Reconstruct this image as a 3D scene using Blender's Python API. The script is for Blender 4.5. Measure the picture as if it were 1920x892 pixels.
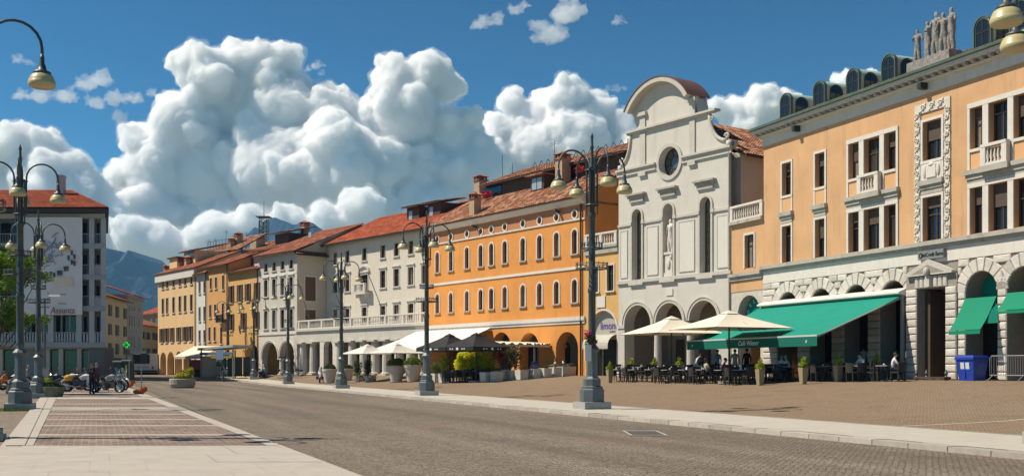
import bpy, bmesh, math, random
from mathutils import Vector, Matrix, noise, geometry
random.seed(7)
R = math.radians
for o in list(bpy.data.objects): bpy.data.objects.remove(o)
scn = bpy.context.scene
COL = scn.collection

# ---------------------------------------------------------------- camera
F, CX, HY, EYE = 2000.0, 960.0, 690.0, 1.5
cam_d = bpy.data.cameras.new('camera'); cam = bpy.data.objects.new('camera', cam_d); COL.objects.link(cam)
cam.location = (0, 0, EYE); cam.rotation_euler = (R(90), 0, 0)
cam_d.sensor_width = 36; cam_d.lens = 36*F/1920; cam_d.shift_y = (HY-446)/1920
cam_d.clip_start = .1; cam_d.clip_end = 60000
scn.camera = cam
# ---------------------------------------------------------------- sky and sun
SUN_EL, SUN_AZ = R(53), R(1)            # high, from the left and a little ahead
sdir = Vector((-math.cos(SUN_EL)*math.cos(SUN_AZ), math.cos(SUN_EL)*math.sin(SUN_AZ), math.sin(SUN_EL)))
world = bpy.data.worlds.new('World'); scn.world = world; world.use_nodes = True
wn = world.node_tree; wbg = wn.nodes['Background']
sky = wn.nodes.new('ShaderNodeTexSky'); sky.sky_type = 'NISHITA'; sky.sun_disc = False
sky.sun_elevation = SUN_EL; sky.sun_rotation = math.atan2(sdir.x, sdir.y)
sky.altitude = 2500; sky.air_density = 1.0; sky.dust_density = 0.15; sky.ozone_density = 3.0
gm = wn.nodes.new('ShaderNodeGamma'); gm.inputs[1].default_value = 1.45          # deep polarised blue, the whole sky alike
tn = wn.nodes.new('ShaderNodeVectorMath'); tn.operation = 'MULTIPLY'; tn.inputs[1].default_value = (.185, .425, .40)
wn.links.new(sky.outputs[0], gm.inputs[0]); wn.links.new(gm.outputs[0], tn.inputs[0])
wn.links.new(tn.outputs[0], wbg.inputs[0]); wbg.inputs[1].default_value = 0.085
scn.cycles.volume_bounces = 28; scn.cycles.max_bounces = 28; scn.cycles.diffuse_bounces = 3; scn.cycles.glossy_bounces = 3
scn.cycles.use_denoising = True
sl = bpy.data.lights.new('sun', 'SUN'); so = bpy.data.objects.new('sun', sl); COL.objects.link(so)
sl.energy = 5.0; sl.angle = R(.53); sl.color = (1, .90, .74)
so.rotation_euler = (-sdir).to_track_quat('-Z', 'Y').to_euler(); so.location = (-40, 10, 60)
scn.view_settings.view_transform = 'Standard'; scn.view_settings.look = 'None'
scn.view_settings.exposure = 0.36; scn.view_settings.gamma = 1.0; scn.view_settings.use_curve_mapping = False

# ---------------------------------------------------------------- helpers
def P(px, py, Y): return Vector(((px-CX)/F*Y, Y, EYE+(HY-py)/F*Y))
def link(o): COL.objects.link(o); return o
def mesh(name, verts, faces, mats, smooth=False, fmat=None):
    me = bpy.data.meshes.new(name); me.from_pydata([tuple(v) for v in verts], [], faces)
    for m in (mats if isinstance(mats, (list, tuple)) else [mats]): me.materials.append(m)
    if fmat: me.polygons.foreach_set('material_index', fmat)
    if smooth: me.polygons.foreach_set('use_smooth', [True]*len(me.polygons))
    me.update(); return me
def tag(o, label, cat, group=None, kind=None):
    if label: o['label'] = label
    if cat: o['category'] = cat
    if group: o['group'] = group
    if kind: o['kind'] = kind
    return o
def empty(name, loc, rz=0, label=None, cat=None, group=None):
    o = link(bpy.data.objects.new(name, None)); o.location = loc; o.rotation_euler = (0, 0, rz); o.empty_display_size = .2
    return tag(o, label, cat, group)
def put(name, me, parent=None, loc=(0, 0, 0), rz=0, scale=None):
    o = link(bpy.data.objects.new(name, me)); o.parent = parent; o.location = loc
    if rz: o.rotation_euler = (0, 0, rz)
    if scale: o.scale = scale
    return o
def copy_tree(o, parent=None):
    c = o.copy(); COL.objects.link(c); c.parent = parent
    for ch in o.children: copy_tree(ch, c)
    return c
class MB:
    """collects shapes; build() links them as one mesh object"""
    def __init__(s): s.v = []; s.f = []; s.m = []; s.mi = 0
    def add(s, vs, fs):
        b = len(s.v); s.v += [tuple(v) for v in vs]
        for f in fs: s.f.append([i+b for i in f]); s.m.append(s.mi)
        return s
    def mat(s, i): s.mi = i; return s
    def box(s, x0, x1, y0, y1, z0, z1, taper=0):
        t = taper
        vs = [(x0, y0, z0), (x1, y0, z0), (x1, y1, z0), (x0, y1, z0), (x0+t, y0+t, z1), (x1-t, y0+t, z1), (x1-t, y1-t, z1), (x0+t, y1-t, z1)]
        return s.add(vs, [(0, 3, 2, 1), (4, 5, 6, 7), (0, 1, 5, 4), (1, 2, 6, 5), (2, 3, 7, 6), (3, 0, 4, 7)])
    def lathe(s, prof, n=12, c=(0, 0, 0), ax=None, a0=0):
        """prof = [(r, z)...] about z, capped"""
        vs = []; fs = []; k = len(prof)
        for (r, z) in prof:
            for i in range(n):
                a = a0+2*math.pi*i/n; vs.append((r*math.cos(a), r*math.sin(a), z))
        for j in range(k-1):
            for i in range(n):
                a, b = j*n+i, j*n+(i+1) % n; fs.append((a, b, b+n, a+n))
        fs.append(tuple(range(n))[::-1]); fs.append(tuple((k-1)*n+i for i in range(n)))
        M = Matrix.Translation(c)
        if ax is not None: M = M @ Vector(ax).to_track_quat('Z', 'Y').to_matrix().to_4x4()
        return s.add([M @ Vector(v) for v in vs], fs)
    def tube(s, pts, r, n=6, closed=False):
        pts = [Vector(p) for p in pts]; k = len(pts)
        rs = r if isinstance(r, (list, tuple)) else [r]*k
        vs = []; fs = []; prev = None
        for i, p in enumerate(pts):
            if closed: t = pts[(i+1) % k]-pts[i-1]
            else: t = pts[min(i+1, k-1)]-pts[max(i-1, 0)]
            t.normalize()
            if prev is None:
                u = t.orthogonal().normalized()
            else:
                u = prev-t*prev.dot(t)
                u = u.normalized() if u.length > 1e-6 else t.orthogonal().normalized()
            prev = u; w = t.cross(u)
            for j in range(n):
                a = 2*math.pi*j/n; vs.append(p+(u*math.cos(a)+w*math.sin(a))*rs[i])
        for i in range(k if closed else k-1):
            for j in range(n):
                a = i*n+j; b = i*n+(j+1) % n; c2 = ((i+1) % k)*n
                fs.append((a, b, c2+(j+1) % n, c2+j))
        if not closed: fs.append(tuple(range(n))[::-1]); fs.append(tuple((k-1)*n+j for j in range(n)))
        return s.add(vs, fs)
    def ball(s, c, r, n=8, m=6):
        r = r if isinstance(r, (list, tuple)) else (r, r, r)
        vs = [(c[0], c[1], c[2]+r[2])]; fs = []
        for j in range(1, m):
            t = math.pi*j/m
            for i in range(n):
                a = 2*math.pi*i/n; vs.append((c[0]+r[0]*math.sin(t)*math.cos(a), c[1]+r[1]*math.sin(t)*math.sin(a), c[2]+r[2]*math.cos(t)))
        vs.append((c[0], c[1], c[2]-r[2])); e = len(vs)-1
        for i in range(n): fs.append((0, 1+i, 1+(i+1) % n)); fs.append((e, e-n+(i+1) % n, e-n+i))
        for j in range(m-2):
            for i in range(n):
                a = 1+j*n+i; b = 1+j*n+(i+1) % n; fs.append((a, a+n, b+n, b))
        return s.add(vs, fs)
    def prism(s, poly, y0, y1):
        """poly in (x, z), extruded along y"""
        k = len(poly); vs = [(x, y0, z) for x, z in poly]+[(x, y1, z) for x, z in poly]
        fs = [tuple(range(k)), tuple(range(k, 2*k))[::-1]]
        for i in range(k): j = (i+1) % k; fs.append((i, i+k, j+k, j))
        return s.add(vs, fs)
    def prismz(s, poly, z0, z1):
        k = len(poly); vs = [(x, y, z0) for x, y in poly]+[(x, y, z1) for x, y in poly]
        fs = [tuple(range(k))[::-1], tuple(range(k, 2*k))]
        for i in range(k): j = (i+1) % k; fs.append((i, j, j+k, i+k))
        return s.add(vs, fs)
    def prismx(s, poly, x0, x1):
        """poly in (y, z), extruded along x"""
        k = len(poly); vs = [(x0, y, z) for y, z in poly]+[(x1, y, z) for y, z in poly]
        fs = [tuple(range(k)), tuple(range(k, 2*k))[::-1]]
        for i in range(k): j = (i+1) % k; fs.append((i, i+k, j+k, j))
        return s.add(vs, fs)
    def ring(s, outer, inner, y0, y1, closed=True):
        """flat band between two outlines in (x, z), from y0 (front) to y1"""
        k = len(outer); vs = [(x, y0, z) for x, z in outer]+[(x, y0, z) for x, z in inner]+[(x, y1, z) for x, z in outer]+[(x, y1, z) for x, z in inner]
        fs = []
        for i in range(k if closed else k-1):
            j = (i+1) % k
            fs += [(i, j, k+j, k+i), (2*k+i, i, k+i, 3*k+i) if False else (i, 2*k+i, 2*k+j, j), (k+i, k+j, 3*k+j, 3*k+i)]
        if not closed:
            fs += [(0, k, 3*k, 2*k), (k-1, 3*k-1, 4*k-1, 2*k-1)]
        return s.add(vs, fs)
    def me(s, name, mats, smooth=False):
        return mesh(name, s.v, s.f, mats, smooth, s.m if any(s.m) else None)
    def build(s, name, mats, parent=None, loc=(0, 0, 0), rz=0, smooth=False):
        me = s.me(name, mats, smooth); bm = bmesh.new(); bm.from_mesh(me)
        bmesh.ops.recalc_face_normals(bm, faces=bm.faces); bm.to_mesh(me); bm.free()
        return put(name, me, parent, loc, rz)

# ---------------------------------------------------------------- materials
def nodes(m):
    m.use_nodes = True; nt = m.node_tree; return nt, nt.nodes['Principled BSDF']
MATS = {}
def mat(name, col, rough=.7, var=.0, scale=3.0, bump=0.0, bscale=None, dirt=None, dscale=.6, damt=.5, metal=0.0, spec=.35, trans=0.0, streak=False, rnd=0.0):
    """procedural surface: base colour, fine and coarse noise, optional stains of a second colour, bump"""
    if name in MATS: return MATS[name]
    m = bpy.data.materials.new(name); MATS[name] = m; nt, b = nodes(m); N = nt.nodes.new; L = nt.links.new
    b.inputs['Roughness'].default_value = rough; b.inputs['Metallic'].default_value = metal
    b.inputs['Specular IOR Level'].default_value = spec
    c4 = (*col, 1); b.inputs['Base Color'].default_value = c4
    m.diffuse_color = c4
    if not (var or bump or dirt or rnd): return m
    tc = N('ShaderNodeTexCoord'); geo = N('ShaderNodeNewGeometry')
    src = geo.outputs['Position']
    out = None
    if var:
        n1 = N('ShaderNodeTexNoise'); n1.inputs['Scale'].default_value = scale; n1.inputs['Detail'].default_value = 6; n1.inputs['Roughness'].default_value = .65
        L(src, n1.inputs['Vector'])
        r = N('ShaderNodeMapRange'); r.inputs[1].default_value = .25; r.inputs[2].default_value = .75; r.inputs[3].default_value = 1-var; r.inputs[4].default_value = 1+var
        L(n1.outputs[0], r.inputs[0])
        mx = N('ShaderNodeVectorMath'); mx.operation = 'SCALE'; mx.inputs[0].default_value = col
        L(r.outputs[0], mx.inputs['Scale']); out = mx.outputs[0]
    if rnd:
        oi = N('ShaderNodeObjectInfo'); r = N('ShaderNodeMapRange'); r.inputs[3].default_value = 1-rnd; r.inputs[4].default_value = 1+rnd
        L(oi.outputs['Random'], r.inputs[0])
        mx = N('ShaderNodeVectorMath'); mx.operation = 'SCALE'
        if out: L(out, mx.inputs[0])
        else: mx.inputs[0].default_value = col
        L(r.outputs[0], mx.inputs['Scale']); out = mx.outputs[0]
    if dirt:
        n2 = N('ShaderNodeTexNoise'); n2.inputs['Scale'].default_value = dscale; n2.inputs['Detail'].default_value = 7; n2.inputs['Roughness'].default_value = .7
        if streak:
            mp = N('ShaderNodeMapping'); mp.inputs['Scale'].default_value = (3.5, 3.5, .35); L(src, mp.inputs[0]); L(mp.outputs[0], n2.inputs['Vector'])
        else: L(src, n2.inputs['Vector'])
        cr = N('ShaderNodeMapRange'); cr.interpolation_type = 'SMOOTHSTEP'; cr.inputs[1].default_value = .5; cr.inputs[2].default_value = .78; cr.inputs[4].default_value = damt
        L(n2.outputs[0], cr.inputs[0])
        mi = N('ShaderNodeMix'); mi.data_type = 'RGBA'; L(cr.outputs[0], mi.inputs[0])
        if out: L(out, mi.inputs[6])
        else: mi.inputs[6].default_value = c4
        mi.inputs[7].default_value = (*dirt, 1); out = mi.outputs[2]
    if out: L(out, b.inputs['Base Color'])
    if bump:
        n3 = N('ShaderNodeTexNoise'); n3.inputs['Scale'].default_value = bscale or scale*4; n3.inputs['Detail'].default_value = 5
        L(src, n3.inputs['Vector'])
        bp = N('ShaderNodeBump'); bp.inputs['Strength'].default_value = bump; bp.inputs['Distance'].default_value = .03
        L(n3.outputs[0], bp.inputs['Height']); L(bp.outputs[0], b.inputs['Normal'])
    return m

def leafmat(name, col, var=.4, scale=5.0, trl=.35):
    """leaf: light passes through it"""
    if name in MATS: return MATS[name]
    m = mat(name, col, .6, var, scale); nt = m.node_tree; N = nt.nodes.new; L = nt.links.new; b = nt.nodes['Principled BSDF']; out = nt.nodes['Material Output']
    t = N('ShaderNodeBsdfTranslucent'); src = b.inputs['Base Color'].links[0].from_socket
    k = N('ShaderNodeVectorMath'); k.operation = 'MULTIPLY'; k.inputs[1].default_value = (1.5, 1.35, .6); L(src, k.inputs[0]); L(k.outputs[0], t.inputs[0])
    x = N('ShaderNodeMixShader'); x.inputs[0].default_value = trl; L(b.outputs[0], x.inputs[1]); L(t.outputs[0], x.inputs[2]); L(x.outputs[0], out.inputs['Surface']); return m
# ---------------------------------------------------------------- plan of the square
TX, TY = -.363, .932                                   # street direction; a runs along it, b across it to the right
def bend(a): return -.0014*max(0, a-95)**2
def ab(x, y): 
    a = TX*x+TY*y; return a, TY*x-TX*y-bend(a)
def xy(a, b):
    b = b+bend(a); return TX*a+TY*b, TY*a-TX*b
def ss(t): t = min(1, max(0, t)); return t*t*(3-2*t)
BF = [(-60, 37.8), (58.3, 37.7), (68.9, 35.1), (94.5, 28.5), (117.6, 21.2), (127, 19.2), (158, 16), (400, 16)]
def bfac(a):
    for (a0, b0), (a1, b1) in zip(BF, BF[1:]):
        if a <= a1: return b0+(b1-b0)*(a-a0)/(a1-a0)
    return 16
def g(x, y):
    a, b = ab(x, y); r1 = .6*ss((a-95)/60)
    zf = .95-.2*ss((a-80)/40)
    t = (b-18)/max(1.5, bfac(a)-18)
    return r1+(max(zf, r1)-r1)*ss(t)
def gp(px, Y): x = (px-CX)/F*Y; return Vector((x, Y, g(x, Y)))
def onroad(px, py): Y = EYE*F/(py-HY); return (px-CX)/F*Y, Y      # flat near ground

def cobble(name, ca, cb, cj, scale, bumpk=.6, patch=None, pscale=.12, pamt=.5, rand=.0):
    m = bpy.data.materials.new(name); MATS[name] = m; nt, b = nodes(m); N = nt.nodes.new; L = nt.links.new
    geo = N('ShaderNodeNewGeometry'); mp = N('ShaderNodeMapping'); mp.inputs['Rotation'].default_value = (0, 0, R(21.3)); mp.inputs['Scale'].default_value = (1, 1, .001)
    L(geo.outputs['Position'], mp.inputs[0])
    v = N('ShaderNodeTexVoronoi'); v.inputs['Scale'].default_value = scale; v.inputs['Randomness'].default_value = .5; L(mp.outputs[0], v.inputs['Vector'])
    e = N('ShaderNodeTexVoronoi'); e.feature = 'DISTANCE_TO_EDGE'; e.inputs['Scale'].default_value = scale; e.inputs['Randomness'].default_value = .5; L(mp.outputs[0], e.inputs['Vector'])
    sp = N('ShaderNodeSeparateColor'); L(v.outputs['Color'], sp.inputs[0])
    mi = N('ShaderNodeMix'); mi.data_type = 'RGBA'; mi.inputs[6].default_value = (*ca, 1); mi.inputs[7].default_value = (*cb, 1); L(sp.outputs[0], mi.inputs[0])
    out = mi.outputs[2]
    for col, sc, am, lo in ((patch, pscale, pamt, .48), (tuple(c*.55 for c in ca), .7, .45, .5), (tuple(min(1, c*1.45) for c in cb), 2.6, .3, .52)):
        if col is None: continue
        n = N('ShaderNodeTexNoise'); n.inputs['Scale'].default_value = sc; n.inputs['Detail'].default_value = 6; n.inputs['Roughness'].default_value = .62; L(geo.outputs['Position'], n.inputs['Vector'])
        r = N('ShaderNodeMapRange'); r.interpolation_type = 'SMOOTHSTEP'; r.inputs[1].default_value = lo; r.inputs[2].default_value = lo+.22; r.inputs[4].default_value = am; L(n.outputs[0], r.inputs[0])
        k = N('ShaderNodeMix'); k.data_type = 'RGBA'; L(r.outputs[0], k.inputs[0]); L(out, k.inputs[6]); k.inputs[7].default_value = (*col, 1); out = k.outputs[2]
    if bumpk > .6:                                       # worn wheel tracks running with the street
        m1 = N('ShaderNodeMapping'); m1.inputs['Rotation'].default_value = (0, 0, R(-21.3)); L(geo.outputs['Position'], m1.inputs[0])
        m2 = N('ShaderNodeMapping'); m2.inputs['Scale'].default_value = (.75, .035, 0); L(m1.outputs[0], m2.inputs[0])
        n = N('ShaderNodeTexNoise'); n.inputs['Scale'].default_value = 1; n.inputs['Detail'].default_value = 4; L(m2.outputs[0], n.inputs['Vector'])
        r = N('ShaderNodeMapRange'); r.inputs[1].default_value = .35; r.inputs[2].default_value = .65; r.inputs[3].default_value = .74; r.inputs[4].default_value = 1.22; L(n.outputs[0], r.inputs[0])
        k = N('ShaderNodeVectorMath'); k.operation = 'SCALE'; L(out, k.inputs[0]); L(r.outputs[0], k.inputs['Scale']); out = k.outputs[0]
    r = N('ShaderNodeMapRange'); r.inputs[1].default_value = .02; r.inputs[2].default_value = .12; L(e.outputs['Distance'], r.inputs[0])
    k = N('ShaderNodeMix'); k.data_type = 'RGBA'; L(r.outputs[0], k.inputs[0]); k.inputs[6].default_value = (*cj, 1); L(out, k.inputs[7])
    L(k.outputs[2], b.inputs['Base Color'])
    ad = N('ShaderNodeMath'); ad.operation = 'ADD'; L(r.outputs[0], ad.inputs[0]); L(sp.outputs[1], ad.inputs[1])
    bp = N('ShaderNodeBump'); bp.inputs['Strength'].default_value = bumpk; bp.inputs['Distance'].default_value = .02; L(ad.outputs[0], bp.inputs['Height']); L(bp.outputs[0], b.inputs['Normal'])
    b.inputs['Roughness'].default_value = .75; b.inputs['Specular IOR Level'].default_value = .3
    return m
m_road = cobble('road_cobbles', (.165, .134, .100), (.245, .202, .152), (.108, .086, .063), 10, .65, (.26, .168, .13), .13, .65)
m_piazza = cobble('square_cobbles', (.215, .15, .094), (.285, .203, .13), (.155, .108, .069), 10, .45, (.26, .205, .15), .10, .5)
m_leftp = cobble('left_cobbles', (.20, .155, .11), (.28, .22, .165), (.13, .10, .075), 8.5, .5, (.18, .17, .105), .2, .5)
m_slab = mat('pale_slab', (.42, .378, .32), .75, .10, 2.2, .15, 30, (.33, .29, .24), .9, .45)
m_slab2 = mat('walk_slab', (.45, .42, .355), .75, .10, 1.8, .15, 30, (.36, .33, .27), .8, .35)
m_kerb = mat('kerb_stone', (.40, .36, .30), .8, .15, 5, .3, 40, (.22, .19, .16), 1.5, .5, rnd=.14)
m_earth = mat('earth', (.26, .25, .17), .9, .3, .05)

def ribbon(name, b0, b1, a0, a1, na, nb, dz, m, kind='structure', parent=None):
    vs = []; fs = []
    for i in range(na+1):
        a = a0+(a1-a0)*i/na
        for j in range(nb+1):
            b = b0+(b1-b0)*j/nb; x, y = xy(a, b); vs.append((x, y, g(x, y)+dz))
    for i in range(na):
        for j in range(nb):
            k = i*(nb+1)+j; fs.append((k, k+1, k+nb+2, k+nb+1))
    o = put(name, mesh(name, vs, fs, m, True), parent)
    if kind and not parent: o['kind'] = kind
    return o
o = put('ground', mesh('ground', [(-30000, -3000, -.5), (30000, -3000, -.5), (30000, 40000, -.5), (-30000, 40000, -.5)], [(0, 1, 2, 3)], m_earth)); o['kind'] = 'structure'
ribbon('road', 3.2, 14.2, -15, 330, 140, 8, 0, m_road)
ribbon('square_pavement', 14.19, 90, -15, 230, 120, 40, -.004, m_piazza)
ribbon('left_square_pavement', -90, 3.21, -15, 330, 120, 30, -.02, m_leftp)
walk = ribbon('raised_walk', 14.62, 18.0, -15, 150, 110, 3, .10, m_slab2)
# kerb stones of the right walk, each one laid by itself
kv = MB().box(-.496, .496, -.2, .2, -.25, .10, .008).me('kerb_stone', m_kerb)
for i in range(118):
    a = 8+i*1.0; x, y = xy(a+.5, 14.42); x2, y2 = xy(a+1, 14.42)
    o = put('kerb_stone', kv, walk, (x, y, g(x, y)+random.uniform(-.008, .008)), math.atan2(y2-y, x2-x))
# inner edge of the walk
mb = MB()
for i in range(80):
    a = -10+i*2; 
    (x0, y0), (x1, y1) = xy(a, 18.0), xy(a+2, 18.0); (x2, y2), (x3, y3) = xy(a+2, 18.12), xy(a, 18.12)
    z = .106; mb.add([(x0, y0, g(x0, y0)+z), (x1, y1, g(x1, y1)+z), (x2, y2, g(x2, y2)+z), (x3, y3, g(x3, y3)+z), (x2, y2, g(x2, y2)-.1), (x3, y3, g(x3, y3)-.1)], [(0, 1, 2, 3), (3, 2, 4, 5)])
mb.build('walk_edge', m_kerb, walk)

# the brick parking strip on the left: its corners stand where the lines of the photograph meet the flat ground
def brickmat():
    m = bpy.data.materials.new('brick_paving'); nt, b = nodes(m); N = nt.nodes.new; L = nt.links.new
    geo = N('ShaderNodeNewGeometry'); mp = N('ShaderNodeMapping'); mp.inputs['Rotation'].default_value = (0, 0, R(68.7)); L(geo.outputs['Position'], mp.inputs[0])
    t = N('ShaderNodeTexBrick'); t.inputs['Color1'].default_value = (.16, .108, .082, 1); t.inputs['Color2'].default_value = (.245, .17, .13, 1); t.inputs['Mortar'].default_value = (.29, .225, .17, 1)
    t.inputs['Scale'].default_value = 1; t.inputs['Mortar Size'].default_value = .009; t.inputs['Brick Width'].default_value = .30; t.inputs['Row Height'].default_value = .135; t.inputs['Bias'].default_value = -.1; t.offset = .5
    L(mp.outputs[0], t.inputs['Vector'])
    n = N('ShaderNodeTexNoise'); n.inputs['Scale'].default_value = .8; n.inputs['Detail'].default_value = 6; L(geo.outputs['Position'], n.inputs['Vector'])
    r = N('ShaderNodeMapRange'); r.inputs[1].default_value = .3; r.inputs[2].default_value = .7; r.inputs[3].default_value = .68; r.inputs[4].default_value = 1.25; L(n.outputs[0], r.inputs[0])
    k = N('ShaderNodeVectorMath'); k.operation = 'SCALE'; L(t.outputs[0], k.inputs[0]); L(r.outputs[0], k.inputs['Scale']); L(k.outputs[0], b.inputs['Base Color'])
    bp = N('ShaderNodeBump'); bp.inputs['Strength'].default_value = .5; bp.inputs['Distance'].default_value = .012; bp.invert = True; L(t.outputs['Fac'], bp.inputs['Height']); L(bp.outputs[0], b.inputs['Normal'])
    b.inputs['Roughness'].default_value = .8; return m
m_brick = brickmat()
def lx(py): return 63+(839-py)*.4725                     # left edge of the bricks
def rx(py): return 280+(py-750)*2.494                    # right edge of the bricks
def ox(py): return 283+(py-743)*2.55
def quad(name, pts, z, m, parent=None, kind='structure', th=0):
    v = []
    for p in pts: x, y = onroad(*p); v.append((x, y, z))
    mb = MB()
    if th: mb.prismz([(p[0], p[1]) for p in v], z-th, z)
    else: mb.add(v, [(0, 1, 2, 3)])
    o = mb.build(name, m, parent)
    if kind and not parent: o['kind'] = kind
    return o
strip = quad('parking_strip', [(-208, 1100), (ox(1100)+20, 1100), (ox(722), 722), (94, 722)], .03, m_kerb, th=.05)
rows = [839, 819.0, 816.7, 801.2, 799.4, 789, 787.6, 778.6, 777.2, 770.5, 765, 758.8, 757.8, 749, 745.5, 739, 737, 731, 729.5, 724]
for i in range(0, len(rows), 2):
    y0, y1 = rows[i], rows[i+1]
    quad('brick_panel', [(lx(y0), y0), (rx(y0), y0), (rx(y1), y1), (lx(y1), y1)], .038, m_brick, strip)
    if i+2 < len(rows):
        y2 = rows[i+2]; quad('pale_band', [(lx(y1), y1), (rx(y1), y1), (rx(y2), y2), (lx(y2), y2)], .042, m_slab, strip)
# edge slabs, laid one after another
def slabs(fa, fb, ys):
    for y0, y1 in zip(ys, ys[1:]):
        e = (y0-y1)*.004
        quad('edge_slab', [(fa(y0-e), y0-e), (fb(y0-e), y0-e), (fb(y1+e), y1+e), (fa(y1+e), y1+e)], .044+random.uniform(-.002, .002), m_slab, strip)
ysl = [EYE*F/Y+HY for Y in [20.2+1.6*i for i in range(22)]]
slabs(lambda y: rx(y)+.5, lambda y: ox(y)-1, ysl)
slabs(lambda y: lx(y)-15-(839-y)*-.02, lambda y: lx(y)-1, ysl)
slabs(lambda y: 0-(y-857)*.79-6, lambda y: lx(y)-17, ysl)
# the big pale slabs in front
yf = [EYE*F/Y+HY for Y in (7.0, 8.6, 10.2, 11.8, 13.4, 15.0, 16.6, 18.2, 20.1)]
for r_, (y0, y1) in enumerate(zip(yf, yf[1:])):
    xa, xb = lx(839)-60, ox(839)
    n = 6
    for j in range(n):
        def ex(py, f): 
            l, r2 = (lx(py)-(py-839)*.75-20, ox(py)-1.5); return l+(r2-l)*f
        f0, f1 = (j-.35*(r_ % 2 > 0 and j > 0))/n, (j+1-.35*(r_ % 2 > 0 and j < n-1))/n
        quad('front_slab', [(ex(y0, f0+.0003), y0-.04), (ex(y0, f1-.0003), y0-.04), (ex(y1, f1-.0003), y1+.02), (ex(y1, f0+.0003), y1+.02)], .046+random.uniform(-.002, .002), m_slab, strip)
# drain cover in the road, pale strip in the square
m_iron = mat('cast_iron', (.10, .095, .09), .6, .2, 8, metal=.3)
dr = empty('drain_cover', (*onroad(1208, 812), .004), 0, 'square drain cover with pale stone frame in the road', 'drain cover')
cx_, cy_ = onroad(1208, 812)
mb = MB(); o_ = [(-.42, -.9), (.42, -.9), (.42, .9), (-.42, .9)]; i_ = [(-.36, -.78), (.36, -.78), (.36, .78), (-.36, .78)]
mb.add([(x, y, .012) for x, y in o_]+[(x, y, .012) for x, y in i_], [(0, 1, 5, 4), (1, 2, 6, 5), (2, 3, 7, 6), (3, 0, 4, 7)]); mb.build('frame', m_slab, dr)
mb = MB().box(-.36, .36, -.78, .78, 0, .008); mb.build('lid', m_iron, dr)
mb = MB()
for i in range(30):
    p0, p1 = [(1640+i*10, 801.5-i*.48), (1650+i*10, 801.0-i*.48)]
    v = []
    for (qx, qy) in (p0, p1, (p1[0], p1[1]-1.0), (p0[0], p0[1]-1.0)):
        Y = 30
        for _ in range(12): x = (qx-CX)/F*Y; Y = (EYE-g(x, Y))*F/(qy-HY)
        x = (qx-CX)/F*Y; v.append((x, Y, g(x, Y)+.004))
    mb.add(v, [(0, 1, 2, 3)])
o = mb.build('pale_paving_line', m_slab, None); o['kind'] = 'structure'
# ---------------------------------------------------------------- building kit
class Fac:
    """a facade plane, from its left edge (pixel column, depth) to its right edge"""
    def __init__(s, xl, Dl, xr, Dr, back=0):
        A = Vector(((xl-CX)/F*Dl, Dl)); B = Vector(((xr-CX)/F*Dr, Dr)); u = (B-A); s.L = u.length; u.normalize()
        s.u = u; s.nin = Vector((-u.y, u.x)); s.A = A+s.nin*back; s.ang = math.atan2(u.y, u.x)
    def s_(s, px, back=0):
        k = (px-CX)/F; A = s.A+s.nin*back                # A.x+su.x = k(A.y+su.y)
        return (k*A.y-A.x)/(s.u.x-k*s.u.y)
    def D(s, px, back=0): return (s.A+s.nin*back+s.u*s.s_(px, back)).y
    def z(s, px, py, back=0): return EYE+(HY-py)/F*s.D(px, back)
def arch_poly(x0, x1, z0, z1, n=12):
    r = (x1-x0)/2; c = (x0+x1)/2; zs = z1-r
    return [(x0, z0), (x1, z0)]+[(c+r*math.cos(math.pi*i/n), zs+r*math.sin(math.pi*i/n)) for i in range(n+1)]
def rect_poly(x0, x1, z0, z1): return [(x0, z0), (x1, z0), (x1, z1), (x0, z1)]
def oval(cx, cz, r, rz=None, n=20): return [(cx+r*math.cos(2*math.pi*i/n), cz+(rz or r)*math.sin(2*math.pi*i/n)) for i in range(n)]
def inset(poly, d, sides=None):
    c = Vector((sum(p[0] for p in poly)/len(poly), sum(p[1] for p in poly)/len(poly))); k = len(poly); out = []
    for i in range(k):
        p0, p1, p2 = Vector(poly[i-1]), Vector(poly[i]), Vector(poly[(i+1) % k])
        e1 = (p1-p0); e2 = (p2-p1)
        if e1.length < 1e-6: e1 = e2
        if e2.length < 1e-6: e2 = e1
        n1 = Vector((-e1.y, e1.x)).normalized(); n2 = Vector((-e2.y, e2.x)).normalized()
        m = (n1+n2); m = m/max(.3, m.length_squared)*2
        out.append(tuple(p1+m*d))
    return out
WR = random.Random(77)
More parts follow.
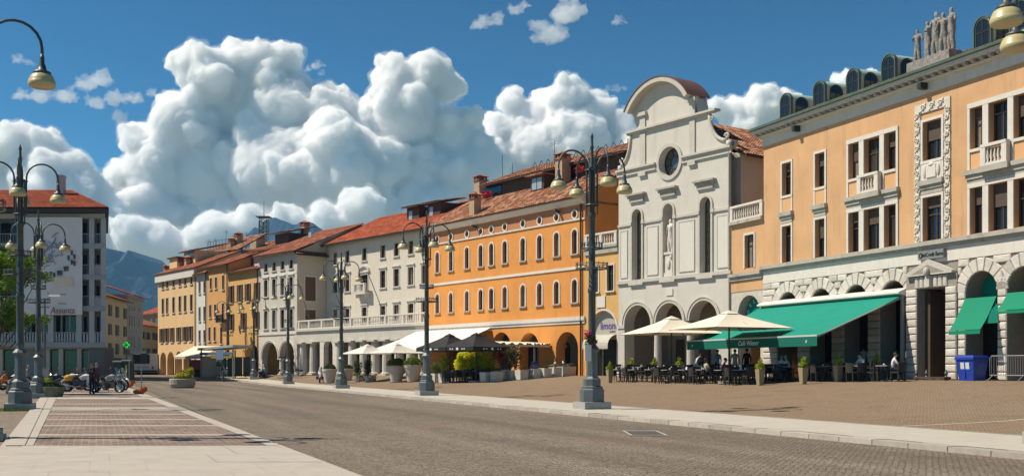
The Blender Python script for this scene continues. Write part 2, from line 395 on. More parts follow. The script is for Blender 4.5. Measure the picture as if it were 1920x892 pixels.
class Bld:
    def __init__(s, name, fac, z0, label, cat='building', group=None):
        s.f = fac; s.z0 = z0
        s.root = empty(name, (fac.A.x, fac.A.y, z0), fac.ang, label, cat, group)
    def S(s, px, back=0): return s.f.s_(px, back)
    def Z(s, px, py, back=0): return s.f.z(px, py, back)
    def part(s, mb, name, m, parent=None, smooth=False):
        """shapes given in (s, y inward, absolute height)"""
        mb.v = [(x, y, z-s.z0) for x, y, z in mb.v]
        o = mb.build(name, m, parent or s.root, smooth=smooth)
        return o
    def wall(s, outline, holes, m, name='wall', depth=.3, y=0, hd=None, parent=None):
        loops = [[Vector((x, z, 0)) for x, z in outline]]+[[Vector((x, z, 0)) for x, z in h] for h in holes]
        tri = geometry.tessellate_polygon(loops); flat = [v for l in loops for v in l]
        mb = MB(); mb.add([(v.x, y, v.y) for v in flat], [tuple(t) for t in tri])
        for i, h in enumerate(holes):
            d = hd[i] if hd else depth; k = len(h)
            mb.add([(x, y, z) for x, z in h]+[(x, y+d, z) for x, z in h], [(j, (j+1) % k, k+(j+1) % k, k+j) for j in range(k)])
        mb.v = [(a, b, c-s.z0) for a, b, c in mb.v]
        me = mesh(name, mb.v, mb.f, m)
        return put(name, me, parent or s.root)
    def shell(s, s0, s1, ztop, dep, m, name='rear_walls', z0=None, yb=0.0):
        z0 = s.z0-.5 if z0 is None else z0; mb = MB()
        mb.add([(s0, yb, z0), (s1, yb, z0), (s1, dep, z0), (s0, dep, z0), (s0, yb, ztop), (s1, yb, ztop), (s1, dep, ztop), (s0, dep, ztop)], [(1, 2, 6, 5), (2, 3, 7, 6), (3, 0, 4, 7), (4, 5, 6, 7)])
        return s.part(mb, name, m)
    def box(s, name, m, s0, s1, y0, y1, z0, z1, parent=None): return s.part(MB().box(s0, s1, y0, y1, z0, z1), name, m, parent)
    def roof(s, name, s0, s1, y0, y1, z0, z1, m, s0t=None, s1t=None, pitch=.24, course=.4, under=None, th=.08):
        """ribbed tile slope from the eave (y0, z0) up to (y1, z1)"""
        s0t = s0 if s0t is None else s0t; s1t = s1 if s1t is None else s1t
        ln = math.hypot(y1-y0, z1-z0); nr = max(2, int(ln/course)); dy, dz = (y1-y0)/ln, (z1-z0)/ln
        lo, hi = min(s0, s0t), max(s1, s1t); nc = max(2, int((hi-lo)/pitch)); mb = MB(); prof = [0, .045, .062, .045]
        for r in range(nr):
            for e in (0, 1):
                t = (r+e)/nr; l_, r_ = s0+(s0t-s0)*t, s1+(s1t-s1)*t; d = t*ln; lift = .035*(1-e)+random.uniform(0, .004)
                row = []
                for c in range(nc*4+1):
                    x = lo+(hi-lo)*c/(nc*4); x = min(max(x, l_), r_); h = prof[c % 4]+lift
                    row.append((x, y0+dy*d-dz*h, z0+dz*d+dy*h))
                b0 = len(mb.v); mb.v += row
                if e:
                    n = nc*4+1
                    for c in range(n-1):
                        i = b0-n+c
                        if abs(mb.v[i][0]-mb.v[i+1][0]) < 1e-5 and abs(mb.v[i+n][0]-mb.v[i+n+1][0]) < 1e-5: continue
                        mb.f.append([i, i+1, i+n+1, i+n]); mb.m.append(0)
        mb.v = [(a, b, c-s.z0) for a, b, c in mb.v]
        o = put(name, mesh(name, mb.v, mb.f, m), s.root); o['kind'] = 'stuff'
        u = MB(); k = .02
        u.add([(s0, y0, z0-k), (s1, y0, z0-k), (s1t, y1, z1-k), (s0t, y1, z1-k), (s0, y0, z0-th-k), (s1, y0, z0-th-k), (s1t, y1, z1-th-k), (s0t, y1, z1-th-k)], [(0, 1, 2, 3), (7, 6, 5, 4), (0, 4, 5, 1), (1, 5, 6, 2), (3, 7, 4, 0), (2, 6, 7, 3)])
        s.part(u, 'roof_board', under or M_wood)
        return o
    CACHE = {}
    def window(s, sc, zb, w, h, arch=False, rev=.25, trim=0, tm=None, hood=0, sill=True, fm=None, gm=None, panes=2, transom=.68, shut=None, tproud=.05, label=None, sillm=None, name='window', mull=True):
        fm = fm or M_frame; gm = gm or M_glass; q_ = WR.random(); gm = M_curtain if (q_ < .14 and gm in (M_glass, M_glass_b)) else M_glass if (q_ > .72 and gm is M_glass_b) else gm; tm = tm or M_trim
        key = (round(w, 2), round(h, 2), arch, rev, trim, tm.name, hood, sill, fm.name, gm.name, panes, transom, shut.name if shut else 0, tproud, mull)
        if key not in Bld.CACHE:
            op = arch_poly(-w/2, w/2, 0, h) if arch else rect_poly(-w/2, w/2, 0, h); d = {}
            fw = min(.07, w*.09)
            mb = MB().ring(op, inset(op, fw), rev-.07, rev+.02)
            if panes > 1 and mull: mb.box(-fw*.5, fw*.5, rev-.06, rev+.01, fw, h-fw)
            if transom and not arch: mb.box(-w/2+fw, w/2-fw, rev-.065, rev+.01, h*transom-fw*.5, h*transom+fw*.5)
            d['frame'] = (mb.me('window', fm), None)
            ip = inset(op, fw*.5)
            if arch or panes == 1: d['pane'] = [MB().prism(ip, rev-.02, rev).me('pane', gm)]
            else: d['pane'] = [MB().box(a, b, rev-.02, rev, fw*.5, h-fw*.5).me('pane', gm) for a, b in ((-w/2+fw*.5, -.002), (.002, w/2-fw*.5))]
            ex = []
            if trim:
                o2 = arch_poly(-w/2-trim, w/2+trim, 0, h+trim) if arch else [(-w/2-trim, 0), (w/2+trim, 0), (w/2+trim, h+trim), (-w/2-trim, h+trim)]
                if arch: a_ = o2[1:]+[o2[0]]; b_ = op[1:]+[op[0]]
                else: a_ = [o2[1], o2[2], o2[3], o2[0]]; b_ = [op[1], op[2], op[3], op[0]]
                ex.append(('surround', MB().ring(a_, b_, -tproud, .0, closed=False).me('surround', tm)))
            if hood: ex.append(('hood', MB().box(-w/2-trim-.1, w/2+trim+.1, -.16, 0, h+trim+hood*.3, h+trim+hood*.3+.1).box(-w/2-trim-.03, w/2+trim+.03, -.09, -.001, h+trim, h+trim+hood*.3).me('hood', tm)))
            if sill: ex.append(('sill', MB().box(-w/2-trim-.07, w/2+trim+.07, -.14, .02, -.1, -.002).me('sill', sillm or tm)))
            if shut:
                for sg in (-1, 1):
                    x0 = sg*(w/2+.03); x1 = sg*(w/2+.03+w*.48); mb = MB().box(min(x0, x1), max(x0, x1), -.075, -.012, .02, h)
                    nsl = max(4, int(h/.14))
                    for q in range(nsl): mb.box(min(x0, x1)+.05, max(x0, x1)-.05, -.095, -.07, .06+q*(h-.12)/nsl, .06+(q+.6)*(h-.12)/nsl)
                    ex.append(('shutter', mb.me('shutter', shut)))
            Bld.CACHE[key] = (d, ex)
        d, ex = Bld.CACHE[key]
        o = put(name, d['frame'][0], s.root, (sc, 0, zb-s.z0))
        for me in d['pane']: put('pane', me, o)
        for n, me in ex: put(n, me, o)
        if label: o['label'] = label
        return o
def op_(sc, zb, w, h, arch=False): return arch_poly(sc-w/2, sc+w/2, zb, zb+h) if arch else rect_poly(sc-w/2, sc+w/2, zb, zb+h)

def tilemat(name, c1, c2, c3, pitch=.24, course=.4):
    m = bpy.data.materials.new(name); MATS[name] = m; nt, b = nodes(m); N = nt.nodes.new; L = nt.links.new
    tc = N('ShaderNodeTexCoord'); mp = N('ShaderNodeVectorMath'); mp.operation = 'DIVIDE'; mp.inputs[1].default_value = (pitch, course*.85, 50); L(tc.outputs['Object'], mp.inputs[0])
    fl = N('ShaderNodeVectorMath'); fl.operation = 'FLOOR'; L(mp.outputs[0], fl.inputs[0])
    w = N('ShaderNodeTexWhiteNoise'); L(fl.outputs[0], w.inputs['Vector'])
    cr = N('ShaderNodeValToRGB'); e = cr.color_ramp.elements; e[0].position = 0; e[0].color = (*c1, 1); e[1].position = .55; e[1].color = (*c2, 1)
    q = cr.color_ramp.elements.new(.93); q.color = (*c3, 1); L(w.outputs['Value'], cr.inputs[0])
    n = N('ShaderNodeTexNoise'); n.inputs['Scale'].default_value = .9; n.inputs['Detail'].default_value = 7; L(tc.outputs['Object'], n.inputs['Vector'])
    r = N('ShaderNodeMapRange'); r.inputs[1].default_value = .3; r.inputs[2].default_value = .7; r.inputs[3].default_value = .6; r.inputs[4].default_value = 1.2; L(n.outputs[0], r.inputs[0])
    k = N('ShaderNodeVectorMath'); k.operation = 'SCALE'; L(cr.outputs[0], k.inputs[0]); L(r.outputs[0], k.inputs['Scale']); L(k.outputs[0], b.inputs['Base Color'])
    b.inputs['Roughness'].default_value = .85; b.inputs['Specular IOR Level'].default_value = .2; return m
M_tile = tilemat('old_tiles', (.20, .075, .045), (.38, .15, .08), (.58, .36, .23))
M_tile_red = tilemat('new_tiles', (.36, .075, .03), (.46, .105, .045), (.54, .17, .09))
M_tile_mid = tilemat('mid_tiles', (.27, .085, .045), (.40, .135, .075), (.50, .23, .14))
M_wood = mat('dark_wood', (.075, .05, .035), .8, .2, 4)
M_frame = mat('brown_frame', (.06, .042, .033), .6)
M_frame_w = mat('grey_frame', (.22, .21, .19), .6)
M_glass = mat('window_glass', (.012, .014, .016), .06, spec=.6)
M_curtain = mat('curtain_glass', (.20, .18, .15), .25, .3, 3, spec=.5)
M_glass_b = mat('curtained_glass', (.045, .038, .03), .12, .35, .8, spec=.5)
M_trim = mat('stone_trim', (.62, .58, .52), .75, .07, 2.5, .1, 25, (.36, .33, .29), 1.1, .35, streak=True)
M_trim_o = mat('weathered_trim', (.40, .37, .32), .85, .12, 3, .2, 25, (.13, .12, .10), 1.2, .75)
M_white = mat('white_plaster', (.64, .615, .56), .85, .05, 1.2, .12, 14, (.46, .43, .38), .5, .35, streak=True)
M_orange = mat('orange_plaster', (.66, .275, .065), .85, .13, .5, .2, 14, (.44, .205, .08), .6, .8, streak=True)
M_orange_dull = mat('rosy_plaster', (.44, .19, .085), .85, .08, .9, .12, 14)
M_ochre = mat('ochre_plaster', (.57, .335, .17), .85, .13, .5, .2, 14, (.37, .235, .135), .6, .85, streak=True)
M_yellow = mat('yellow_plaster', (.63, .37, .13), .85, .07, .8, .12, 14, (.50, .27, .12), .5, .5, streak=True)
M_cream = mat('cream_plaster', (.68, .455, .235), .85, .07, .8, .12, 14, (.52, .36, .18), .5, .4, streak=True)
M_greyw = mat('grey_white_plaster', (.55, .51, .45), .85, .06, .9, .12, 14, (.40, .36, .31), .5, .4, streak=True)
M_stone = mat('rustic_stone', (.55, .51, .45), .85, .14, 4, .5, 14, (.33, .29, .24), 1.6, .6, rnd=.13)
M_joint = mat('stone_joint', (.27, .245, .21), .9, .15, 3)
M_shut = mat('brown_shutter', (.13, .075, .045), .7, .15, 4)
M_shut_g = mat('green_shutter', (.10, .13, .06), .7, .15, 4)
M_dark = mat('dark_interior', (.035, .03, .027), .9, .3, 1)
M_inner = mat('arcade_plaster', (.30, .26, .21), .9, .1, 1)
M_copper = mat('green_copper', (.36, .53, .45), .6, .25, 2.5)
M_gutter = mat('gutter_metal', (.05, .055, .045), .5, metal=.5)
M_metal = mat('painted_iron', (.085, .10, .105), .5, .15, 6, metal=.25)
M_greenc = mat('green_canvas', (.0, .225, .165), .8, .10, .9, .35, 1.6)
M_creamc = mat('cream_canvas', (.70, .635, .52), .85, .07, 1.2, .35, 2)
M_text_w = mat('white_lettering', (.75, .8, .75), .7)
def text_mesh(txt, size, m, ext=.01, name='lettering', shear=0, curve=None):
    c = bpy.data.curves.new(name, 'FONT'); c.body = txt; c.size = size; c.extrude = ext; c.align_x = 'CENTER'; c.align_y = 'CENTER'; c.shear = shear; c.resolution_u = 3
    o = bpy.data.objects.new(name, c); COL.objects.link(o); dg = bpy.context.evaluated_depsgraph_get()
    me = bpy.data.meshes.new_from_object(o.evaluated_get(dg)); bpy.data.objects.remove(o); me.materials.clear(); me.materials.append(m); return me
def text_on(bparent, txt, size, m, loc, ext=.01, shear=0, sx=1, rx=R(90)):
    o = put('lettering', text_mesh(txt, size, m, ext, shear=shear), bparent, loc); o.rotation_euler = (rx, 0, 0); o.scale = (sx, 1, 1); return o
def baluster_mesh(h, m, r=.06): return MB().lathe([(r*.9, 0), (r*.9, h*.08), (r*.45, h*.14), (r*1.05, h*.38), (r*.5, h*.72), (r*.4, h*.86), (r*.9, h*.92), (r*.9, h)], 8).me('baluster', m, True)
BALM = {}
def balustrade(B, s0, s1, z0, h, y=-.1, m=None, step=.22, posts=None, th=.22, name='balustrade', spread=0):
    m = m or M_trim; mb = MB().box(s0, s1, y-th/2, y+th/2, z0, z0+h*.12).box(s0-.02, s1+.02, y-th/2-.03, y+th/2+.03, z0+h*.86, z0+h)
    ps = posts if posts is not None else [s0+.1, s1-.1]
    for p in ps: mb.box(p-.14, p+.14, y-th/2-.015, y+th/2+.015, z0+.001, z0+h*.97)
    o = B.part(mb, name, m)
    k = (round(h, 2), m.name)
    if k not in BALM: BALM[k] = baluster_mesh(h*.74, m, .065)
    n = int((s1-s0)/step)
    for i in range(n):
        s = s0+(i+.5)*(s1-s0)/n
        if any(abs(s-p) < .2 for p in ps): continue
        put('baluster', BALM[k], o, (s, y, z0+h*.12-B.z0))
    return o
# ---------------------------------------------------------------- right palace with rusticated arcade
def Dr(x): return 68*1211/(x-160)
RB = Bld('palace', Fac(1432, Dr(1432), 2010, Dr(2010)), .95, 'ochre palace with rusticated stone arcade, dormers and statues at the right', 'building')
S = RB.S; L_ = RB.f.L
def col_(p0, p1): a, b = S(p0), S(p1); return (a+b)/2, b-a
UP, LO = (11.64, 13.55), (7.72, 9.85)
bays = [col_(1467, 1484), col_(1529, 1547), col_(1592, 1612), col_(1621, 1650.6), col_(1659, 1681.5), col_(1731, 1766), col_(1820, 1844), col_(1855, 1891), col_(1902, 1928), col_(1965, 1990)]
holes = []
for sc, w in bays:
    holes += [rect_poly(sc-w/2, sc+w/2, *UP), rect_poly(sc-w/2, sc+w/2, *LO)]
RB.wall(rect_poly(0, L_, 7.45, 15.05), holes, M_ochre, 'upper_wall', .38)
for i, (sc, w) in enumerate(bays):
    for j, (z0, z1) in enumerate((UP, LO)):
        RB.window(sc, z0, w, z1-z0, rev=.34, trim=0 if i in (2, 3, 4, 6, 7, 8) else .13, sill=False, panes=2, transom=.74 if (i+j) % 3 else .6, gm=M_glass if (i*2+j) % 3 else M_glass_b)
        # roller blind half down behind the glass line of some windows
        if (i*3+j*5) % 4 != 1:
            h = (z1-z0)*(.25+.12*((i+j) % 3))
            RB.part(MB().box(sc-w/2+.04, sc+w/2-.04, .24, .262, z1-h, z1-.03), 'roller_blind', mat('blind_brown', (.085, .06, .045), .7, .15, 4))
m_panel = mat('ochre_panel', (.62, .36, .17), .85, .06, 1)
def surround_single(sc, w, panel=True):
    t = .13; mb = MB()
    for x in (sc-w/2-t*.5, sc+w/2+t*.5): mb.box(x-t*.5, x+t*.5, -.05, 0, 10.66, 11.62)
    mb.box(sc-w/2-t, sc+w/2+t, -.07, 0, 11.5, 11.639)
    RB.part(mb, 'panel_frame', M_trim)
    if panel: RB.box('panel', m_panel, sc-w/2, sc+w/2, -.02, 0, 10.7, 11.5)
    RB.part(MB().box(sc-w/2-.2, sc+w/2+.2, -.22, 0, 10.42, 10.66).box(sc-w/2-.14, sc+w/2+.14, -.12, 0, 10.24, 10.419).box(sc-w/2-.1, sc+w/2+.1, -.06, 0, 10.0, 10.239), 'ledge', M_trim_o)
for i in (0, 1, 9): surround_single(*bays[i])
def surround_triple(ids):
    cs = [bays[i] for i in ids]; x0 = cs[0][0]-cs[0][1]/2-.14; x1 = cs[2][0]+cs[2][1]/2+.14
    mb = MB()
    xs = [x0]+[v for (c, w) in cs for v in (c-w/2, c+w/2)]+[x1]
    for z0, z1 in ((10.66, 13.55), (7.68, 9.85)):
        for k in range(0, len(xs), 2): mb.box(xs[k], xs[k+1], -.07, 0, z0, z1)
        mb.box(x0, x1, -.08, 0, z1, z1+.22)
    RB.part(mb, 'triple_surround', M_trim)
    for k in (0, 2):
        c, w = cs[k]; RB.part(MB().box(c-w/2, c+w/2, -.09, 0, 11.5, 11.639), 'sill', M_trim); RB.box('panel', m_panel, c-w/2, c+w/2, -.02, 0, 10.7, 11.5)
    c, w = cs[1]
    balustrade(RB, c-w/2-.16, c+w/2+.16, 10.68, .98, -.24, M_trim, .2, th=.2)
    RB.part(MB().box(x0-.1, x1+.1, -.24, 0, 10.45, 10.66).box(x0-.05, x1+.05, -.14, 0, 10.24, 10.449).box(x0, x1, -.075, 0, 10.08, 10.239).box(c-w/2-.3, c+w/2+.3, -.40, -.241, 10.40, 10.675), 'ledge', M_trim_o)
surround_triple((2, 3, 4)); surround_triple((6, 7, 8))
# ornate bay: carved scroll border round the two middle windows
sc, w = bays[5]; t = .13
surround_single(sc, w, False)
RB.part(MB().box(sc-w*.5, sc+w*.5, -.06, 0, 10.7, 11.48), 'shield_panel', M_trim)
RB.part(MB().box(sc-.32, sc+.32, -.12, -.061, 10.78, 11.38).ball((sc-.45, -.09, 11.1), (.12, .07, .3)).ball((sc+.45, -.09, 11.1), (.12, .07, .3)).ball((sc, -.1, 11.4), (.2, .07, .1)), 'coat_of_arms', M_trim)
xa, xb = S(1717), S(1783); bw = .36
M_carve = mat('carved_stone', (.60, .56, .49), .85, .2, 9, .9, 12, (.25, .22, .18), 6, .7)
border = RB.part(MB().box(xa, xa+bw, -.07, 0, 7.7, 14.45).box(xb-bw, xb, -.07, 0, 7.7, 14.45).box(xa+bw, xb-bw, -.07, 0, 14.0, 14.45), 'carved_border', M_carve)
sw = MB()
sw.tube([(.15*(1-k/16)*math.cos(k*.62), -.10, .15*(1-k/16)*math.sin(k*.62)) for k in range(15)], .035, 5)
sw.ball((.0, -.1, .0), .05, 6, 4).ball((.13, -.09, .15), (.05, .04, .07), 6, 4).ball((-.14, -.09, -.14), (.06, .04, .05), 6, 4)
swm = sw.me('scroll', M_carve, True)
zz = 7.9
k = 0
while zz < 14.3:
    for x in (xa+bw/2, xb-bw/2):
        o = put('scroll', swm, border, (x, 0, zz-RB.z0)); o.scale = (1 if k % 2 else -1, 1, 1 if x < sc else -1)
    zz += .40; k += 1
for q in range(3): o = put('scroll', swm, border, (xa+bw+.22+q*(xb-xa-2*bw-.44)/2, 0, 14.24-RB.z0)); o.scale = (1.1, 1, 1.1)
# belt, frieze, cornice
RB.part(MB().box(-.05, L_, -.30, 0, 7.46, 7.66).box(-.02, L_, -.18, 0, 7.30, 7.459), 'belt_course', M_trim_o)
RB.part(MB().box(0, L_, -.06, 0, 6.62, 7.299), 'frieze', M_trim)
RB.part(MB().box(-.05, L_, -.06, 0, 14.92, 15.42), 'upper_frieze', M_trim)
corn = RB.part(MB().box(-.35, L_, -.62, 0, 15.66, 15.84).box(-.2, L_, -.35, 0, 15.42, 15.50), 'cornice', M_trim)
cb = MB().box(-.09, .09, -.55, -.06, 15.50-RB.z0, 15.659-RB.z0).me('bracket', M_trim_o)
x = -.1
while x < L_: put('bracket', cb, corn, (x, 0, 0)); x += .5
RB.part(MB().box(-.4, L_, -.80, -.55, 15.841, 15.98), 'gutter', mat('dull_green_gutter', (.075, .115, .085), .5, .3, 2))
for px in (1500, 1738): s = S(px); RB.part(MB().box(s-.12, s+.12, -.5, -.05, 15.1, 15.4), 'floodlight', M_gutter)
RB.shell(0, L_, 15.84, 14, M_ochre)
RB.roof('roof_tiles', -.3, L_, -.6, 6, 15.95, 18.6, M_tile)
# dormers with copper barrel roofs
def dormer_mesh():
    w, d, h, r = .95, 2.6, 1.1, .475
    prof = [(-w/2, 0), (w/2, 0)]+[(r*math.cos(math.pi*i/10), h+r*math.sin(math.pi*i/10)) for i in range(11)]
    body = MB().prism(prof, 0, d).me('dormer', M_copper)
    o2 = [(p[0]*1.1, p[1]*1.03) for p in prof]; a_ = o2[1:]+[o2[0]]; b_ = prof[1:]+[prof[0]]
    rim = MB().ring(a_, b_, -.08, .1, closed=False).me('rim', mat('dark_copper', (.09, .13, .11), .6))
    fr = arch_poly(-.36, .36, .2, 1.45); gl = MB().prism(fr, -.03, 0).me('pane', M_glass)
    bars = MB().ring([(x*1.12, z+.02) for x, z in fr], fr, -.05, 0).box(-.025, .025, -.05, -.03, .2, 1.44).box(-.36, .36, -.05, -.03, .85, .9).me('frame', M_gutter)
    sg = [(y, z) for y, z in arch_poly(.35, 1.15, .35, 1.3)]
    side = MB().prismx(sg, w/2, w/2+.03).me('side_pane', M_glass)
    sfr = MB()
    k = len(sg); io = [(.75+(y-.75)*1.14, .82+(z-.82)*1.1) for y, z in sg]
    sfr.add([(w/2+.045, y, z) for y, z in io]+[(w/2+.045, y, z) for y, z in sg], [(i, (i+1) % k, k+(i+1) % k, k+i) for i in range(k)]); sfr.box(w/2+.03, w/2+.05, .73, .77, .35, 1.3)
    return body, rim, gl, bars, side, sfr.me('side_frame', M_gutter)
DM = dormer_mesh()
def dormer(s, y, z):
    o = put('dormer', DM[0], RB.root, (s, y, z-RB.z0))
    for n, me in zip(('rim', 'pane', 'frame', 'side_pane', 'side_frame'), DM[1:]): put(n, me, o)
for px, py in ((1474, 226), (1537, 205), (1600, 184), (1667, 160), (1843, 96), (1912, 64)):
    dormer(RB.S(px, .35), .35, RB.Z(px, py, .35))
# statues on a plinth above the cornice
M_stat = mat('statue_stone', (.26, .245, .22), .85, .4, 7, 1.0, 9, (.045, .04, .036), 4, .9)
pl = S(1713), S(1793)
RB.part(MB().box(pl[0], pl[1], -.45, .35, 15.99, 16.55), 'statue_plinth', M_stat)
def skin_mesh(name, joints, edges, mats, matfn=None, sub=1):
    """one continuous body grown on a skeleton: joints {name: (x, y, z, r)}"""
    names = list(joints); me = bpy.data.meshes.new(name)
    me.from_pydata([joints[n][:3] for n in names], [(names.index(a), names.index(b)) for a, b in edges], [])
    o = bpy.data.objects.new(name, me); COL.objects.link(o)
    sk = o.modifiers.new('skin', 'SKIN'); sk.use_smooth_shade = True; sk.branch_smoothing = .3
    for i, n in enumerate(names):
        r = joints[n][3]; r = r if isinstance(r, tuple) else (r, r)
        me.skin_vertices[0].data[i].radius = r; me.skin_vertices[0].data[i].use_root = (i == 0)
    if sub: ss_ = o.modifiers.new('sub', 'SUBSURF'); ss_.levels = sub; ss_.render_levels = sub
    dg = bpy.context.evaluated_depsgraph_get(); dg.update(); r = bpy.data.meshes.new_from_object(o.evaluated_get(dg)); bpy.data.objects.remove(o)
    r.materials.clear()
    for m in mats: r.materials.append(m)
    if matfn:
        r.polygons.foreach_set('material_index', [matfn(p.center) for p in r.polygons])
    r.polygons.foreach_set('use_smooth', [True]*len(r.polygons)); return r
def statue_mesh(v, h=2.25):
    k = h/1.75; ar = [(.30, -.05, 1.12), (.22, -.28, 1.2), (.1, -.2, 1.3), (.33, .05, 1.75)][v % 4]; al = [(-.30, -.1, 1.05), (-.12, -.25, 1.25), (-.34, -.02, .95), (-.26, -.22, 1.1)][(v*3+1) % 4]
    J = {'pel': (0, 0, .95, .16), 'che': (.02, .0, 1.28, (.19, .13)), 'neck': (0, 0, 1.48, .06), 'head': (.02*(v % 3-1), -.03, 1.60, (.085, .1)), 'top': (0, -.01, 1.72, .07),
         'sl': (-.19, 0, 1.40, .075), 'el': (-.27, -.02, 1.16, .055), 'hl': (*al, .045), 'sr': (.19, 0, 1.40, .075), 'er': (.27, -.02, 1.2 if v % 4 != 3 else 1.45, .055), 'hr': (*ar, .045),
         'kl': (-.10, -.03, .5, .115), 'fl': (-.11, 0, .06, .10), 'tl': (-.12, -.12, .03, .05), 'kr': (.1, -.05, .52, .11), 'fr': (.12, .02, .06, .10), 'tr': (.14, -.1, .03, .05), 'rob': (.16*(1 if v % 2 else -1), .06, .5, .10)}
    E = [('pel', 'che'), ('che', 'neck'), ('neck', 'head'), ('head', 'top'), ('che', 'sl'), ('sl', 'el'), ('el', 'hl'), ('che', 'sr'), ('sr', 'er'), ('er', 'hr'), ('pel', 'kl'), ('kl', 'fl'), ('fl', 'tl'), ('pel', 'kr'), ('kr', 'fr'), ('fr', 'tr'), ('pel', 'rob')]
    J = {n: (a*k, b*k, c*k, (r[0]*k, r[1]*k) if isinstance(r, tuple) else r*k) for n, (a, b, c, r) in J.items()}
    return skin_mesh('statue', J, E, [M_stat])
def thing_local(B, s, y, z): p = B.f.A+B.f.u*s+B.f.nin*y; return Vector((p.x, p.y, z))
for i, (px, h, lb) in enumerate(((1722, 1.7, 'weathered stone statue leftmost of the group on the palace roof'), (1741, 1.9, 'weathered stone statue second from left on the palace roof'), (1757, 2.2, 'tallest pale stone statue in the middle of the roof group'),
                            (1771, 2.0, 'weathered stone statue fourth from left on the palace roof'), (1786, 2.1, 'weathered stone statue rightmost of the group on the palace roof'))):
    o = put('statue', statue_mesh(i, h), None, thing_local(RB, S(px), -.05, 16.55), RB.f.ang+(.3, -.4, .1, .5, -.2)[i]); tag(o, lb, 'statue', 'statues on the palace roof')
# rusticated arcade
arches = []
for px, hw in ((1478, .95), (1540, .95), (1606, .95), (1675.5, .95), (1841.5, .93), (1922, .93), (1990, .93)):
    arches.append((S(px)-hw, S(px)+hw, 5.96))
d0, d1 = S(1724), S(1777)
aw = RB.wall(rect_poly(0, L_, .5, 6.62), [arch_poly(a, b, .55, t, 16) for a, b, t in arches]+[rect_poly(d0, d1, .55, 5.38)], M_joint, 'arcade_wall', 1.0)
bm_cache = {}
def block(x0, x1, z0, z1, y=-.0):
    w, h = round(x1-x0-.035, 2), round(z1-z0-.035, 2)
    if w < .08: return
    if (w, h) not in bm_cache:
        e = .04; mb = MB()
        mb.add([(-w/2, 0, -h/2), (w/2, 0, -h/2), (w/2, 0, h/2), (-w/2, 0, h/2), (-w/2, -.05, -h/2), (w/2, -.05, -h/2), (w/2, -.05, h/2), (-w/2, -.05, h/2),
                (-w/2+e, -.09, -h/2+e), (w/2-e, -.09, -h/2+e), (w/2-e, -.09, h/2-e), (-w/2+e, -.09, h/2-e), (random.uniform(-.1, .1)*w, -.105, 0)],
               [(0, 1, 5, 4), (1, 2, 6, 5), (2, 3, 7, 6), (3, 0, 4, 7), (4, 5, 9, 8), (5, 6, 10, 9), (6, 7, 11, 10), (7, 4, 8, 11), (8, 9, 12), (9, 10, 12), (10, 11, 12), (11, 8, 12)])
        bm_cache[(w, h)] = mb.me('stone_block', M_stone)
    put('stone_block', bm_cache[(w, h)], aw, ((x0+x1)/2, y+random.uniform(-.012, .0), (z0+z1)/2-RB.z0))
CH = .377
VR = .62
for r in range(15):
    z0 = .95+r*CH; z1 = z0+CH; zm = (z0+z1)/2; forb = []
    for a, b, t in arches:
        c = (a+b)/2; rr = (b-a)/2; zs = t-rr
        if zm < zs: forb.append((a, b))
        else:
            R2 = rr+VR; q = R2*R2-(zm-zs)**2
            if q > 0: forb.append((c-math.sqrt(q), c+math.sqrt(q)))
    if zm < 6.75: forb.append((S(1703), S(1798)))
    forb.sort(); x = 0; gaps = []
    for f0, f1 in forb:
        if f0 > x: gaps.append((x, f0))
        x = max(x, f1)
    gaps.append((x, L_))
    for g0, g1 in gaps:
        n = max(1, round((g1-g0)/(1.15 if (r % 2) else .95))); 
        for k in range(n): block(g0+(g1-g0)*k/n, g0+(g1-g0)*(k+1)/n, z0, z1)
for a, b, t in arches:                                  # wedge stones round each arch
    c = (a+b)/2; rr = (b-a)/2; zs = t-rr; n = 9
    for k in range(n):
        t0, t1 = math.pi*(k+.04)/n, math.pi*(k+.96)/n; R2 = rr+VR+(.08 if k == 4 else 0)
        R2 = min(R2, (6.60-zs)/max(.2, math.sin((t0+t1)/2)))
        p = [(rr*math.cos(t0), rr*math.sin(t0)), (R2*math.cos(t0), R2*math.sin(t0)), (R2*math.cos(t1), R2*math.sin(t1)), (rr*math.cos(t1), rr*math.sin(t1))]
        p2 = [(p[i][0]+(sum(q[0] for q in p)/4-p[i][0])*.12, p[i][1]+(sum(q[1] for q in p)/4-p[i][1])*.12) for i in range(4)]
        mb = MB(); mb.add([(x, 0, z) for x, z in p]+[(x, -.05, z) for x, z in p]+[(x, -.095, z) for x, z in p2], [(i, (i+1) % 4, 4+(i+1) % 4, 4+i) for i in range(4)]+[(4+i, 4+(i+1) % 4, 8+(i+1) % 4, 8+i) for i in range(4)]+[(8, 9, 10, 11)])
        mb.build('wedge_stone', M_stone, aw, (c, 0, zs-RB.z0))
# portal
q0, q1 = S(1703), S(1798)
po = RB.part(MB().box(q0, d0, -.10, 0, .95, 5.38).box(d1, q1, -.10, 0, .95, 5.38).box(q0, q1, -.12, 0, 5.381, 6.0), 'portal', M_joint)
for r in range(12):
    for x0, x1 in ((q0, d0), (d1, q1)): 
        z0 = .95+r*.37; block(x0, x1, z0, z0+.37, -.10)
cxp = (q0+q1)/2; hw = (q1-q0)/2-.12
for k in range(7):
    x0 = d0-.15+(d1-d0+.3)*k/7; block(x0, x0+(d1-d0+.3)/7, 5.39, 6.0, -.115)
RB.part(MB().prism([(cxp-hw, 6.02), (cxp+hw, 6.02), (cxp+hw, 6.14), (cxp, 6.78), (cxp-hw, 6.14)], -.34, -.05), 'pediment', M_stone)
RB.part(MB().prism([(cxp-hw+.45, 6.1), (cxp+hw-.45, 6.1), (cxp, 6.52)], -.345, -.335), 'pediment_dark_triangle', M_joint)  # flat darker triangle on the pediment front, not sunk in
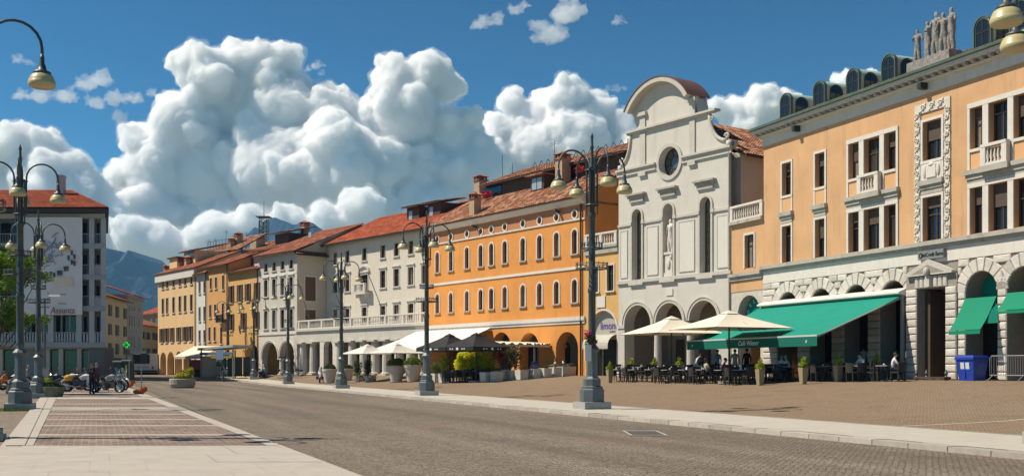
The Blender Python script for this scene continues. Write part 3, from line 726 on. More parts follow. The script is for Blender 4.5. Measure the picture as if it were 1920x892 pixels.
RB.part(MB().ball((cxp, -.42, 6.18), (.16, .14, .22)).box(cxp-.13, cxp+.13, -.36, -.12, 5.45, 5.98), 'keystone_mask', M_stone)
# inside of the arcade
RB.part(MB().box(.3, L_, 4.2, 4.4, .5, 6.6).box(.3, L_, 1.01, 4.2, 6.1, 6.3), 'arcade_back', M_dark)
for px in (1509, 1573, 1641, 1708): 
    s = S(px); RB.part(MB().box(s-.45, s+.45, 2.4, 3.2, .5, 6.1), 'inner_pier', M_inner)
for px in (1735,): RB.part(MB().box(d0, d0+.35, .35, 1.6, .9, 5.3), 'door_leaf', M_wood)
RB.part(MB().box(S(1812), S(1875), .9, 1.02, 3.6, 5.9).box(S(1895), S(1955), .9, 1.02, 3.6, 5.9), 'green_lunette', M_greenc)
# bank sign
sg = RB.part(MB().box(S(1728), S(1776), -.24, -.07, 6.80, 7.22), 'sign_board', mat('grey_sign', (.20, .21, .21), .5)); sx = (S(1728)+S(1776))/2
text_on(sg, 'UniCredit Banca', .27, mat('dark_lettering', (.02, .02, .02), .5), (sx+.12, -.25, 7.0-RB.z0), .008, sx=.80)
MBr = MB().ring(oval(S(1728)+.2, 7.0-RB.z0, .13), oval(S(1728)+.2, 7.0-RB.z0, .08), -.255, -.24); MBr.build('roundel', MATS['dark_lettering'], sg)
# ---------------------------------------------------------------- ochre link house between the palace and the church
LR = Bld('link_house', Fac(1371, Dr(1371), 1432, Dr(1432)), .95, 'narrow ochre link house with roof balustrade between church and palace', 'building')
Ll = LR.f.L; w0, w1 = LR.S(1397), LR.S(1414)
zb, zt = LR.Z(1405, 502), LR.Z(1405, 440)
LR.wall(rect_poly(0, Ll, 7.45, 10.55), [rect_poly(w0, w1, zb, zt)], M_ochre, 'upper_wall', .3)
LR.window((w0+w1)/2, zb, w1-w0, zt-zb, trim=.12, rev=.28, sill=False)
LR.part(MB().box(0, Ll-.06, -.28, 0, 7.25, 7.449).box(0, Ll-.03, -.14, 0, 7.0, 7.249), 'belt_course', M_trim_o)
LR.box('ochre_band', M_ochre, 0, Ll-.01, -.03, .3, 6.3, 6.999)
s0, s1 = LR.S(1385)-.1, LR.S(1424)+.1
LR.wall(rect_poly(0, Ll, .5, 6.3), [arch_poly(s0, s1, .6, LR.Z(1404, 553))], M_stone, 'lower_wall', 1.0)
LR.part(MB().box(0, Ll-.02, -.22, .5, 10.55, 10.75), 'cornice', M_trim_o)
balustrade(LR, .05, Ll-.05, 10.75, 1.0, 0, M_trim, .24)
LR.shell(0, Ll, 10.55, 12, M_ochre); LR.box('inner_wall', M_inner, .1, Ll-.1, 2.5, 2.7, .5, 6.2)
fan = LR.part(MB().prism(arch_poly(s0+.05, s1-.02, 4.3, LR.Z(1404, 553)-.05), .55, .6), 'green_fan_sign', MATS['green_canvas'])
rr = (s1-s0)/2-.33; cc = (s0+s1)/2; zs = LR.Z(1404, 553)-(s1-s0)/2
for i, ch in enumerate('GELATI'):
    a = R(165-i*30); o = put('lettering', text_mesh(ch, .36, M_text_w, .005), fan, (cc+rr*math.cos(a), .54, zs+rr*math.sin(a)-LR.z0)); o.rotation_euler = (R(90), -(a-R(90)), 0)
# ---------------------------------------------------------------- church
def Dc(x): return 68*1821/(x+450)
CB = Bld('church', Fac(1160, Dc(1160), 1371, Dc(1371)), .93, 'white church front with curved gable, round window and three arches', 'church')
S = CB.S; L_ = CB.f.L
def cz(px, py): return CB.Z(px, py)
M_church = mat('church_plaster', (.575, .54, .475), .85, .05, 1.1, .15, 12, (.40, .365, .31), .45, .5, streak=True)
M_ctrim = mat('church_trim', (.52, .485, .425), .8, .08, 2.5, .15, 20, (.30, .275, .24), 1.2, .5, streak=True)
M_panel = mat('church_panel', (.63, .60, .54), .85, .05, 1.1, .1, 12, (.5, .47, .42), .6, .3, streak=True)
def arcade(Bd, s0, s1, z0, ztop, arcs, m, depth, name='wall', extra_top=None, holes=(), hd=None, spring_cols=True):
    """wall whose lower edge is a row of arches standing on columns"""
    bot = []; runs = []
    for i, (a, b, t) in enumerate(arcs):
        r = (b-a)/2; zs = t-r; c = (a+b)/2
        left_z = z0 if i == 0 or not spring_cols else zs
        right_z = z0 if i == len(arcs)-1 or not spring_cols else zs
        pts = [(a, left_z)] if left_z != zs else []
        pts += [(c-r*math.cos(math.pi*k/14), zs+r*math.sin(math.pi*k/14)) for k in range(15)]
        if right_z != zs: pts.append((b, right_z))
        bot += pts
        runs.append(pts)
    out = [(s0, z0)]+bot+[(s1, z0)]+(extra_top or [(s1, ztop), (s0, ztop)])
    o = Bd.wall(out, list(holes), m, name, .4, hd=hd)
    mb = MB()
    for pts in runs:
        k = len(pts); mb.add([(x, 0, z) for x, z in pts]+[(x, depth, z) for x, z in pts], [(j, j+1, k+j+1, k+j) for j in range(k-1)])
    for (A1, B1) in zip(arcs, arcs[1:]):
        if spring_cols: z = A1[2]-(A1[1]-A1[0])/2; mb.add([(A1[1], 0, z), (B1[0], 0, z), (B1[0], depth, z), (A1[1], depth, z)], [(0, 1, 2, 3)])
    Bd.part(mb, 'arch_soffit', m)
    return o
def archivolt(Bd, a, b, t, w, m, y=-.06, full=True):
    r = (b-a)/2; c = (a+b)/2; zs = t-r
    P1 = [(c-(r+w)*math.cos(math.pi*k/16), zs+(r+w)*math.sin(math.pi*k/16)) for k in range(17)]; P2 = [(c-r*math.cos(math.pi*k/16), zs+r*math.sin(math.pi*k/16)) for k in range(17)]
    Bd.part(MB().ring(P1, P2, y, 0, closed=False).ring([(c+(x-c)*1.0, z) for x, z in P1], [(c+(x-c)*(r+w*.7)/(r+w), zs+(z-zs)*(r+w*.7)/(r+w)) for x, z in P1], y-.04, y, closed=False), 'archivolt', m)
def column(Bd, s, y, z0, z1, r, m, n=14, sq=False):
    h = z1-z0
    mb = MB().box(s-r*1.35, s+r*1.35, y-r*1.35, y+r*1.35, z0, z0+.14)
    mb.lathe([(r*1.3, z0+.14), (r*1.3, z0+.24), (r*1.05, z0+.30), (r, z0+.34), (r*1.0, z0+h*.4), (r*.9, z1-.42), (r*.98, z1-.40), (r*.98, z1-.34), (r*.9, z1-.32), (r*.92, z1-.26), (r*1.2, z1-.16)], n, (s, y, 0))
    mb.box(s-r*1.35, s+r*1.35, y-r*1.35, y+r*1.35, z1-.16, z1)
    return Bd.part(mb, 'column', m)
arcs = [(S(1171.5), S(1220.5), 5.95), (S(1230), S(1280), 5.95), (S(1293), S(1346), 5.95)]
w = .98
tw = [(S(1195), 7.75, w, 4.95), (S(1323.5), 7.75, w, 4.95)]; niche = (S(1253.5), 7.75, w, 4.95)
rw = (S(1255.5), 15.55); ro = 1.0
zc, za = 15.55, 18.15
aL, aR = S(1183), S(1331); tL, tR = S(1177), S(1345); pL, pR = S(1196), S(1304)
spL, spR = S(1186), S(1297); zsp = 19.5; rise = 1.65
half = (spR-spL)/2; cR = (half**2+rise**2)/(2*rise); cx_ = (spL+spR)/2; cz_ = zsp+rise-cR; a_ = math.asin(half/cR)
arcp = [(cx_+cR*math.sin(a_*(1-2*k/20)), cz_+cR*math.cos(a_*(1-2*k/20))) for k in range(21)]        # right to left
def scroll_edge(x0, x1, z0, z1): # concave quarter
    return [(x0+(x1-x0)*(1-math.cos(math.pi/2*k/8)), z1-(z1-z0)*math.sin(math.pi/2*k/8)) for k in range(9)]
rs = scroll_edge(aR, L_-.35, zc+.55, za-.1); ls = scroll_edge(aL, .35, zc+.55, za-.1)
top = [(L_, zc), (L_, zc+.5), (L_-.35, zc+.55)]+rs[::-1][1:]+[(aR, za), (pR, za), (spR, zsp)]+arcp[1:-1]+[(spL, zsp), (pL, za), (aL, za)]+ls[1:]+[(0, zc+.5), (0, zc)]
arcade(CB, 0, L_, .5, zc, arcs, M_church, .9, 'front_wall', top, [op_(a, b, c, d, True) for a, b, c, d in tw+[niche]]+[oval(*rw, ro, n=28)], [.55, .55, .7, .6])
for a, b, t in arcs: archivolt(CB, a, b, t, .26, M_ctrim)
for k in (0, 1): column(CB, (arcs[k][1]+arcs[k+1][0])/2, .42, .9, arcs[0][2]-(arcs[0][1]-arcs[0][0])/2, .27, M_ctrim)
for x0, x1 in ((-.02, arcs[0][0]+.02), (arcs[2][1]-.02, L_+.02)):
    CB.part(MB().box(x0, x1, -.05, -.001, .93, 4.35).box(x0-.05, x1+.05, -.12, .1, 4.351, 4.6), 'pier_facing', M_ctrim)
# long windows with leaded panes
M_lead = mat('leaded_glass', (.16, .155, .10), .25, .3, 2, spec=.5)
for (s, zb, w_, h) in tw:
    o = CB.window(s, zb, w_, h, True, .5, .16, M_ctrim, sill=False, gm=M_lead, panes=2, tproud=.09)
    mb = MB()
    for k in range(6): mb.box(s-w_/2+.03, s+w_/2-.03, .45, .485, zb+.65+k*.68, zb+.69+k*.68)
    CB.part(mb, 'glazing_grid', M_frame)
s, zb, w_, h = niche
op = op_(s, zb, w_, h, True)
CB.part(MB().prism(op, .68, .72), 'niche_back', M_ctrim)
o3 = arch_poly(s-w_/2-.16, s+w_/2+.16, zb, zb+h+.16)
CB.part(MB().ring(o3[1:]+[o3[0]], op[1:]+[op[0]], -.09, 0, closed=False), 'niche_surround', M_ctrim)
for (s, zb, w_, h) in tw+[niche]:
    CB.part(MB().box(s-.95, s+.95, -.35, 0, 13.68, 13.80).box(s-.82, s+.82, -.24, 0, 13.5, 13.679).box(s-.72, s+.72, -.14, 0, 13.2, 13.499), 'hood', M_trim_o)
    CB.part(MB().box(s-w_/2-.3, s-w_/2-.02, -.14, 0, 11.62, 11.86).box(s+w_/2+.02, s+w_/2+.3, -.14, 0, 11.62, 11.86), 'impost', M_ctrim)
    CB.part(MB().box(s-.75, s+.75, -.2, 0, 7.36, 7.52), 'sill_apron', M_ctrim)
xs = [0.0]+sorted(v for (s, zb, w_, h) in tw+[niche] for v in (s-w_/2-.3, s+w_/2+.3))+[L_]
mb = MB()
for k in range(0, 8, 2): mb.box(xs[k], xs[k+1], -.10, 0, 11.62, 11.78)
CB.part(mb, 'impost_moulding', M_ctrim)
CB.part(MB().box(-.04, L_+.06, -.16, 0, 7.52, 7.74).box(-.02, L_+.03, -.08, 0, 7.40, 7.519), 'belt_course', M_ctrim)
for k in range(0, 8, 2):
    if xs[k+1]-xs[k] < .9: continue
    x0, x1 = xs[k]+.22, xs[k+1]-.22
    CB.part(MB().box(x0, x1, -.035, 0, 7.95, 11.35), 'wall_panel', M_panel)
    oo = rect_poly(x0, x1, 7.95, 11.35); CB.part(MB().ring(oo, inset(oo, .06), -.055, -.036), 'panel_moulding', M_ctrim)
# round window
CB.part(MB().ring(oval(*rw, ro+.26, n=28), oval(*rw, ro, n=28), -.1, 0), 'round_window_surround', M_ctrim)
CB.part(MB().prism(oval(*rw, ro, n=28), .52, .56), 'round_window_glass', mat('pale_glass', (.085, .10, .10), .12, .2, 2, spec=.6))
mb = MB().ring(oval(*rw, ro, n=28), oval(*rw, ro-.07, n=28), .46, .52).ring(oval(*rw, .45, n=20), oval(*rw, .41, n=20), .47, .52)
for k in range(8):
    a = k*math.pi/4+.3; mb.tube([(rw[0]+.43*math.cos(a), .49, rw[1]+.43*math.sin(a)), (rw[0]+.96*math.cos(a), .49, rw[1]+.96*math.sin(a))], .022, 4)
CB.part(mb, 'round_window_bars', M_frame)
# cornices, pilasters, scrolls
for x0, x1 in ((-.08, rw[0]-ro-.28), (rw[0]+ro+.28, L_+.1)): CB.part(MB().box(x0, x1, -.26, 0, zc, zc+.14).box(x0, x1, -.16, 0, zc-.13, zc-.001).box(x0, x1, -.12, 0, zc-.34, zc-.131), 'main_cornice', M_ctrim)
CB.part(MB().box(tL, tR, -.26, .3, za, za+.14).box(tL+.05, tR-.05, -.15, .0, za-.12, za-.001), 'attic_cornice', M_ctrim)
for px0, px1 in ((1201, 1211), (1294, 1304)):
    x0, x1 = S(px0), S(px1); CB.part(MB().box(x0, x1, -.09, 0, zc+.15, za-.13).box(x0, x1, -.09, 0, za+.15, zsp-.35).box(x0-.14, x1+.14, -.22, 0, zsp-.349, zsp-.1).box(x0-.1, x1+.1, -.18, -.001, zc-.6, zc-.35), 'pilaster', M_ctrim)
# curved gable roof: projecting arched hood
o1 = [(cx_+(cR+.20)*math.sin(a_*1.0*(1-2*k/20)), cz_+(cR+.20)*math.cos(a_*1.0*(1-2*k/20))) for k in range(21)]; o2 = [(cx_+(cR-.12)*math.sin(a_*1.0*(1-2*k/20)), cz_+(cR-.12)*math.cos(a_*1.0*(1-2*k/20))) for k in range(21)]
CB.part(MB().ring(o1, o2, -.62, .6, closed=False), 'gable_hood', M_ctrim)
o3 = [(cx_+(cR+.27)*math.sin(a_*1.01*(1-2*k/20)), cz_+(cR+.27)*math.cos(a_*1.01*(1-2*k/20))) for k in range(21)]; o4 = [(cx_+(cR+.21)*math.sin(a_*1.01*(1-2*k/20)), cz_+(cR+.21)*math.cos(a_*1.01*(1-2*k/20))) for k in range(21)]
CB.part(MB().ring(o3, o4, -.67, 1.5, closed=False), 'gable_copper_roof', mat('brown_copper', (.19, .10, .075), .5, .2, 2, metal=.2))
CB.part(MB().prism([(pL, za+.1), (pR, za+.1), (spR, zsp)]+arcp[1:-1]+[(spL, zsp)], .3, 1.4), 'gable_back', M_church)
for sgn, xe, xi in ((1, L_-.35, aR), (-1, .35, aL)):
    pts = rs if sgn > 0 else ls
    CB.part(MB().tube([(x, -.02, z) for x, z in pts], .13, 8).tube([(xe+sgn*(.02-.22*(1-k/14)*math.cos(k*.6)), -.03, zc+.80+.22*(1-k/14)*math.sin(k*.6)) for k in range(13)], .07, 6).tube([(xi+sgn*(.2-.18*(1-k/14)*math.cos(k*.6)), -.03, za-.4-.18*(1-k/14)*math.sin(k*.6)) for k in range(13)], .06, 6)
            .box(min(xe, xe+sgn*.33), max(xe, xe+sgn*.33), -.1, .6, zc+.14, zc+.5), 'scroll', M_ctrim, smooth=True)
for x0, x1 in ((0, rw[0]-ro-.3), (rw[0]+ro+.3, L_-.02)): CB.part(MB().box(x0, x1, .01, .3, zc+.15, zc+.5), 'attic_base', M_church)
CB.part(MB().box(S(1251)-.05, S(1261)+.05, -.06, 0, 6.45, 6.9), 'stone_plaque', M_panel)
# nave behind
CB.part(MB().box(0, L_, .9, 22, 6.4, 15.4), 'nave', mat('nave_plaster', (.46, .42, .37), .9, .08, .8, .1, 12))
# side slope of the nave roof: tiles fall to the right
def side_roof(Bd, y0, y1, se, sr, ze, zr, m, name='roof_tiles', pitch=.24, course=.4):
    ln = math.hypot(sr-se, zr-ze); nr = max(2, int(ln/course)); nc = int((y1-y0)/pitch); mb = MB(); prof = [0, .045, .062, .045]; dx, dz = (sr-se)/ln, (zr-ze)/ln
    nx, nz = (-dz, dx) if dx > 0 else (dz, -dx)
    for r in range(nr):
        for e in (0, 1):
            d = (r+e)/nr*ln; lift = .035*(1-e); b0 = len(mb.v); n = nc*4+1
            for c in range(n):
                h = prof[c % 4]+lift; mb.v.append((se+dx*d+nx*h, y0+(y1-y0)*c/(nc*4), ze+dz*d+nz*h))
            if e: 
                for c in range(n-1): i = b0-n+c; mb.f.append([i, i+1, i+n+1, i+n]); mb.m.append(0)
    mb.v = [(a, b, c-Bd.z0) for a, b, c in mb.v]; o = put(name, mesh(name, mb.v, mb.f, m), Bd.root); o['kind'] = 'stuff'
    u = MB().add([(se, y0, ze-.03), (sr, y0, zr-.03), (sr, y1, zr-.03), (se, y1, ze-.03), (se, y0, ze-.14), (sr, y0, zr-.14), (sr, y1, zr-.14), (se, y1, ze-.14)], [(0, 1, 2, 3), (4, 5, 6, 7), (0, 3, 7, 4), (0, 1, 5, 4), (3, 2, 6, 7)]); Bd.part(u, 'roof_board', M_wood)
side_roof(CB, .8, 22, L_+.55, L_/2, 15.15, 18.6, M_tile); side_roof(CB, .8, 22, -.5, L_/2, 15.15, 18.6, M_tile)
CB.part(MB().prism([(0, 15.0), (L_, 15.0), (L_/2, 18.4)], .9, 1.0), 'gable_wall', M_church)
CB.part(MB().tube([(L_-.1, -.09, .95), (L_-.1, -.09, 15.3)], .06, 6), 'downpipe', M_trim_o)
# porch inside
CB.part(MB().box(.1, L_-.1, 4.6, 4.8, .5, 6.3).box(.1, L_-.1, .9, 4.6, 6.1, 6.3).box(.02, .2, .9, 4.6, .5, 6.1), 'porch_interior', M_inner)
CB.part(MB().box(S(1225), S(1243), 4.4, 4.6, .9, 4.1), 'church_door', M_wood)
for px in (1188, 1300): CB.part(MB().box(S(px)-.4, S(px)+.4, 4.5, 4.6, 1.9, 3.6), 'notice_board', M_wood)
# saint in the niche, standing on a tall carved pedestal
CB.part(MB().box(S(1253.5)-.42, S(1253.5)+.42, -.05, .6, 7.75, 8.0).box(S(1253.5)-.34, S(1253.5)+.34, .0, .55, 8.0, 9.25).box(S(1253.5)-.42, S(1253.5)+.42, -.06, .6, 9.25, 9.42).ball((S(1253.5), -.03, 8.6), (.2, .08, .35)).ball((S(1253.5)+.25, 0, 9.05), (.12, .1, .16)), 'statue_pedestal', M_trim)
o = put('statue', statue_mesh(3, 2.3), None, thing_local(CB, S(1253.5), .22, 9.42), CB.f.ang); tag(o, 'pale stone saint standing in the church niche', 'statue'); o.data.materials.clear(); o.data.materials.append(M_trim)
# ---------------------------------------------------------------- yellow link house with the lettered shop front
Dl_ = 77.2*1640/1577
YB = Bld('link_shop', Fac(1097, Dl_, 1160, 77.2), .93, 'narrow yellow shop house with lettered arch between orange house and church', 'building')
S2 = YB.S; L2 = YB.f.L
a0, a1 = S2(1106), S2(1157); at = YB.Z(1132, 582)
zt, zb = YB.Z(1145, 497), YB.Z(1145, 545)
wins = [(S2(1144.7), zb, S2(1151)-S2(1138.5), zt-zb), (S2(1116), zb, S2(1151)-S2(1138.5), zt-zb)]
YB.wall(rect_poly(0, L2, .5, 10.35), [op_(*w_) for w_ in wins]+[arch_poly(a0, a1, .6, at, 18)], M_yellow, 'wall', .25, hd=[.25, .25, .5])
for w_ in wins: YB.window(*w_, trim=.12, rev=.2, gm=mat('green_glass', (.01, .03, .026), .1), tm=M_trim)
r = (a1-a0)/2; o_a = arch_poly(a0-.14, a1+.14, .9, at+.14, 18); i_a = arch_poly(a0, a1, .9, at, 18)
YB.part(MB().ring(o_a[1:]+[o_a[0]], i_a[1:]+[i_a[0]], -.04, 0, closed=False), 'arch_surround', M_trim)
lun = YB.part(MB().prism(arch_poly(a0, a1, 3.6, at, 18), .3, .35), 'shop_lunette', mat('lunette_plaster', (.40, .37, .31), .85))
text_on(lun, 'limoni', .78, mat('violet_lettering', (.10, .06, .30), .6), ((a0+a1)/2+.25, .29, 4.62-YB.z0), .02, sx=.95)
text_on(lun, 'profumi', .2, mat('violet_lettering', (.10, .06, .30), .6), ((a0+a1)/2+.7, .29, 4.2-YB.z0), .01)
zaw = 4.0
aw_ = MB()
pts = [(math.sin(math.pi/2*k/6), math.cos(math.pi/2*k/6)) for k in range(7)]
vs = []
for k, (o_, h_) in enumerate(pts): vs += [(a0+.1, .28-1.1*o_, 3.15+.85*h_), (a1-.1, .28-1.1*o_, 3.15+.85*h_)]
aw_.add(vs, [(2*k, 2*k+1, 2*k+3, 2*k+2) for k in range(6)])
for k in range(22):
    x0 = a0+.1+(a1-a0-.2)*k/22; x1 = a0+.1+(a1-a0-.2)*(k+1)/22
    aw_.add([(x0, -.82, 3.15), (x1, -.82, 3.15), (x1, -.82, 2.98), ((x0+x1)/2, -.82, 2.86), (x0, -.82, 2.98)], [(0, 1, 2, 3, 4)])
YB.part(aw_, 'scalloped_canopy', mat('grey_cream_canvas', (.46, .44, .36), .85, .08, 2))
YB.part(MB().box(a0, a1, .45, .5, .9, 3.6), 'shop_window', mat('dark_shop', (.02, .018, .016), .3)); YB.part(MB().box(a0+.1, a0+.35, .3, .44, .9, 3.3).box(a0+1.0, a0+1.08, .35, .44, .9, 3.3), 'shop_frame', M_trim_o)
YB.part(MB().box(S2(1120), S2(1135.5), -.07, 0, YB.Z(1128, 576), YB.Z(1128, 555)), 'white_plaque', M_white)
YB.part(MB().box(-.02, L2, -.2, .3, 10.35, 10.55).box(0, L2, -.12, 0, 9.95, 10.349), 'cornice', M_trim_o)
balustrade(YB, .05, L2-.08, 10.55, .95, 0, M_trim, .26, [.2, L2/2, L2-.25])
YB.shell(0, L2, 10.35, 12, M_yellow)
# ---------------------------------------------------------------- orange house
D803 = Dl_*1597/1303
OB = Bld('orange_house', Fac(803, D803, 1097, Dl_), .93, 'bright orange house with rows of white arched windows and long attic', 'building')
S = OB.S; L_ = OB.f.L
wx = [820.4, 845.7, 875.8, 901.7, 921.6, 946.9, 980.8, 1012, 1043.8, 1077.7]
holes = []; items = []
for px in wx:
    s = S(px); w = .50+.0
    w = min(.62, max(.5, S(px+5.6)-S(px-5.6)))
    for zb, zt in ((10.2, 12.05), (6.5, 8.25)): items.append((s, zb, w, zt-zb)); holes.append(op_(s, zb, w, zt-zb, True))
    holes.append(oval(s, 13.22, .27, n=18))
arcs = [(S(a), S(b), OB.Z((a+b)/2, t)) for a, b, t in ((838, 862, 624), (880, 905, 624), (921.6, 958.5, 622.5), (974, 1011, 623.5), (1042.4, 1084, 621.7))]
OB.wall(rect_poly(0, L_, .5, 12.78), [h for h in holes if len(h) != 18]+[arch_poly(a, b, .6, t, 18) for a, b, t in arcs], M_orange, 'wall', .24, hd=[.24]*20+[.9]*5)
OB.wall(rect_poly(0, L_, 12.781, 14.0), [h for h in holes if len(h) == 18], M_orange_dull, 'attic_wall', .18)
for it in items: OB.window(*it, arch=True, rev=.22, trim=.13, tm=M_trim, sillm=M_trim_o, gm=M_glass_b, fm=M_frame_w, tproud=.05)
for px in wx:
    s = S(px); OB.part(MB().ring(oval(s, 13.22, .38, n=18), oval(s, 13.22, .27, n=18), -.05, 0), 'oculus_surround', M_trim); OB.part(MB().prism(oval(s, 13.22, .27, n=18), .14, .17), 'oculus_pane', mat('grey_pane', (.14, .13, .11), .3))
OB.part(MB().box(-.02, L_+.02, -.09, 0, 12.72, 12.84), 'upper_band', M_trim)
OB.part(MB().box(-.02, L_+.02, -.08, 0, 9.02, 9.22), 'middle_band', M_white)
OB.part(MB().box(-.02, L_+.04, -.16, 0, 5.12, 5.42).box(-.02, L_+.02, -.08, 0, 4.9, 5.119), 'lower_band', M_trim)
OB.part(MB().prismx([(0, 13.9), (-.12, 13.9), (-.5, 14.25), (-.5, 14.36), (0, 14.36)], -.05, L_+.1), 'cove_cornice', M_trim)
OB.shell(0, L_, 14.2, 12, M_orange)
OB.part(MB().prismx([(0, 14.0), (12, 14.0), (8.6, 19.3), (0, 14.4)], L_-.25, L_), 'gable', M_orange)
gw = MB().box(L_, L_+.02, 4.6, 5.6, 12.6, 14.0); OB.part(gw, 'gable_window', M_frame); OB.part(MB().box(L_, L_+.06, 4.45, 5.75, 12.48, 12.58), 'gable_sill', M_trim)
OB.roof('roof_tiles', -.15, L_+.25, -.55, 8.7, 14.38, 19.5, M_tile)
s0 = OB.S(899, 3.8)
OB.roof('attic_roof_tiles', s0, L_+.3, 3.7, 8.9, 18.25, 20.35, M_tile)
OB.part(MB().prismx([(4.3, 16.9), (4.3, 18.4), (8.8, 20.2), (8.8, 19.4)], s0+.3, L_-.2), 'attic_wall_face', M_wood)
for p0, p1 in ((905, 940), (1022, 1040), (1060, 1080)):
    a, b = OB.S(p0, 4.25), OB.S(p1, 4.25); OB.part(MB().box(a, b, 4.24, 4.3, 17.2, 18.1), 'attic_window', M_glass)
a, b = OB.S(1000, 3.2), OB.S(1018, 3.2)
OB.part(MB().box(a-.25, b+.25, 3.1, 5.2, 16.4, 17.75), 'dormer_box', M_wood); OB.part(MB().box(a, (a+b)/2-.05, 3.05, 3.1, 16.6, 17.55).box((a+b)/2+.05, b, 3.05, 3.1, 16.6, 17.55), 'dormer_pane', mat('sky_pane', (.30, .36, .40), .08, spec=.8))
OB.part(MB().box(a-.6, b+.6, 2.7, 5.4, 17.76, 17.84), 'dormer_roof', M_tile)
def chimney(Bd, s, y, z0, z1, w=.7, m=None, name='chimney'):
    mb = MB().box(s-w/2, s+w/2, y-w/2, y+w/2, z0, z1-.55); c = Bd.part(mb, name, m or M_inner_c)
    k = MB().box(s-w*.62, s+w*.62, y-w*.62, y+w*.62, z1-.55, z1-.45)
    for sx in (-1, 1):
        for sy in (-1, 1): k.box(s+sx*w*.42-.07, s+sx*w*.42+.07, y+sy*w*.42-.07, y+sy*w*.42+.07, z1-.45, z1-.15)
    k.box(s-w*.3, s+w*.3, y-w*.3, y+w*.3, z1-.45, z1-.16)
    k.v = [(a, b, c_-Bd.z0) for a, b, c_ in k.v]; k.build('chimney_top', M_tile_mid, c)
    k = MB().add([(s-w*.7, y-w*.7, z1-.15), (s+w*.7, y-w*.7, z1-.15), (s+w*.7, y+w*.7, z1-.15), (s-w*.7, y+w*.7, z1-.15), (s, y-w*.1, z1+.12), (s, y+w*.1, z1+.12)], [(0, 1, 4), (1, 2, 5, 4), (2, 3, 5), (3, 0, 4, 5), (3, 2, 1, 0)])
    k.v = [(a, b, c_-Bd.z0) for a, b, c_ in k.v]; k.build('chimney_cap', M_tile, c)
M_inner_c = mat('chimney_plaster', (.40, .29, .19), .9, .15, 2, .2, 20)
chimney(OB, OB.S(891, .3), .3, 14.6, 16.7, .75); chimney(OB, OB.S(901, 5.6), 5.6, 17, 19.8, .9); chimney(OB, OB.S(1066, 4), 3.4, 16.3, 19.2, .9)
M_redfl = mat('red_blossom', (.45, .02, .035), .8, .4, 9)
def blob_leaf(name, spots, m, parent, n, size, seed, loc=(0, 0, 0)):
    """leaf-sized faces scattered through lumps: spots = [(x, y, z, rx, ry, rz)]"""
    rng = random.Random(seed); mb = MB()
    tot = sum(a[3]*a[4]*a[5] for a in spots)
    for (x, y, z, rx_, ry_, rz_) in spots:
        k = max(4, int(n*(rx_*ry_*rz_)/tot))
        for i in range(k):
            d = Vector((rng.gauss(0, 1), rng.gauss(0, 1), rng.gauss(0, 1))).normalized()*(rng.random()**.45)
            c = Vector((x+d.x*rx_, y+d.y*ry_, z+d.z*rz_)); s = size*rng.uniform(.6, 1.4)
            u = Vector((rng.gauss(0, 1), rng.gauss(0, 1), rng.gauss(0, .6))).normalized(); v = u.orthogonal().normalized(); v.rotate(Matrix.Rotation(rng.uniform(0, 6.3), 3, u))
            mb.add([c-u*s, c+v*s*.45, c+u*s, c-v*s*.45], [(0, 1, 2, 3)])
    o = mb.build(name, m, parent, loc); return o
p = OB.f.A+OB.f.u*OB.S(912, 4)+OB.f.nin*3.6
fl = blob_leaf('roof_flowers', [(OB.S(912, 3.6), 3.6, 17.3, .9, .35, .35), (OB.S(1088, 3.6), 3.5, 17.6, .6, .3, .3)], M_redfl, None, 500, .09, 3)
for v in fl.data.vertices: v.co = Vector((*(OB.f.A+OB.f.u*v.co.x+OB.f.nin*v.co.y), v.co.z))
tag(fl, 'red geraniums on the roof terrace of the orange house', 'flowers')
OB.part(MB().tube([(S(1091), -.12, .95), (S(1091), -.12, 13.9)], .07, 6), 'downpipe', M_gutter)
OB.part(MB().box(.1, L_-.1, 3.6, 3.8, .5, 5.2).box(.1, L_-.1, .9, 3.6, 4.9, 5.1), 'arcade_interior', M_inner)
for px in (935, 995, 1070): OB.part(MB().prism(arch_poly(S(px)-.6, S(px)+.6, .9, 3.7), 3.5, 3.62), 'inner_door', M_dark)
for px in (895, 1050): OB.part(MB().tube([(OB.S(px), -.1, 13.6), (OB.S(px), -.55, 13.75)], .12, 6), 'floodlight', M_gutter)
def antenna(Bd, s, y, z0, h, bars=5, w=.9):
    mb = MB().tube([(s, y, z0), (s, y, z0+h)], .025, 4)
    for k in range(bars): mb.tube([(s-w/2*(1-k*.1), y, z0+h-.15-k*.22), (s+w/2*(1-k*.1), y, z0+h-.15-k*.22)], .012, 3)
    if bars: mb.tube([(s, y-.5, z0+h-.3), (s, y+.5, z0+h-.3)], .012, 3)
    Bd.part(mb, 'antenna', M_gutter)
antenna(OB, OB.S(942, 7), 7, 18.4, 3.2, 0); antenna(OB, OB.S(1040, 8), 8, 19.8, 2.2, 2, 2.2); antenna(OB, OB.S(961, 7), 7, 19, 1.6, 0)
mb = MB()
for k in range(18):
    s = s0+1.5+k*(L_-s0-1.5)/18; mb.tube([(s, 8.8, 20.3), (s+.35, 8.8, 20.75), (s+.7, 8.8, 20.3)], .03, 4)
OB.part(mb, 'ridge_railing', M_gutter)

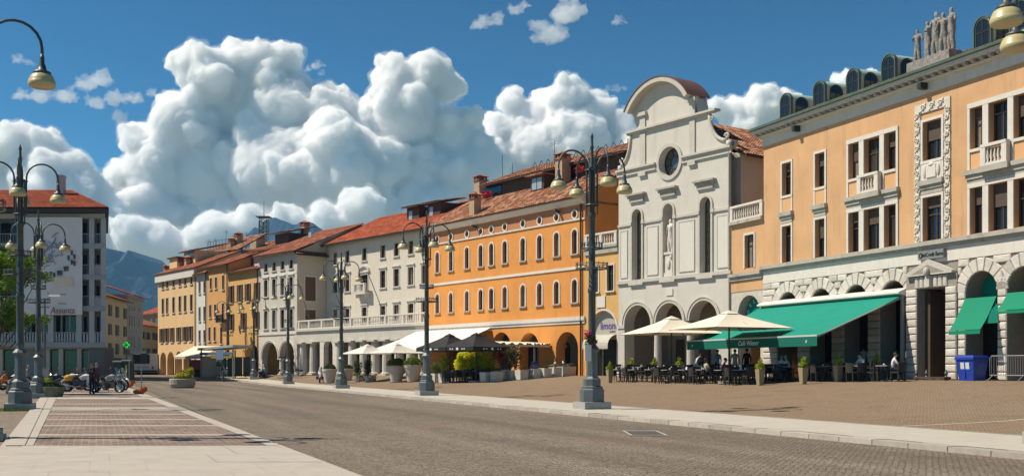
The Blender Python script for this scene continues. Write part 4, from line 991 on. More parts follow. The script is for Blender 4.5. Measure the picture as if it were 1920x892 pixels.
# ---------------------------------------------------------------- white palace with portico
f2 = Fac(557, D803*1553/1307, 803, D803)
WB = Bld('white_house', Fac(557, D803*1553/1307, 803, D803, back=3.7), .8, 'long cream-white house with balustraded columned portico beside the orange house', 'building')
S = WB.S; L_ = WB.f.L
zw = [(WB.Z(717.9, 459.5), WB.Z(717.9, 483.7)), (WB.Z(717.9, 507), WB.Z(717.9, 539.4)), (WB.Z(717.9, 573), WB.Z(717.9, 603))]
cols = [628.3, 651.3, 683.2, 717.9, 743.3, 770.3, 796]
M_wp = mat('warm_white_plaster', (.62, .56, .47), .85, .05, 1, .12, 14, (.45, .40, .33), .5, .4, streak=True)
items = []
for i, px in enumerate(cols):
    for r, (t, b) in enumerate(zw):
        w = .98
        if i == 2 and r == 1: items.append((S(px), b-.1, 1.45, t-b-.1, r, i))
        else: items.append((S(px), b, w if r else .9, t-b, r, i))
eav = 15.2
WB.wall(rect_poly(0, L_, 5.0, eav), [op_(*it[:4]) for it in items], M_wp, 'wall', .25)
for it in items: WB.window(*it[:4], rev=.22, trim=.13 if it[4] else .07, hood=.35 if it[4] else 0, tm=M_trim, gm=M_glass_b if it[5] % 2 else M_glass)
s = S(683.2); z = zw[1][1]-.15
WB.part(MB().box(s-1.2, s+1.2, -.7, 0, z-.35, z-.15).box(s-.9, s-.6, -.5, 0, z-.7, z-.351).box(s+.6, s+.9, -.5, 0, z-.7, z-.351), 'balcony_floor', M_trim)
balustrade(WB, s-1.1, s+1.1, z-.15, .95, -.6, M_trim, .28)
WB.part(MB().ring([(s+1.1*math.cos(math.pi*k/10), zw[1][0]+.1+.75*math.sin(math.pi*k/10)) for k in range(11)], [(s+.9*math.cos(math.pi*k/10), zw[1][0]+.1+.55*math.sin(math.pi*k/10)) for k in range(11)], -.2, 0, closed=False), 'curved_pediment', M_trim)
WB.shell(0, L_, eav, 11, M_wp)
WB.roof('roof_tiles', -.25, L_, -.7, 7.3, eav-.05, 19.0, M_tile_red)
WB.part(MB().prismx([(-.62, eav-.2), (-.62, eav-.06), (-.78, eav-.06), (-.78, eav-.2)], -.25, L_), 'gutter', M_gutter)
WB.part(MB().prismx([(0, eav), (7.3, 18.8), (11, eav)], 0, .2), 'gable', M_wp)
for px in (783, 822):
    a = WB.S(px, 4); WB.part(MB().box(a-1.1, a+1.1, 3.4, 6.5, 16.6, 18.5), 'roof_dormer', M_wood); WB.part(MB().box(a-.7, a-.1, 3.36, 3.4, 17.2, 18.1), 'dormer_pane', MATS['sky_pane'])
    WB.roof('dormer_tiles', a-1.5, a+1.5, 2.9, 6.5, 18.5, 19.2, M_tile)
# portico in front
zt = f2.z(660, 628); zent = f2.z(660, 612.5)
zcol = f2.z(660, 638)
z_f = .8
WB.part(MB().box(0, L_, -3.75, -3.15, zcol, zent-.22).box(-.05, L_, -3.95, -3.0, zent-.22, zent).box(0, L_, -3.7, -.02, zent-.3, zent-.23), 'entablature', M_ctrim)
posts = [S(p, -3.7) for p in (560, 579, 603, 627, 657, 690, 722, 755, 788)]
balustrade(WB, .05, L_-.05, zent, f2.z(660, 592)-zent-.1, -3.6, M_trim, .3, posts)
for px in (566, 585, 633.5, 657.5, 679, 700.5, 721.5, 744.5, 767, 789):
    column(WB, S(px, -3.7), -3.45, z_f, zcol, .48, M_ctrim, 16)
a0, a1 = S(607, -3.7), S(624, -3.7)
WB.wall(rect_poly(S(600, -3.7), S(631, -3.7), .5, zcol-.001), [arch_poly(a0, a1, .6, f2.z(615, 636))], M_stone, 'arch_pier', .6, y=-3.72)
WB.part(MB().box(.05, L_, -.1, 0, .5, 5.1), 'portico_back', M_inner)
for px in (640, 668, 690, 712, 735, 760): WB.part(MB().box(S(px)-.8, S(px)+.8, -.16, -.1, .8, 3.8), 'shop_window', M_dark)
# flag poles leaning from the balustrade
for px in (648, 722): 
    s = S(px, -3.7); WB.part(MB().tube([(s, -3.6, zent+.6), (s-2.0, -4.4, zent+5.2)], .04, 5), 'flag_pole', M_metal)
s = .3; WB.part(MB().tube([(s+2.5, -3.5, zent+.4), (s+.6, -4.2, zent+5.5)], .04, 5), 'flag_pole', M_metal)
# ---------------------------------------------------------------- grey-white corner house
Dg = D803*1553/1307
GB = Bld('corner_house', Fac(485, Dg*1377/1305, 557, Dg), .78, 'grey-white corner house with stone arches and red roof', 'building')
S = GB.S; L_ = GB.f.L; zg = lambda a, b: (GB.Z(546, a), GB.Z(546, b))
rows3 = [zg(487, 503.5), zg(519, 551.5), zg(579, 614)]
items = [(S(px), b, .85, t-b, r) for px in (498.7, 514, 529.8, 546) for r, (t, b) in enumerate(rows3)]
eav = GB.Z(555, 471); zb_ = GB.Z(546, 626)
GB.wall(rect_poly(0, L_, zb_, eav), [op_(*i[:4]) for i in items], M_greyw, 'wall', .22)
for i in items: GB.window(*i[:4], rev=.2, trim=.12 if i[4] else .05, hood=.35 if i[4] else 0, tm=M_trim, gm=M_glass_b)
GB.box('white_band', M_white, -.01, L_-.1, -.03, 0, rows3[1][0]+.35, rows3[1][0]+.6)
arcs = [(S(491.5), S(521.3), GB.Z(506, 641)), (S(524.6), S(552.8), GB.Z(538, 640))]
arcade(GB, 0, L_, .5, zb_, arcs, M_stone, .7, 'arcade_wall')
for a, b, t in arcs: archivolt(GB, a, b, t, .2, M_trim)
column(GB, (arcs[0][1]+arcs[1][0])/2, .35, .78, arcs[0][2]-(arcs[0][1]-arcs[0][0])/2, .26, M_trim)
GB.part(MB().box(-.05, L_+.05, -.1, 0, zb_, zb_+.2), 'belt', M_trim)
for r in range(13):
    z0 = .8+r*.36
    GB.part(MB().box(L_-.62+.1*(r % 2), L_+.04, -.045, 0, z0, z0+.33), 'quoin', M_stone)
GB.shell(0, L_, eav, 12, mat('cream_grey_plaster', (.54, .48, .38), .85, .06, .9, .1, 14))
sidew = GB.f.nin
for (p0, p1, y0, y1) in ((572, 591.6, 519, 564), (572, 591.6, 580.6, 609)):
    # the side wall runs back from the corner
    def yk(px): k = (px-CX)/F; P0 = GB.f.A+GB.f.u*L_; return (k*P0.y-P0.x)/(GB.f.nin.x-k*GB.f.nin.y)
    ya, yb = yk(p0), yk(p1); Dm = (GB.f.A+GB.f.u*L_+GB.f.nin*(ya+yb)/2).y; zt, zb2 = EYE+(HY-y0)/F*Dm, EYE+(HY-y1)/F*Dm
    GB.part(MB().box(L_-.1, L_+.015, ya, yb, zb2, zt), 'side_window', M_shut); GB.part(MB().box(L_, L_+.05, ya-.12, ya, zb2, zt).box(L_, L_+.05, yb, yb+.12, zb2, zt).box(L_, L_+.06, ya-.12, yb+.12, zt, zt+.15).box(L_, L_+.09, ya-.15, yb+.15, zb2-.12, zb2), 'side_surround', M_trim)
GB.roof('roof_tiles', -.3, L_+.45, -.7, 8.4, eav-.02, eav+3.75, M_tile_mid)
GB.part(MB().prismx([(0, eav), (8.4, eav+3.6), (12, eav)], L_-.2, L_), 'gable', MATS['cream_grey_plaster'])
side_roof(GB, -.5, 3.6, L_+.75, L_-.05, eav-.35, eav+.05, M_tile_mid, 'skirt_tiles')
a = GB.S(545, 6); GB.part(MB().box(a-2.0, a+1.2, 5, 8.5, eav+1.5, eav+3.5), 'roof_dormer', M_wood); GB.roof('dormer_tiles', a-2.4, a+1.6, 4.3, 8.6, eav+3.5, eav+4.5, M_tile)
GB.part(MB().box(L_/2-2.0, L_/2-1.4, 5.2, 5.26, eav+1.9, eav+3.1), 'dormer_pane', MATS['sky_pane'])
chimney(GB, GB.S(572, 8), 8, eav+3.4, eav+5.2, .8)
# ---------------------------------------------------------------- narrow houses further along the row
D485 = Dg*1377/1305; D428 = D485*1185/1128; D388 = D428*1078/1038; D368 = D388*988/968; D296 = D368*968/896
def house(name, xl, Dl, xr, Dr_, z0, label, m, eavpy, rows, cols, shut=None, arcs=(), roofm=None, roofd=6, rise=3.2, trim=.08, ov=.5, w=.8, wm=None, shut_rows=None):
    B = Bld(name, Fac(xl, Dl, xr, Dr_), z0, label, 'building'); S = B.S; L_ = B.f.L
    xm, ep = eavpy; ev = B.Z(xm, ep)
    items = []
    for ri, (xr_, yt, yb, cs) in enumerate(rows):
        t, b = B.Z(xr_, yt), B.Z(xr_, yb)
        for c in (cs or cols): items.append((S(c), b, w, t-b, shut if shut_rows is None or ri in shut_rows else None))
    holes = [op_(*i[:4]) for i in items]+[arch_poly(S(a), S(b), .6, B.Z((a+b)/2, t)) for a, b, t in arcs]
    B.wall(rect_poly(0, L_, .4, ev), holes, m, 'wall', .2, hd=[.2]*len(items)+[.8]*len(arcs))
    for i in items: B.window(*i[:4], rev=.17, trim=trim, tm=wm or M_trim, shut=i[4], gm=M_glass_b)
    B.shell(0, L_, ev, roofd*1.4, m)
    B.roof('roof_tiles', -.25, L_+.3, -ov, roofd, ev-.05, ev+rise, roofm or M_tile_mid)
    B.part(MB().prismx([(0, ev), (roofd, ev+rise-.15), (roofd*1.4, ev)], L_-.15, L_), 'gable', m)
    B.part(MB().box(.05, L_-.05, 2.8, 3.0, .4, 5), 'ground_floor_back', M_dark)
    B.part(MB().tube([(L_-.15, -.1, z0), (L_-.15, -.1, ev)], .06, 5), 'downpipe', M_gutter)
    B.ev = ev; return B
YH = house('shuttered_house', 428, D428, 485, D485, .76, 'yellow-orange house with brown shutters and one dark arch', M_yellow, (470, 506), [(463, 532, 564.6, None), (463, 586, 617, (434, 457, 481))], (434, 450, 465, 482), M_shut, [(460, 485.5, 643.7)], M_tile_mid, 5, 1.5, .06, w=.75)
YH.part(MB().box(.3, YH.f.L, 3, 7, YH.ev, YH.ev+2.6), 'set_back_storey', M_greyw)
YH.roof('upper_tiles', 0, YH.f.L+.3, 2.3, 8, YH.ev+2.6, YH.ev+4.6, M_tile_mid)
for px in (466, 473): a = YH.S(px, 3); YH.part(MB().box(a-.35, a+.35, 2.95, 3, YH.ev+1.2, YH.ev+2.2), 'attic_window', M_frame)
OH = house('narrow_orange_house', 388, D388, 428, D428, .76, 'narrow dull orange house with slim windows and small balcony', mat('peach_plaster', (.60, .32, .12), .85, .07, .8, .1, 14), (410, 498), [(396, 521, 542, (395.5, 405.2)), (418, 516, 543, (418.6,)), (396, 571, 595, (394.4, 403.8)), (418, 568, 603, (418.2,)), (396, 613, 639, (393, 402.8)), (418, 613, 644, (415,))], (), None, (), M_tile_mid, 6.5, 2.6, .05, w=.62)
a = OH.S(418.2); z = OH.Z(418, 603); balustrade(OH, a-.9, a+.9, z-.1, .95, -.45, M_gutter, .2); OH.part(MB().box(a-.9, a+.9, -.6, 0, z-.2, z-.101), 'balcony_floor', M_trim_o)
NH = house('narrow_white_house', 368, D368, 388, D388, .75, 'very narrow white house squeezed between cream and orange houses', M_white, (378, 513), [(378.5, 526, 549.5, None), (378.5, 575, 601.5, None), (378.5, 618.5, 642, None)], (374.5, 383.6), None, (), M_tile_mid, 5, 2.0, .05, w=.6)
CH_ = house('cream_house', 296, D296, 368, D368, .7, 'tall cream house with arcade at the far end of the row', M_cream, (340, 507), [(337.5, 516.9, 536, None), (337.5, 555, 585, None), (337.5, 613, 640, (303.5, 312.5, 323, 335.5, 347, 357.5))], (305.6, 313.6, 325.7, 337.5, 347.3, 359), M_shut, [(300.5, 311.5, 660), (313.5, 326.5, 659), (329, 341, 658), (344, 358, 656)], M_tile_mid, 6, 2.6, .07, w=.85, shut_rows=(2,))
CH_.part(MB().box(-.1, CH_.f.L+.1, -.4, 0, CH_.ev-1.1, CH_.ev-.06), 'cove_cornice', M_trim)
for px, h in ((313, .6), (325, .9), (338, 1.1), (352, 1.2)): chimney(CH_, CH_.S(px, 2.5), 2.5, CH_.ev+.8, CH_.ev+h+1.2, .7)
a, b = CH_.S(318, 2), CH_.S(332, 2); CH_.part(MB().box(a, b, 2, 5, CH_.ev+.6, CH_.ev+2.4), 'roof_dormer', M_cream); CH_.part(MB().box(a-.3, b+.3, 1.7, 5.2, CH_.ev+2.4, CH_.ev+2.55), 'dormer_roof', M_wood)
a, b = CH_.S(345, 3), CH_.S(366, 3); CH_.part(MB().box(a, b, 3, 7, CH_.ev+1, CH_.ev+3.2), 'roof_room', M_cream); CH_.roof('room_tiles', a-.5, b+.5, 2.4, 7.6, CH_.ev+3.1, CH_.ev+4.4, M_tile)
CH_.part(MB().box((a+b)/2-.6, b-.5, 2.94, 3, CH_.ev+2.0, CH_.ev+3.0), 'roof_room_pane', mat('teal_pane', (.10, .30, .30), .1))
# shop sign board and awning at the cream house
a, b = CH_.S(344), CH_.S(357); CH_.part(MB().box(a, b, -.25, -.05, CH_.Z(350, 672), CH_.Z(350, 657)), 'shop_sign', mat('pale_sign', (.45, .45, .42), .6))
# dark roofs, antennas and mast behind the narrow houses
bk = Bld('back_house', Fac(372, 158, 455, 148), .7, 'dark-walled house with roof terrace behind the narrow houses', 'building')
z1 = bk.Z(420, 474)
bk.part(MB().box(0, bk.f.L, 0, 8, .5, z1), 'wall', mat('dark_plaster', (.20, .17, .14), .9, .1, 1))  # dark wall colour of the house itself
bk.roof('roof_tiles', -.6, bk.f.L+.6, -.8, 5, z1, z1+2.9, M_tile, s0t=3, s1t=bk.f.L-2)
for k, px in enumerate((392, 404, 424, 440, 462)): antenna(bk, bk.S(px, 2), 2, z1+.5, 2.4+.9*(k == 2), 3, 1.8)
mb = MB()
for k in range(7): mb.tube([(bk.S(386)+k*.9, .3, z1), (bk.S(386)+k*.9, .3, z1+2)], .03, 4)
mb.tube([(bk.S(386), .3, z1+2), (bk.S(386)+6.3, .3, z1+2)], .03, 4).tube([(bk.S(386), .3, z1+1), (bk.S(386)+6.3, .3, z1+1)], .025, 4); bk.part(mb, 'terrace_railing', M_gutter)
chimney(bk, bk.S(447, 2), 2, z1, z1+3, .9); chimney(bk, bk.S(434, 1), 1, z1, z1+2.2, .7)
hd = Bld('rear_house', Fac(448, 165, 520, 158), .7, 'tile-roofed house behind the corner house carrying a chimney', 'building')
z1 = hd.Z(480, 470); hd.part(MB().box(0, hd.f.L, 0, 9, .5, z1), 'wall', M_greyw); hd.roof('roof_tiles', -.6, hd.f.L+.6, -.8, 6, z1, z1+2.4, M_tile)
chimney(hd, hd.S(483, 1), 1, z1, z1+2.5, 1.6)
# lattice radio mast
Ym = 230; mz0, mz1, mzt = P(495, 470, Ym).z, P(495, 408, Ym).z, P(495, 375, Ym).z; mx = P(495, 470, Ym).x
ms = empty('radio_mast', (mx, Ym, mz0), 0, 'steel lattice radio mast rising behind the tiled roofs', 'mast'); H = mz1-mz0; mb = MB(); w = .75
for sx in (-1, 1):
    for sy in (-1, 1): mb.tube([(sx*w, sy*w, -6), (sx*w, sy*w, H)], .07, 4)
n = 7
for k in range(n):
    za, zb2 = H*k/n, H*(k+1)/n
    for sx, sy, tx, ty in ((-1, -1, 1, -1), (1, -1, 1, 1), (1, 1, -1, 1), (-1, 1, -1, -1)): mb.tube([(sx*w, sy*w, za), (tx*w, ty*w, zb2)], .045, 3).tube([(sx*w, sy*w, zb2), (tx*w, ty*w, zb2)], .045, 3)
mb.build('lattice', M_gutter, ms); MB().box(-1.5, 1.5, -1.5, 1.5, H, H+.15).build('platform', M_gutter, ms); MB().tube([(0, 0, H), (0, 0, mzt-mz0)], [.09, .03], 5).build('aerial', M_gutter, ms)
mb = MB()
for k in range(4): a = k*1.57+.4; mb.box(1.0*math.cos(a)-.15, 1.0*math.cos(a)+.15, math.sin(a)-.1, math.sin(a)+.1, H*.45, H*.9)
mb.build('aerial_panel', mat('pale_panel', (.4, .4, .38), .6), ms)
# ---------------------------------------------------------------- office block at the left, its front turned to the camera
LB = Bld('office_block', Fac(-140, 112, 197, 112), .5, 'grey concrete office block with balconies, red roof and hanging banner', 'building')
S = LB.S; Z = LB.Z; L_ = LB.f.L
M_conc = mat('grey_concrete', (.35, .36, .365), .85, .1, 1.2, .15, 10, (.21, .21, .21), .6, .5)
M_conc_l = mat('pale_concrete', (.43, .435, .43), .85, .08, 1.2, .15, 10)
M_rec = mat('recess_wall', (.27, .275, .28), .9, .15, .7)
zE = Z(100, 400); sk = -.39                               # plan skewed: the flank follows the street
def skew(mb): mb.v = [(x+sk*y, y, z) for x, y, z in mb.v]; return mb
slabs_ = [Z(0, p) for p in (646, 578, 519, 461)]          # floor edges
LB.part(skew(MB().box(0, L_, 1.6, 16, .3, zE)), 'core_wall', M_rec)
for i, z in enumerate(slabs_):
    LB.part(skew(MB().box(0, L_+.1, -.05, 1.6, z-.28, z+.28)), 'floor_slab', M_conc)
LB.part(skew(MB().box(0, L_, .2, 1.61, zE-.5, zE)), 'top_beam', M_conc_l)
for px in (-110, -60, -10, 42, 95, 148, 172, 194):
    s = S(px); LB.part(skew(MB().box(s-.28, s+.28, -.02, .55, slabs_[0]-.27, zE-.5)), 'column', M_conc_l)
for zi, z in enumerate(slabs_):
    zt = (slabs_[zi+1] if zi < 3 else zE)-.6
    for p0, p1 in ((150, 168), (177, 192), (44, 92), (-8, 40), (-58, -12), (99, 146)):
        a, b = S(p0), S(p1)
        if zi == 0 and p0 in (44, 99, -8):
            n = 4 if p0 != 99 else 3
            for k in range(n):
                x0, x1 = a+(b-a)*k/n+.12, a+(b-a)*(k+1)/n-.12; w = LB.part(skew(MB().box(x0, x1, 1.52, 1.62, z+.9, zt-.1)), 'window', M_glass)
                LB.part(skew(MB().box(x1+.02, x1+.2, 1.5, 1.63, z+.35, zt)), 'mullion', M_conc_l)
        else:
            w = LB.part(skew(MB().box(a+.3, b-.3, 1.5, 1.62, z+.35, zt-.2)), 'window', M_glass)
        # railing
        mb = MB().box(a, b, .05, .1, z+1.25, z+1.32)
        if zi == 0:
            n = max(3, int((b-a)/.28))
            for k in range(n): mb.box(a+(b-a)*k/n, a+(b-a)*(k+.55)/n, .05, .09, z+.3, z+1.2)
        elif p0 in (177,) and zi in (0, 1, 2): mb.box(a, b, .05, .1, z+.3, z+1.2)
        else:
            n = max(3, int((b-a)/.16))
            for k in range(n): mb.box(a+(b-a)*k/n, a+(b-a)*k/n+.03, .06, .085, z+.3, z+1.25)
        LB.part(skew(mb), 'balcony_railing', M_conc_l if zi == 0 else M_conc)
# ground floor shops
for p0, p1 in ((-60, -10), (-4, 22), (86, 104), (110, 142), (143, 162)):
    LB.part(MB().box(S(p0), S(p1), 1.2, 1.6, .5, 3.4), 'shop_window', M_glass)
for p in (-7, 82, 107, 142, 164): LB.part(MB().box(S(p)-.22, S(p)+.22, .9, 1.6, .5, 3.55), 'shop_pillar', mat('cream_pillar', (.50, .46, .38), .8))
LB.part(MB().box(S(-130), S(164), .95, 1.5, 3.551, slabs_[0]-.3), 'shop_fascia', mat('cream_fascia', (.42, .40, .35), .8))
LB.part(MB().box(S(165), L_-.2, .3, 3, .4, slabs_[0]-.29), 'corner_wall', mat('dark_render', (.14, .14, .145), .85))
# roof: broad hipped slope with deep eaves
ov = 1.0; e0, e1 = -ov*1.3, 17; xr = S(213)
und = MB(); z_e = Z(100, 393)
top = Z(80, 340)+.4
und.add([(-4, e0, z_e), (xr, e0, z_e), (xr+sk*18, 17, z_e), (-4, 17, z_e), (-4, e0, z_e-.35), (xr, e0, z_e-.35), (xr+sk*18, 17, z_e-.35), (-4, 17, z_e-.35)], [(0, 1, 5, 4), (1, 2, 6, 5), (4, 5, 6, 7), (0, 1, 2, 3)]); LB.part(und, 'eaves', mat('eaves_brown', (.06, .05, .045), .8))
hz = LB.roof('roof_tiles', -4, xr, e0, 8, z_e+.03, top, M_tile_red, s0t=-4, s1t=S(75), pitch=.3, course=.45)
LB.part(MB().add([(xr, e0, z_e+.02), (xr+sk*18, 17, z_e+.02), (S(75), 8, top)], [(0, 1, 2)]), 'hip_slope', M_tile_red)
LB.part(MB().box(S(74)-.35, S(74)+.35, 5, 5.8, top-1.5, top+1.2).box(S(74)-.42, S(74)+.42, 4.9, 5.9, top+1.0, top+1.1), 'roof_vent', M_conc)
# the hanging banner, a thing of its own
bn = empty('banner', (*(LB.f.A+LB.f.u*S(97)), Z(97, 590)), 0, 'large pale banner with sketch and red lettering hung on the office block', 'banner')
bw, bh = S(147)-S(28), Z(97, 408)-Z(97, 590)
M_ban = mat('banner_cloth', (.74, .71, .70), .85, .05, .5)
n = 24; vs = []; fs = []
for i in range(n+1):
    x = -bw/2+bw*i/n; y = -.32+.05*math.sin(i*.9)
    vs += [(x, y, 0), (x, y, bh), (x, y+.03, 0), (x, y+.03, bh)]
for i in range(n): k = i*4; fs += [(k, k+4, k+5, k+1), (k+2, k+3, k+7, k+6)]
put('cloth', mesh('cloth', vs, fs, M_ban, True), bn)
M_ink = mat('banner_ink', (.30, .29, .46), .8, .3, 2); M_ink2 = mat('banner_red', (.42, .16, .17), .8); M_ink3 = mat('banner_wash', (.80, .66, .52), .8, .1, 1); M_ink4 = mat('banner_dark', (.12, .11, .13), .8)
def bx_(px): return S(px)-S(97)
def bz_(py): return Z(97, py)-Z(97, 590)
rng = random.Random(4)
mb = MB()
for k in range(40):                                       # loose sketched strokes
    px, py = 97+rng.gauss(-3, 12), 470+rng.gauss(0, 14); a = rng.uniform(0, 6.3); q = []
    for j in range(6): q.append((bx_(px), -.40, bz_(py))); a += rng.uniform(-.9, .9); px += 3*math.cos(a); py += 3*math.sin(a)
    mb.tube(q, .05, 4)
mb.build('sketch', M_ink, bn)['kind'] = 'stuff'
mb = MB()
for (px, py) in ((132, 462), (137, 470), (142, 478), (131, 480), (137, 488), (142, 490), (112, 508), (117, 508), (104, 512), (124, 500), (129, 500), (98, 510)): mb.tube([(bx_(px), -.40, bz_(py)), (bx_(px+.6), -.40, bz_(py+7)), (bx_(px-.8), -.40, bz_(py+9))], [.14, .11, .04], 5)
mb.build('brush_mark', M_ink4, bn)
MB().box(bx_(104), bx_(140), -.395, -.385, bz_(538), bz_(520)).build('colour_wash', M_ink3, bn)
text_on(bn, 'Assunta', 1.0, M_ink2, (bx_(120), -.40, bz_(582.5)), .02, shear=.2, sx=.8)
for (a, b, c, d) in ((114, 127, 551.5, 553), (112, 127, 568.5, 570), (92, 95, 549, 551), (78, 96, 575, 577)): MB().box(bx_(a), bx_(b), -.40, -.39, bz_(d), bz_(c)).build('printed_line', M_ink2, bn)
# ---------------------------------------------------------------- houses of the far street
def Ds(x): return 150*510/(700-x)
PB = Bld('pale_house', Fac(180, Ds(180), 238, Ds(238)), .6, 'pale yellow house with green shutters beyond the office block', 'building')
S = PB.S; ev = PB.Z(238, 566); L_ = PB.f.L
M_pale = mat('pale_yellow_plaster', (.60, .50, .31), .85, .06, .8, .1, 14)
items = [(S(px), PB.Z(219, b), 1.0, PB.Z(219, t)-PB.Z(219, b)) for px in (206, 219.5, 234) for t, b in ((574, 595), (609, 629), (644, 664))]
PB.wall(rect_poly(0, L_, .3, ev), [op_(*i) for i in items], M_pale, 'wall', .2)
for i in items: PB.window(*i, rev=.15, trim=.08, shut=M_shut_g, gm=M_glass_b)
PB.shell(0, L_, ev, 10, M_pale); PB.roof('roof_tiles', -.5, L_+.4, -.9, 7, ev-.1, ev+2.8, M_tile_mid)
PB.part(MB().box(.2, L_-.2, -.5, 0, PB.Z(219, 676), PB.Z(219, 671)).box(.4, L_-.5, -.06, 0, .6, PB.Z(219, 677)), 'shop_front', M_wood)
PC = Bld('columned_house', Fac(238, Ds(238)+.3, 268, Ds(268)), .6, 'grey stone house with tall paired windows in the far street', 'building')
S = PC.S; L_ = PC.f.L; ev2 = ev+1.2
items = [(S(px), PC.Z(252, b), .62, PC.Z(252, t)-PC.Z(252, b)) for px in (242.5, 247, 251.5, 260.5) for t, b in ((574, 584), (591, 612), (630, 652))]
PC.wall(rect_poly(0, L_, .3, ev2), [op_(*i, True) for i in items], mat('grey_stone_front', (.36, .32, .27), .85, .1, 2), 'wall', .3)
for i in items: PC.window(*i, True, rev=.25, trim=.1, gm=M_glass_b)
PC.shell(0, L_, ev2, 10, MATS['grey_stone_front']); PC.roof('roof_tiles', -.4, L_+.6, -1.0, 7, ev2-.05, ev2+2.6, M_tile_red)
PC.part(MB().box(-.1, L_+.2, -.5, 0, PC.Z(252, 663), PC.Z(252, 656)).box(0, L_+.1, -.3, 0, ev2-.5, ev2-.06), 'cornice', M_trim_o)
def Dt(x): return 205*(900-265)/(900-x)
PD = Bld('far_house', Fac(262, Dt(262), 312, Dt(312)), .6, 'low yellow house closing the far street behind the bus', 'building')
S = PD.S; ev3 = PD.Z(285, 612); L_ = PD.f.L
items = [(S(px), PD.Z(285, b), 1.1, PD.Z(285, t)-PD.Z(285, b)) for px in (269, 278, 289, 296) for t, b in ((623, 637), (653, 672))]
PD.wall(rect_poly(0, L_, .3, ev3), [op_(*i) for i in items], M_yellow, 'wall', .2)
for i in items: PD.window(*i, rev=.15, trim=.06, shut=M_shut, gm=M_glass_b)
PD.shell(0, L_, ev3, 10, M_yellow); PD.roof('roof_tiles', -.5, L_+.4, -.9, 7, ev3, ev3+2.5, M_tile_mid)
PE = Bld('upper_far_house', Fac(258, 235, 325, 215), .6, 'brown house with red tile roof above the low yellow house', 'building')
z1 = PE.Z(280, 590); PE.part(MB().box(0, PE.f.L, 0, 10, .3, z1), 'wall', mat('brown_plaster', (.30, .21, .14), .9, .1, 1)); PE.roof('roof_tiles', -.5, PE.f.L+.5, -1.2, 6, z1, PE.Z(280, 566), M_tile_red)
for px in (272, 284, 294): a = PE.S(px); PE.part(MB().box(a-.6, a+.6, -.03, 0, z1-2.6, z1-.9), 'window', M_glass_b)
# ---------------------------------------------------------------- lamp posts
def gpix(px, py, Y0=12, Y1=260):
    """where the ray through a pixel meets the ground"""
    k = (px-CX)/F; q = (py-HY)/F; Y = Y0
    while Y < Y1:
        if EYE-q*Y <= g(k*Y, Y): break
        Y += .15
    return Vector((k*Y, Y, g(k*Y, Y)))
def pb(px, b): k = (px-CX)/F; Y = b/(TY*k-TX); return Vector((k*Y, Y, g(k*Y, Y)))
M_iron = mat('lamp_iron', (.075, .085, .085), .45, .2, 5, .15, 30, metal=.35)
M_iron_b = mat('lamp_base_iron', (.12, .14, .145), .5, .2, 4, .2, 20, metal=.3)
M_shade = mat('lamp_glass', (.50, .43, .22), .35, .05, 4, spec=.5)
M_plinth = mat('plinth_stone', (.33, .32, .30), .85, .15, 4, .3, 20)
def octo(r, z): return [(r, z)]
LM = {}
LM['plinth'] = MB().box(-.5, .5, -.5, .5, -.3, .24).me('plinth', M_plinth)
LM['pedestal'] = MB().lathe([(.42, .24), (.42, .66), (.37, .70), (.37, .76), (.30, .80), (.30, 1.02), (.25, 1.06), (.20, 1.12), (.195, 1.95), (.25, 2.0), (.27, 2.06), (.24, 2.10), (.15, 2.2), (.15, 2.34)], 8, a0=math.pi/8).me('pedestal', M_iron_b)
LM['pole'] = MB().lathe([(.15, 2.34), (.13, 2.4), (.125, 4.0), (.15, 4.05), (.15, 4.15), (.12, 4.2), (.11, 6.6), (.135, 6.65), (.135, 6.75), (.095, 6.8), (.09, 8.6), (.055, 8.7), (.05, 9.0), (.08, 9.05), (.045, 9.12), (.04, 9.35), (.06, 9.4), (.0, 9.6)], 10).me('pole', M_iron, True)
mb = MB()
for k in range(4):
    a = math.pi/4+k*math.pi/2; x, y = .2*math.cos(a), .2*math.sin(a); mb.tube([(x, y, 6.7), (x, y, 8.3)], .022, 5)
for z in (7.05, 8.25): mb.tube([(.24*math.cos(2*math.pi*k/14), .24*math.sin(2*math.pi*k/14), z) for k in range(14)], .025, 4, True); mb.tube([(-.24, 0, z), (.24, 0, z)], .02, 4).tube([(0, -.24, z), (0, .24, z)], .02, 4)
LM['rod_cage'] = mb.me('rod_cage', M_iron)
def hoop(r, z):
    mb = MB().tube([(r*math.cos(2*math.pi*k/16), r*math.sin(2*math.pi*k/16), z) for k in range(16)], .022, 4, True).tube([(r*math.cos(2*math.pi*k/16), r*math.sin(2*math.pi*k/16), z+.16) for k in range(16)], .016, 4, True)
    for k in range(16): a = 2*math.pi*k/16; mb.tube([(r*math.cos(a), r*math.sin(a), z), (r*math.cos(a), r*math.sin(a), z+.22)], .014, 3)
    for k in range(4): a = k*math.pi/2; mb.tube([(0, 0, z), (r*math.cos(a), r*math.sin(a), z)], .018, 4)
    return mb
LM['basket_hoop'] = hoop(.36, 5.55).me('basket_hoop', M_iron); LM['basket_hoop2'] = hoop(.55, 4.85).me('basket_hoop', M_iron)
pts = [(.2, 0, 7.1), (.2, 0, 8.2)]+[(.2+.53*(1-math.cos(math.pi*k/10)), 0, 8.35+.55*math.sin(math.pi*k/10)) for k in range(11)]+[(1.26, 0, 8.2)]
LM['arm'] = MB().tube(pts, .033, 6).me('arm', M_iron, True)
LM['cap'] = MB().lathe([(.03, 8.25), (.05, 8.15), (.05, 8.05), (.08, 7.98), (.09, 7.9), (.18, 7.86), (.19, 7.8)], 12, (1.26, 0, 0)).me('cap', M_iron, True)
LM['shade'] = MB().lathe([(.15, 7.83), (.225, 7.77), (.265, 7.69), (.278, 7.63), (.285, 7.62), (.272, 7.55), (.25, 7.53)], 18, (1.26, 0, 0)).me('shade', M_shade, True)
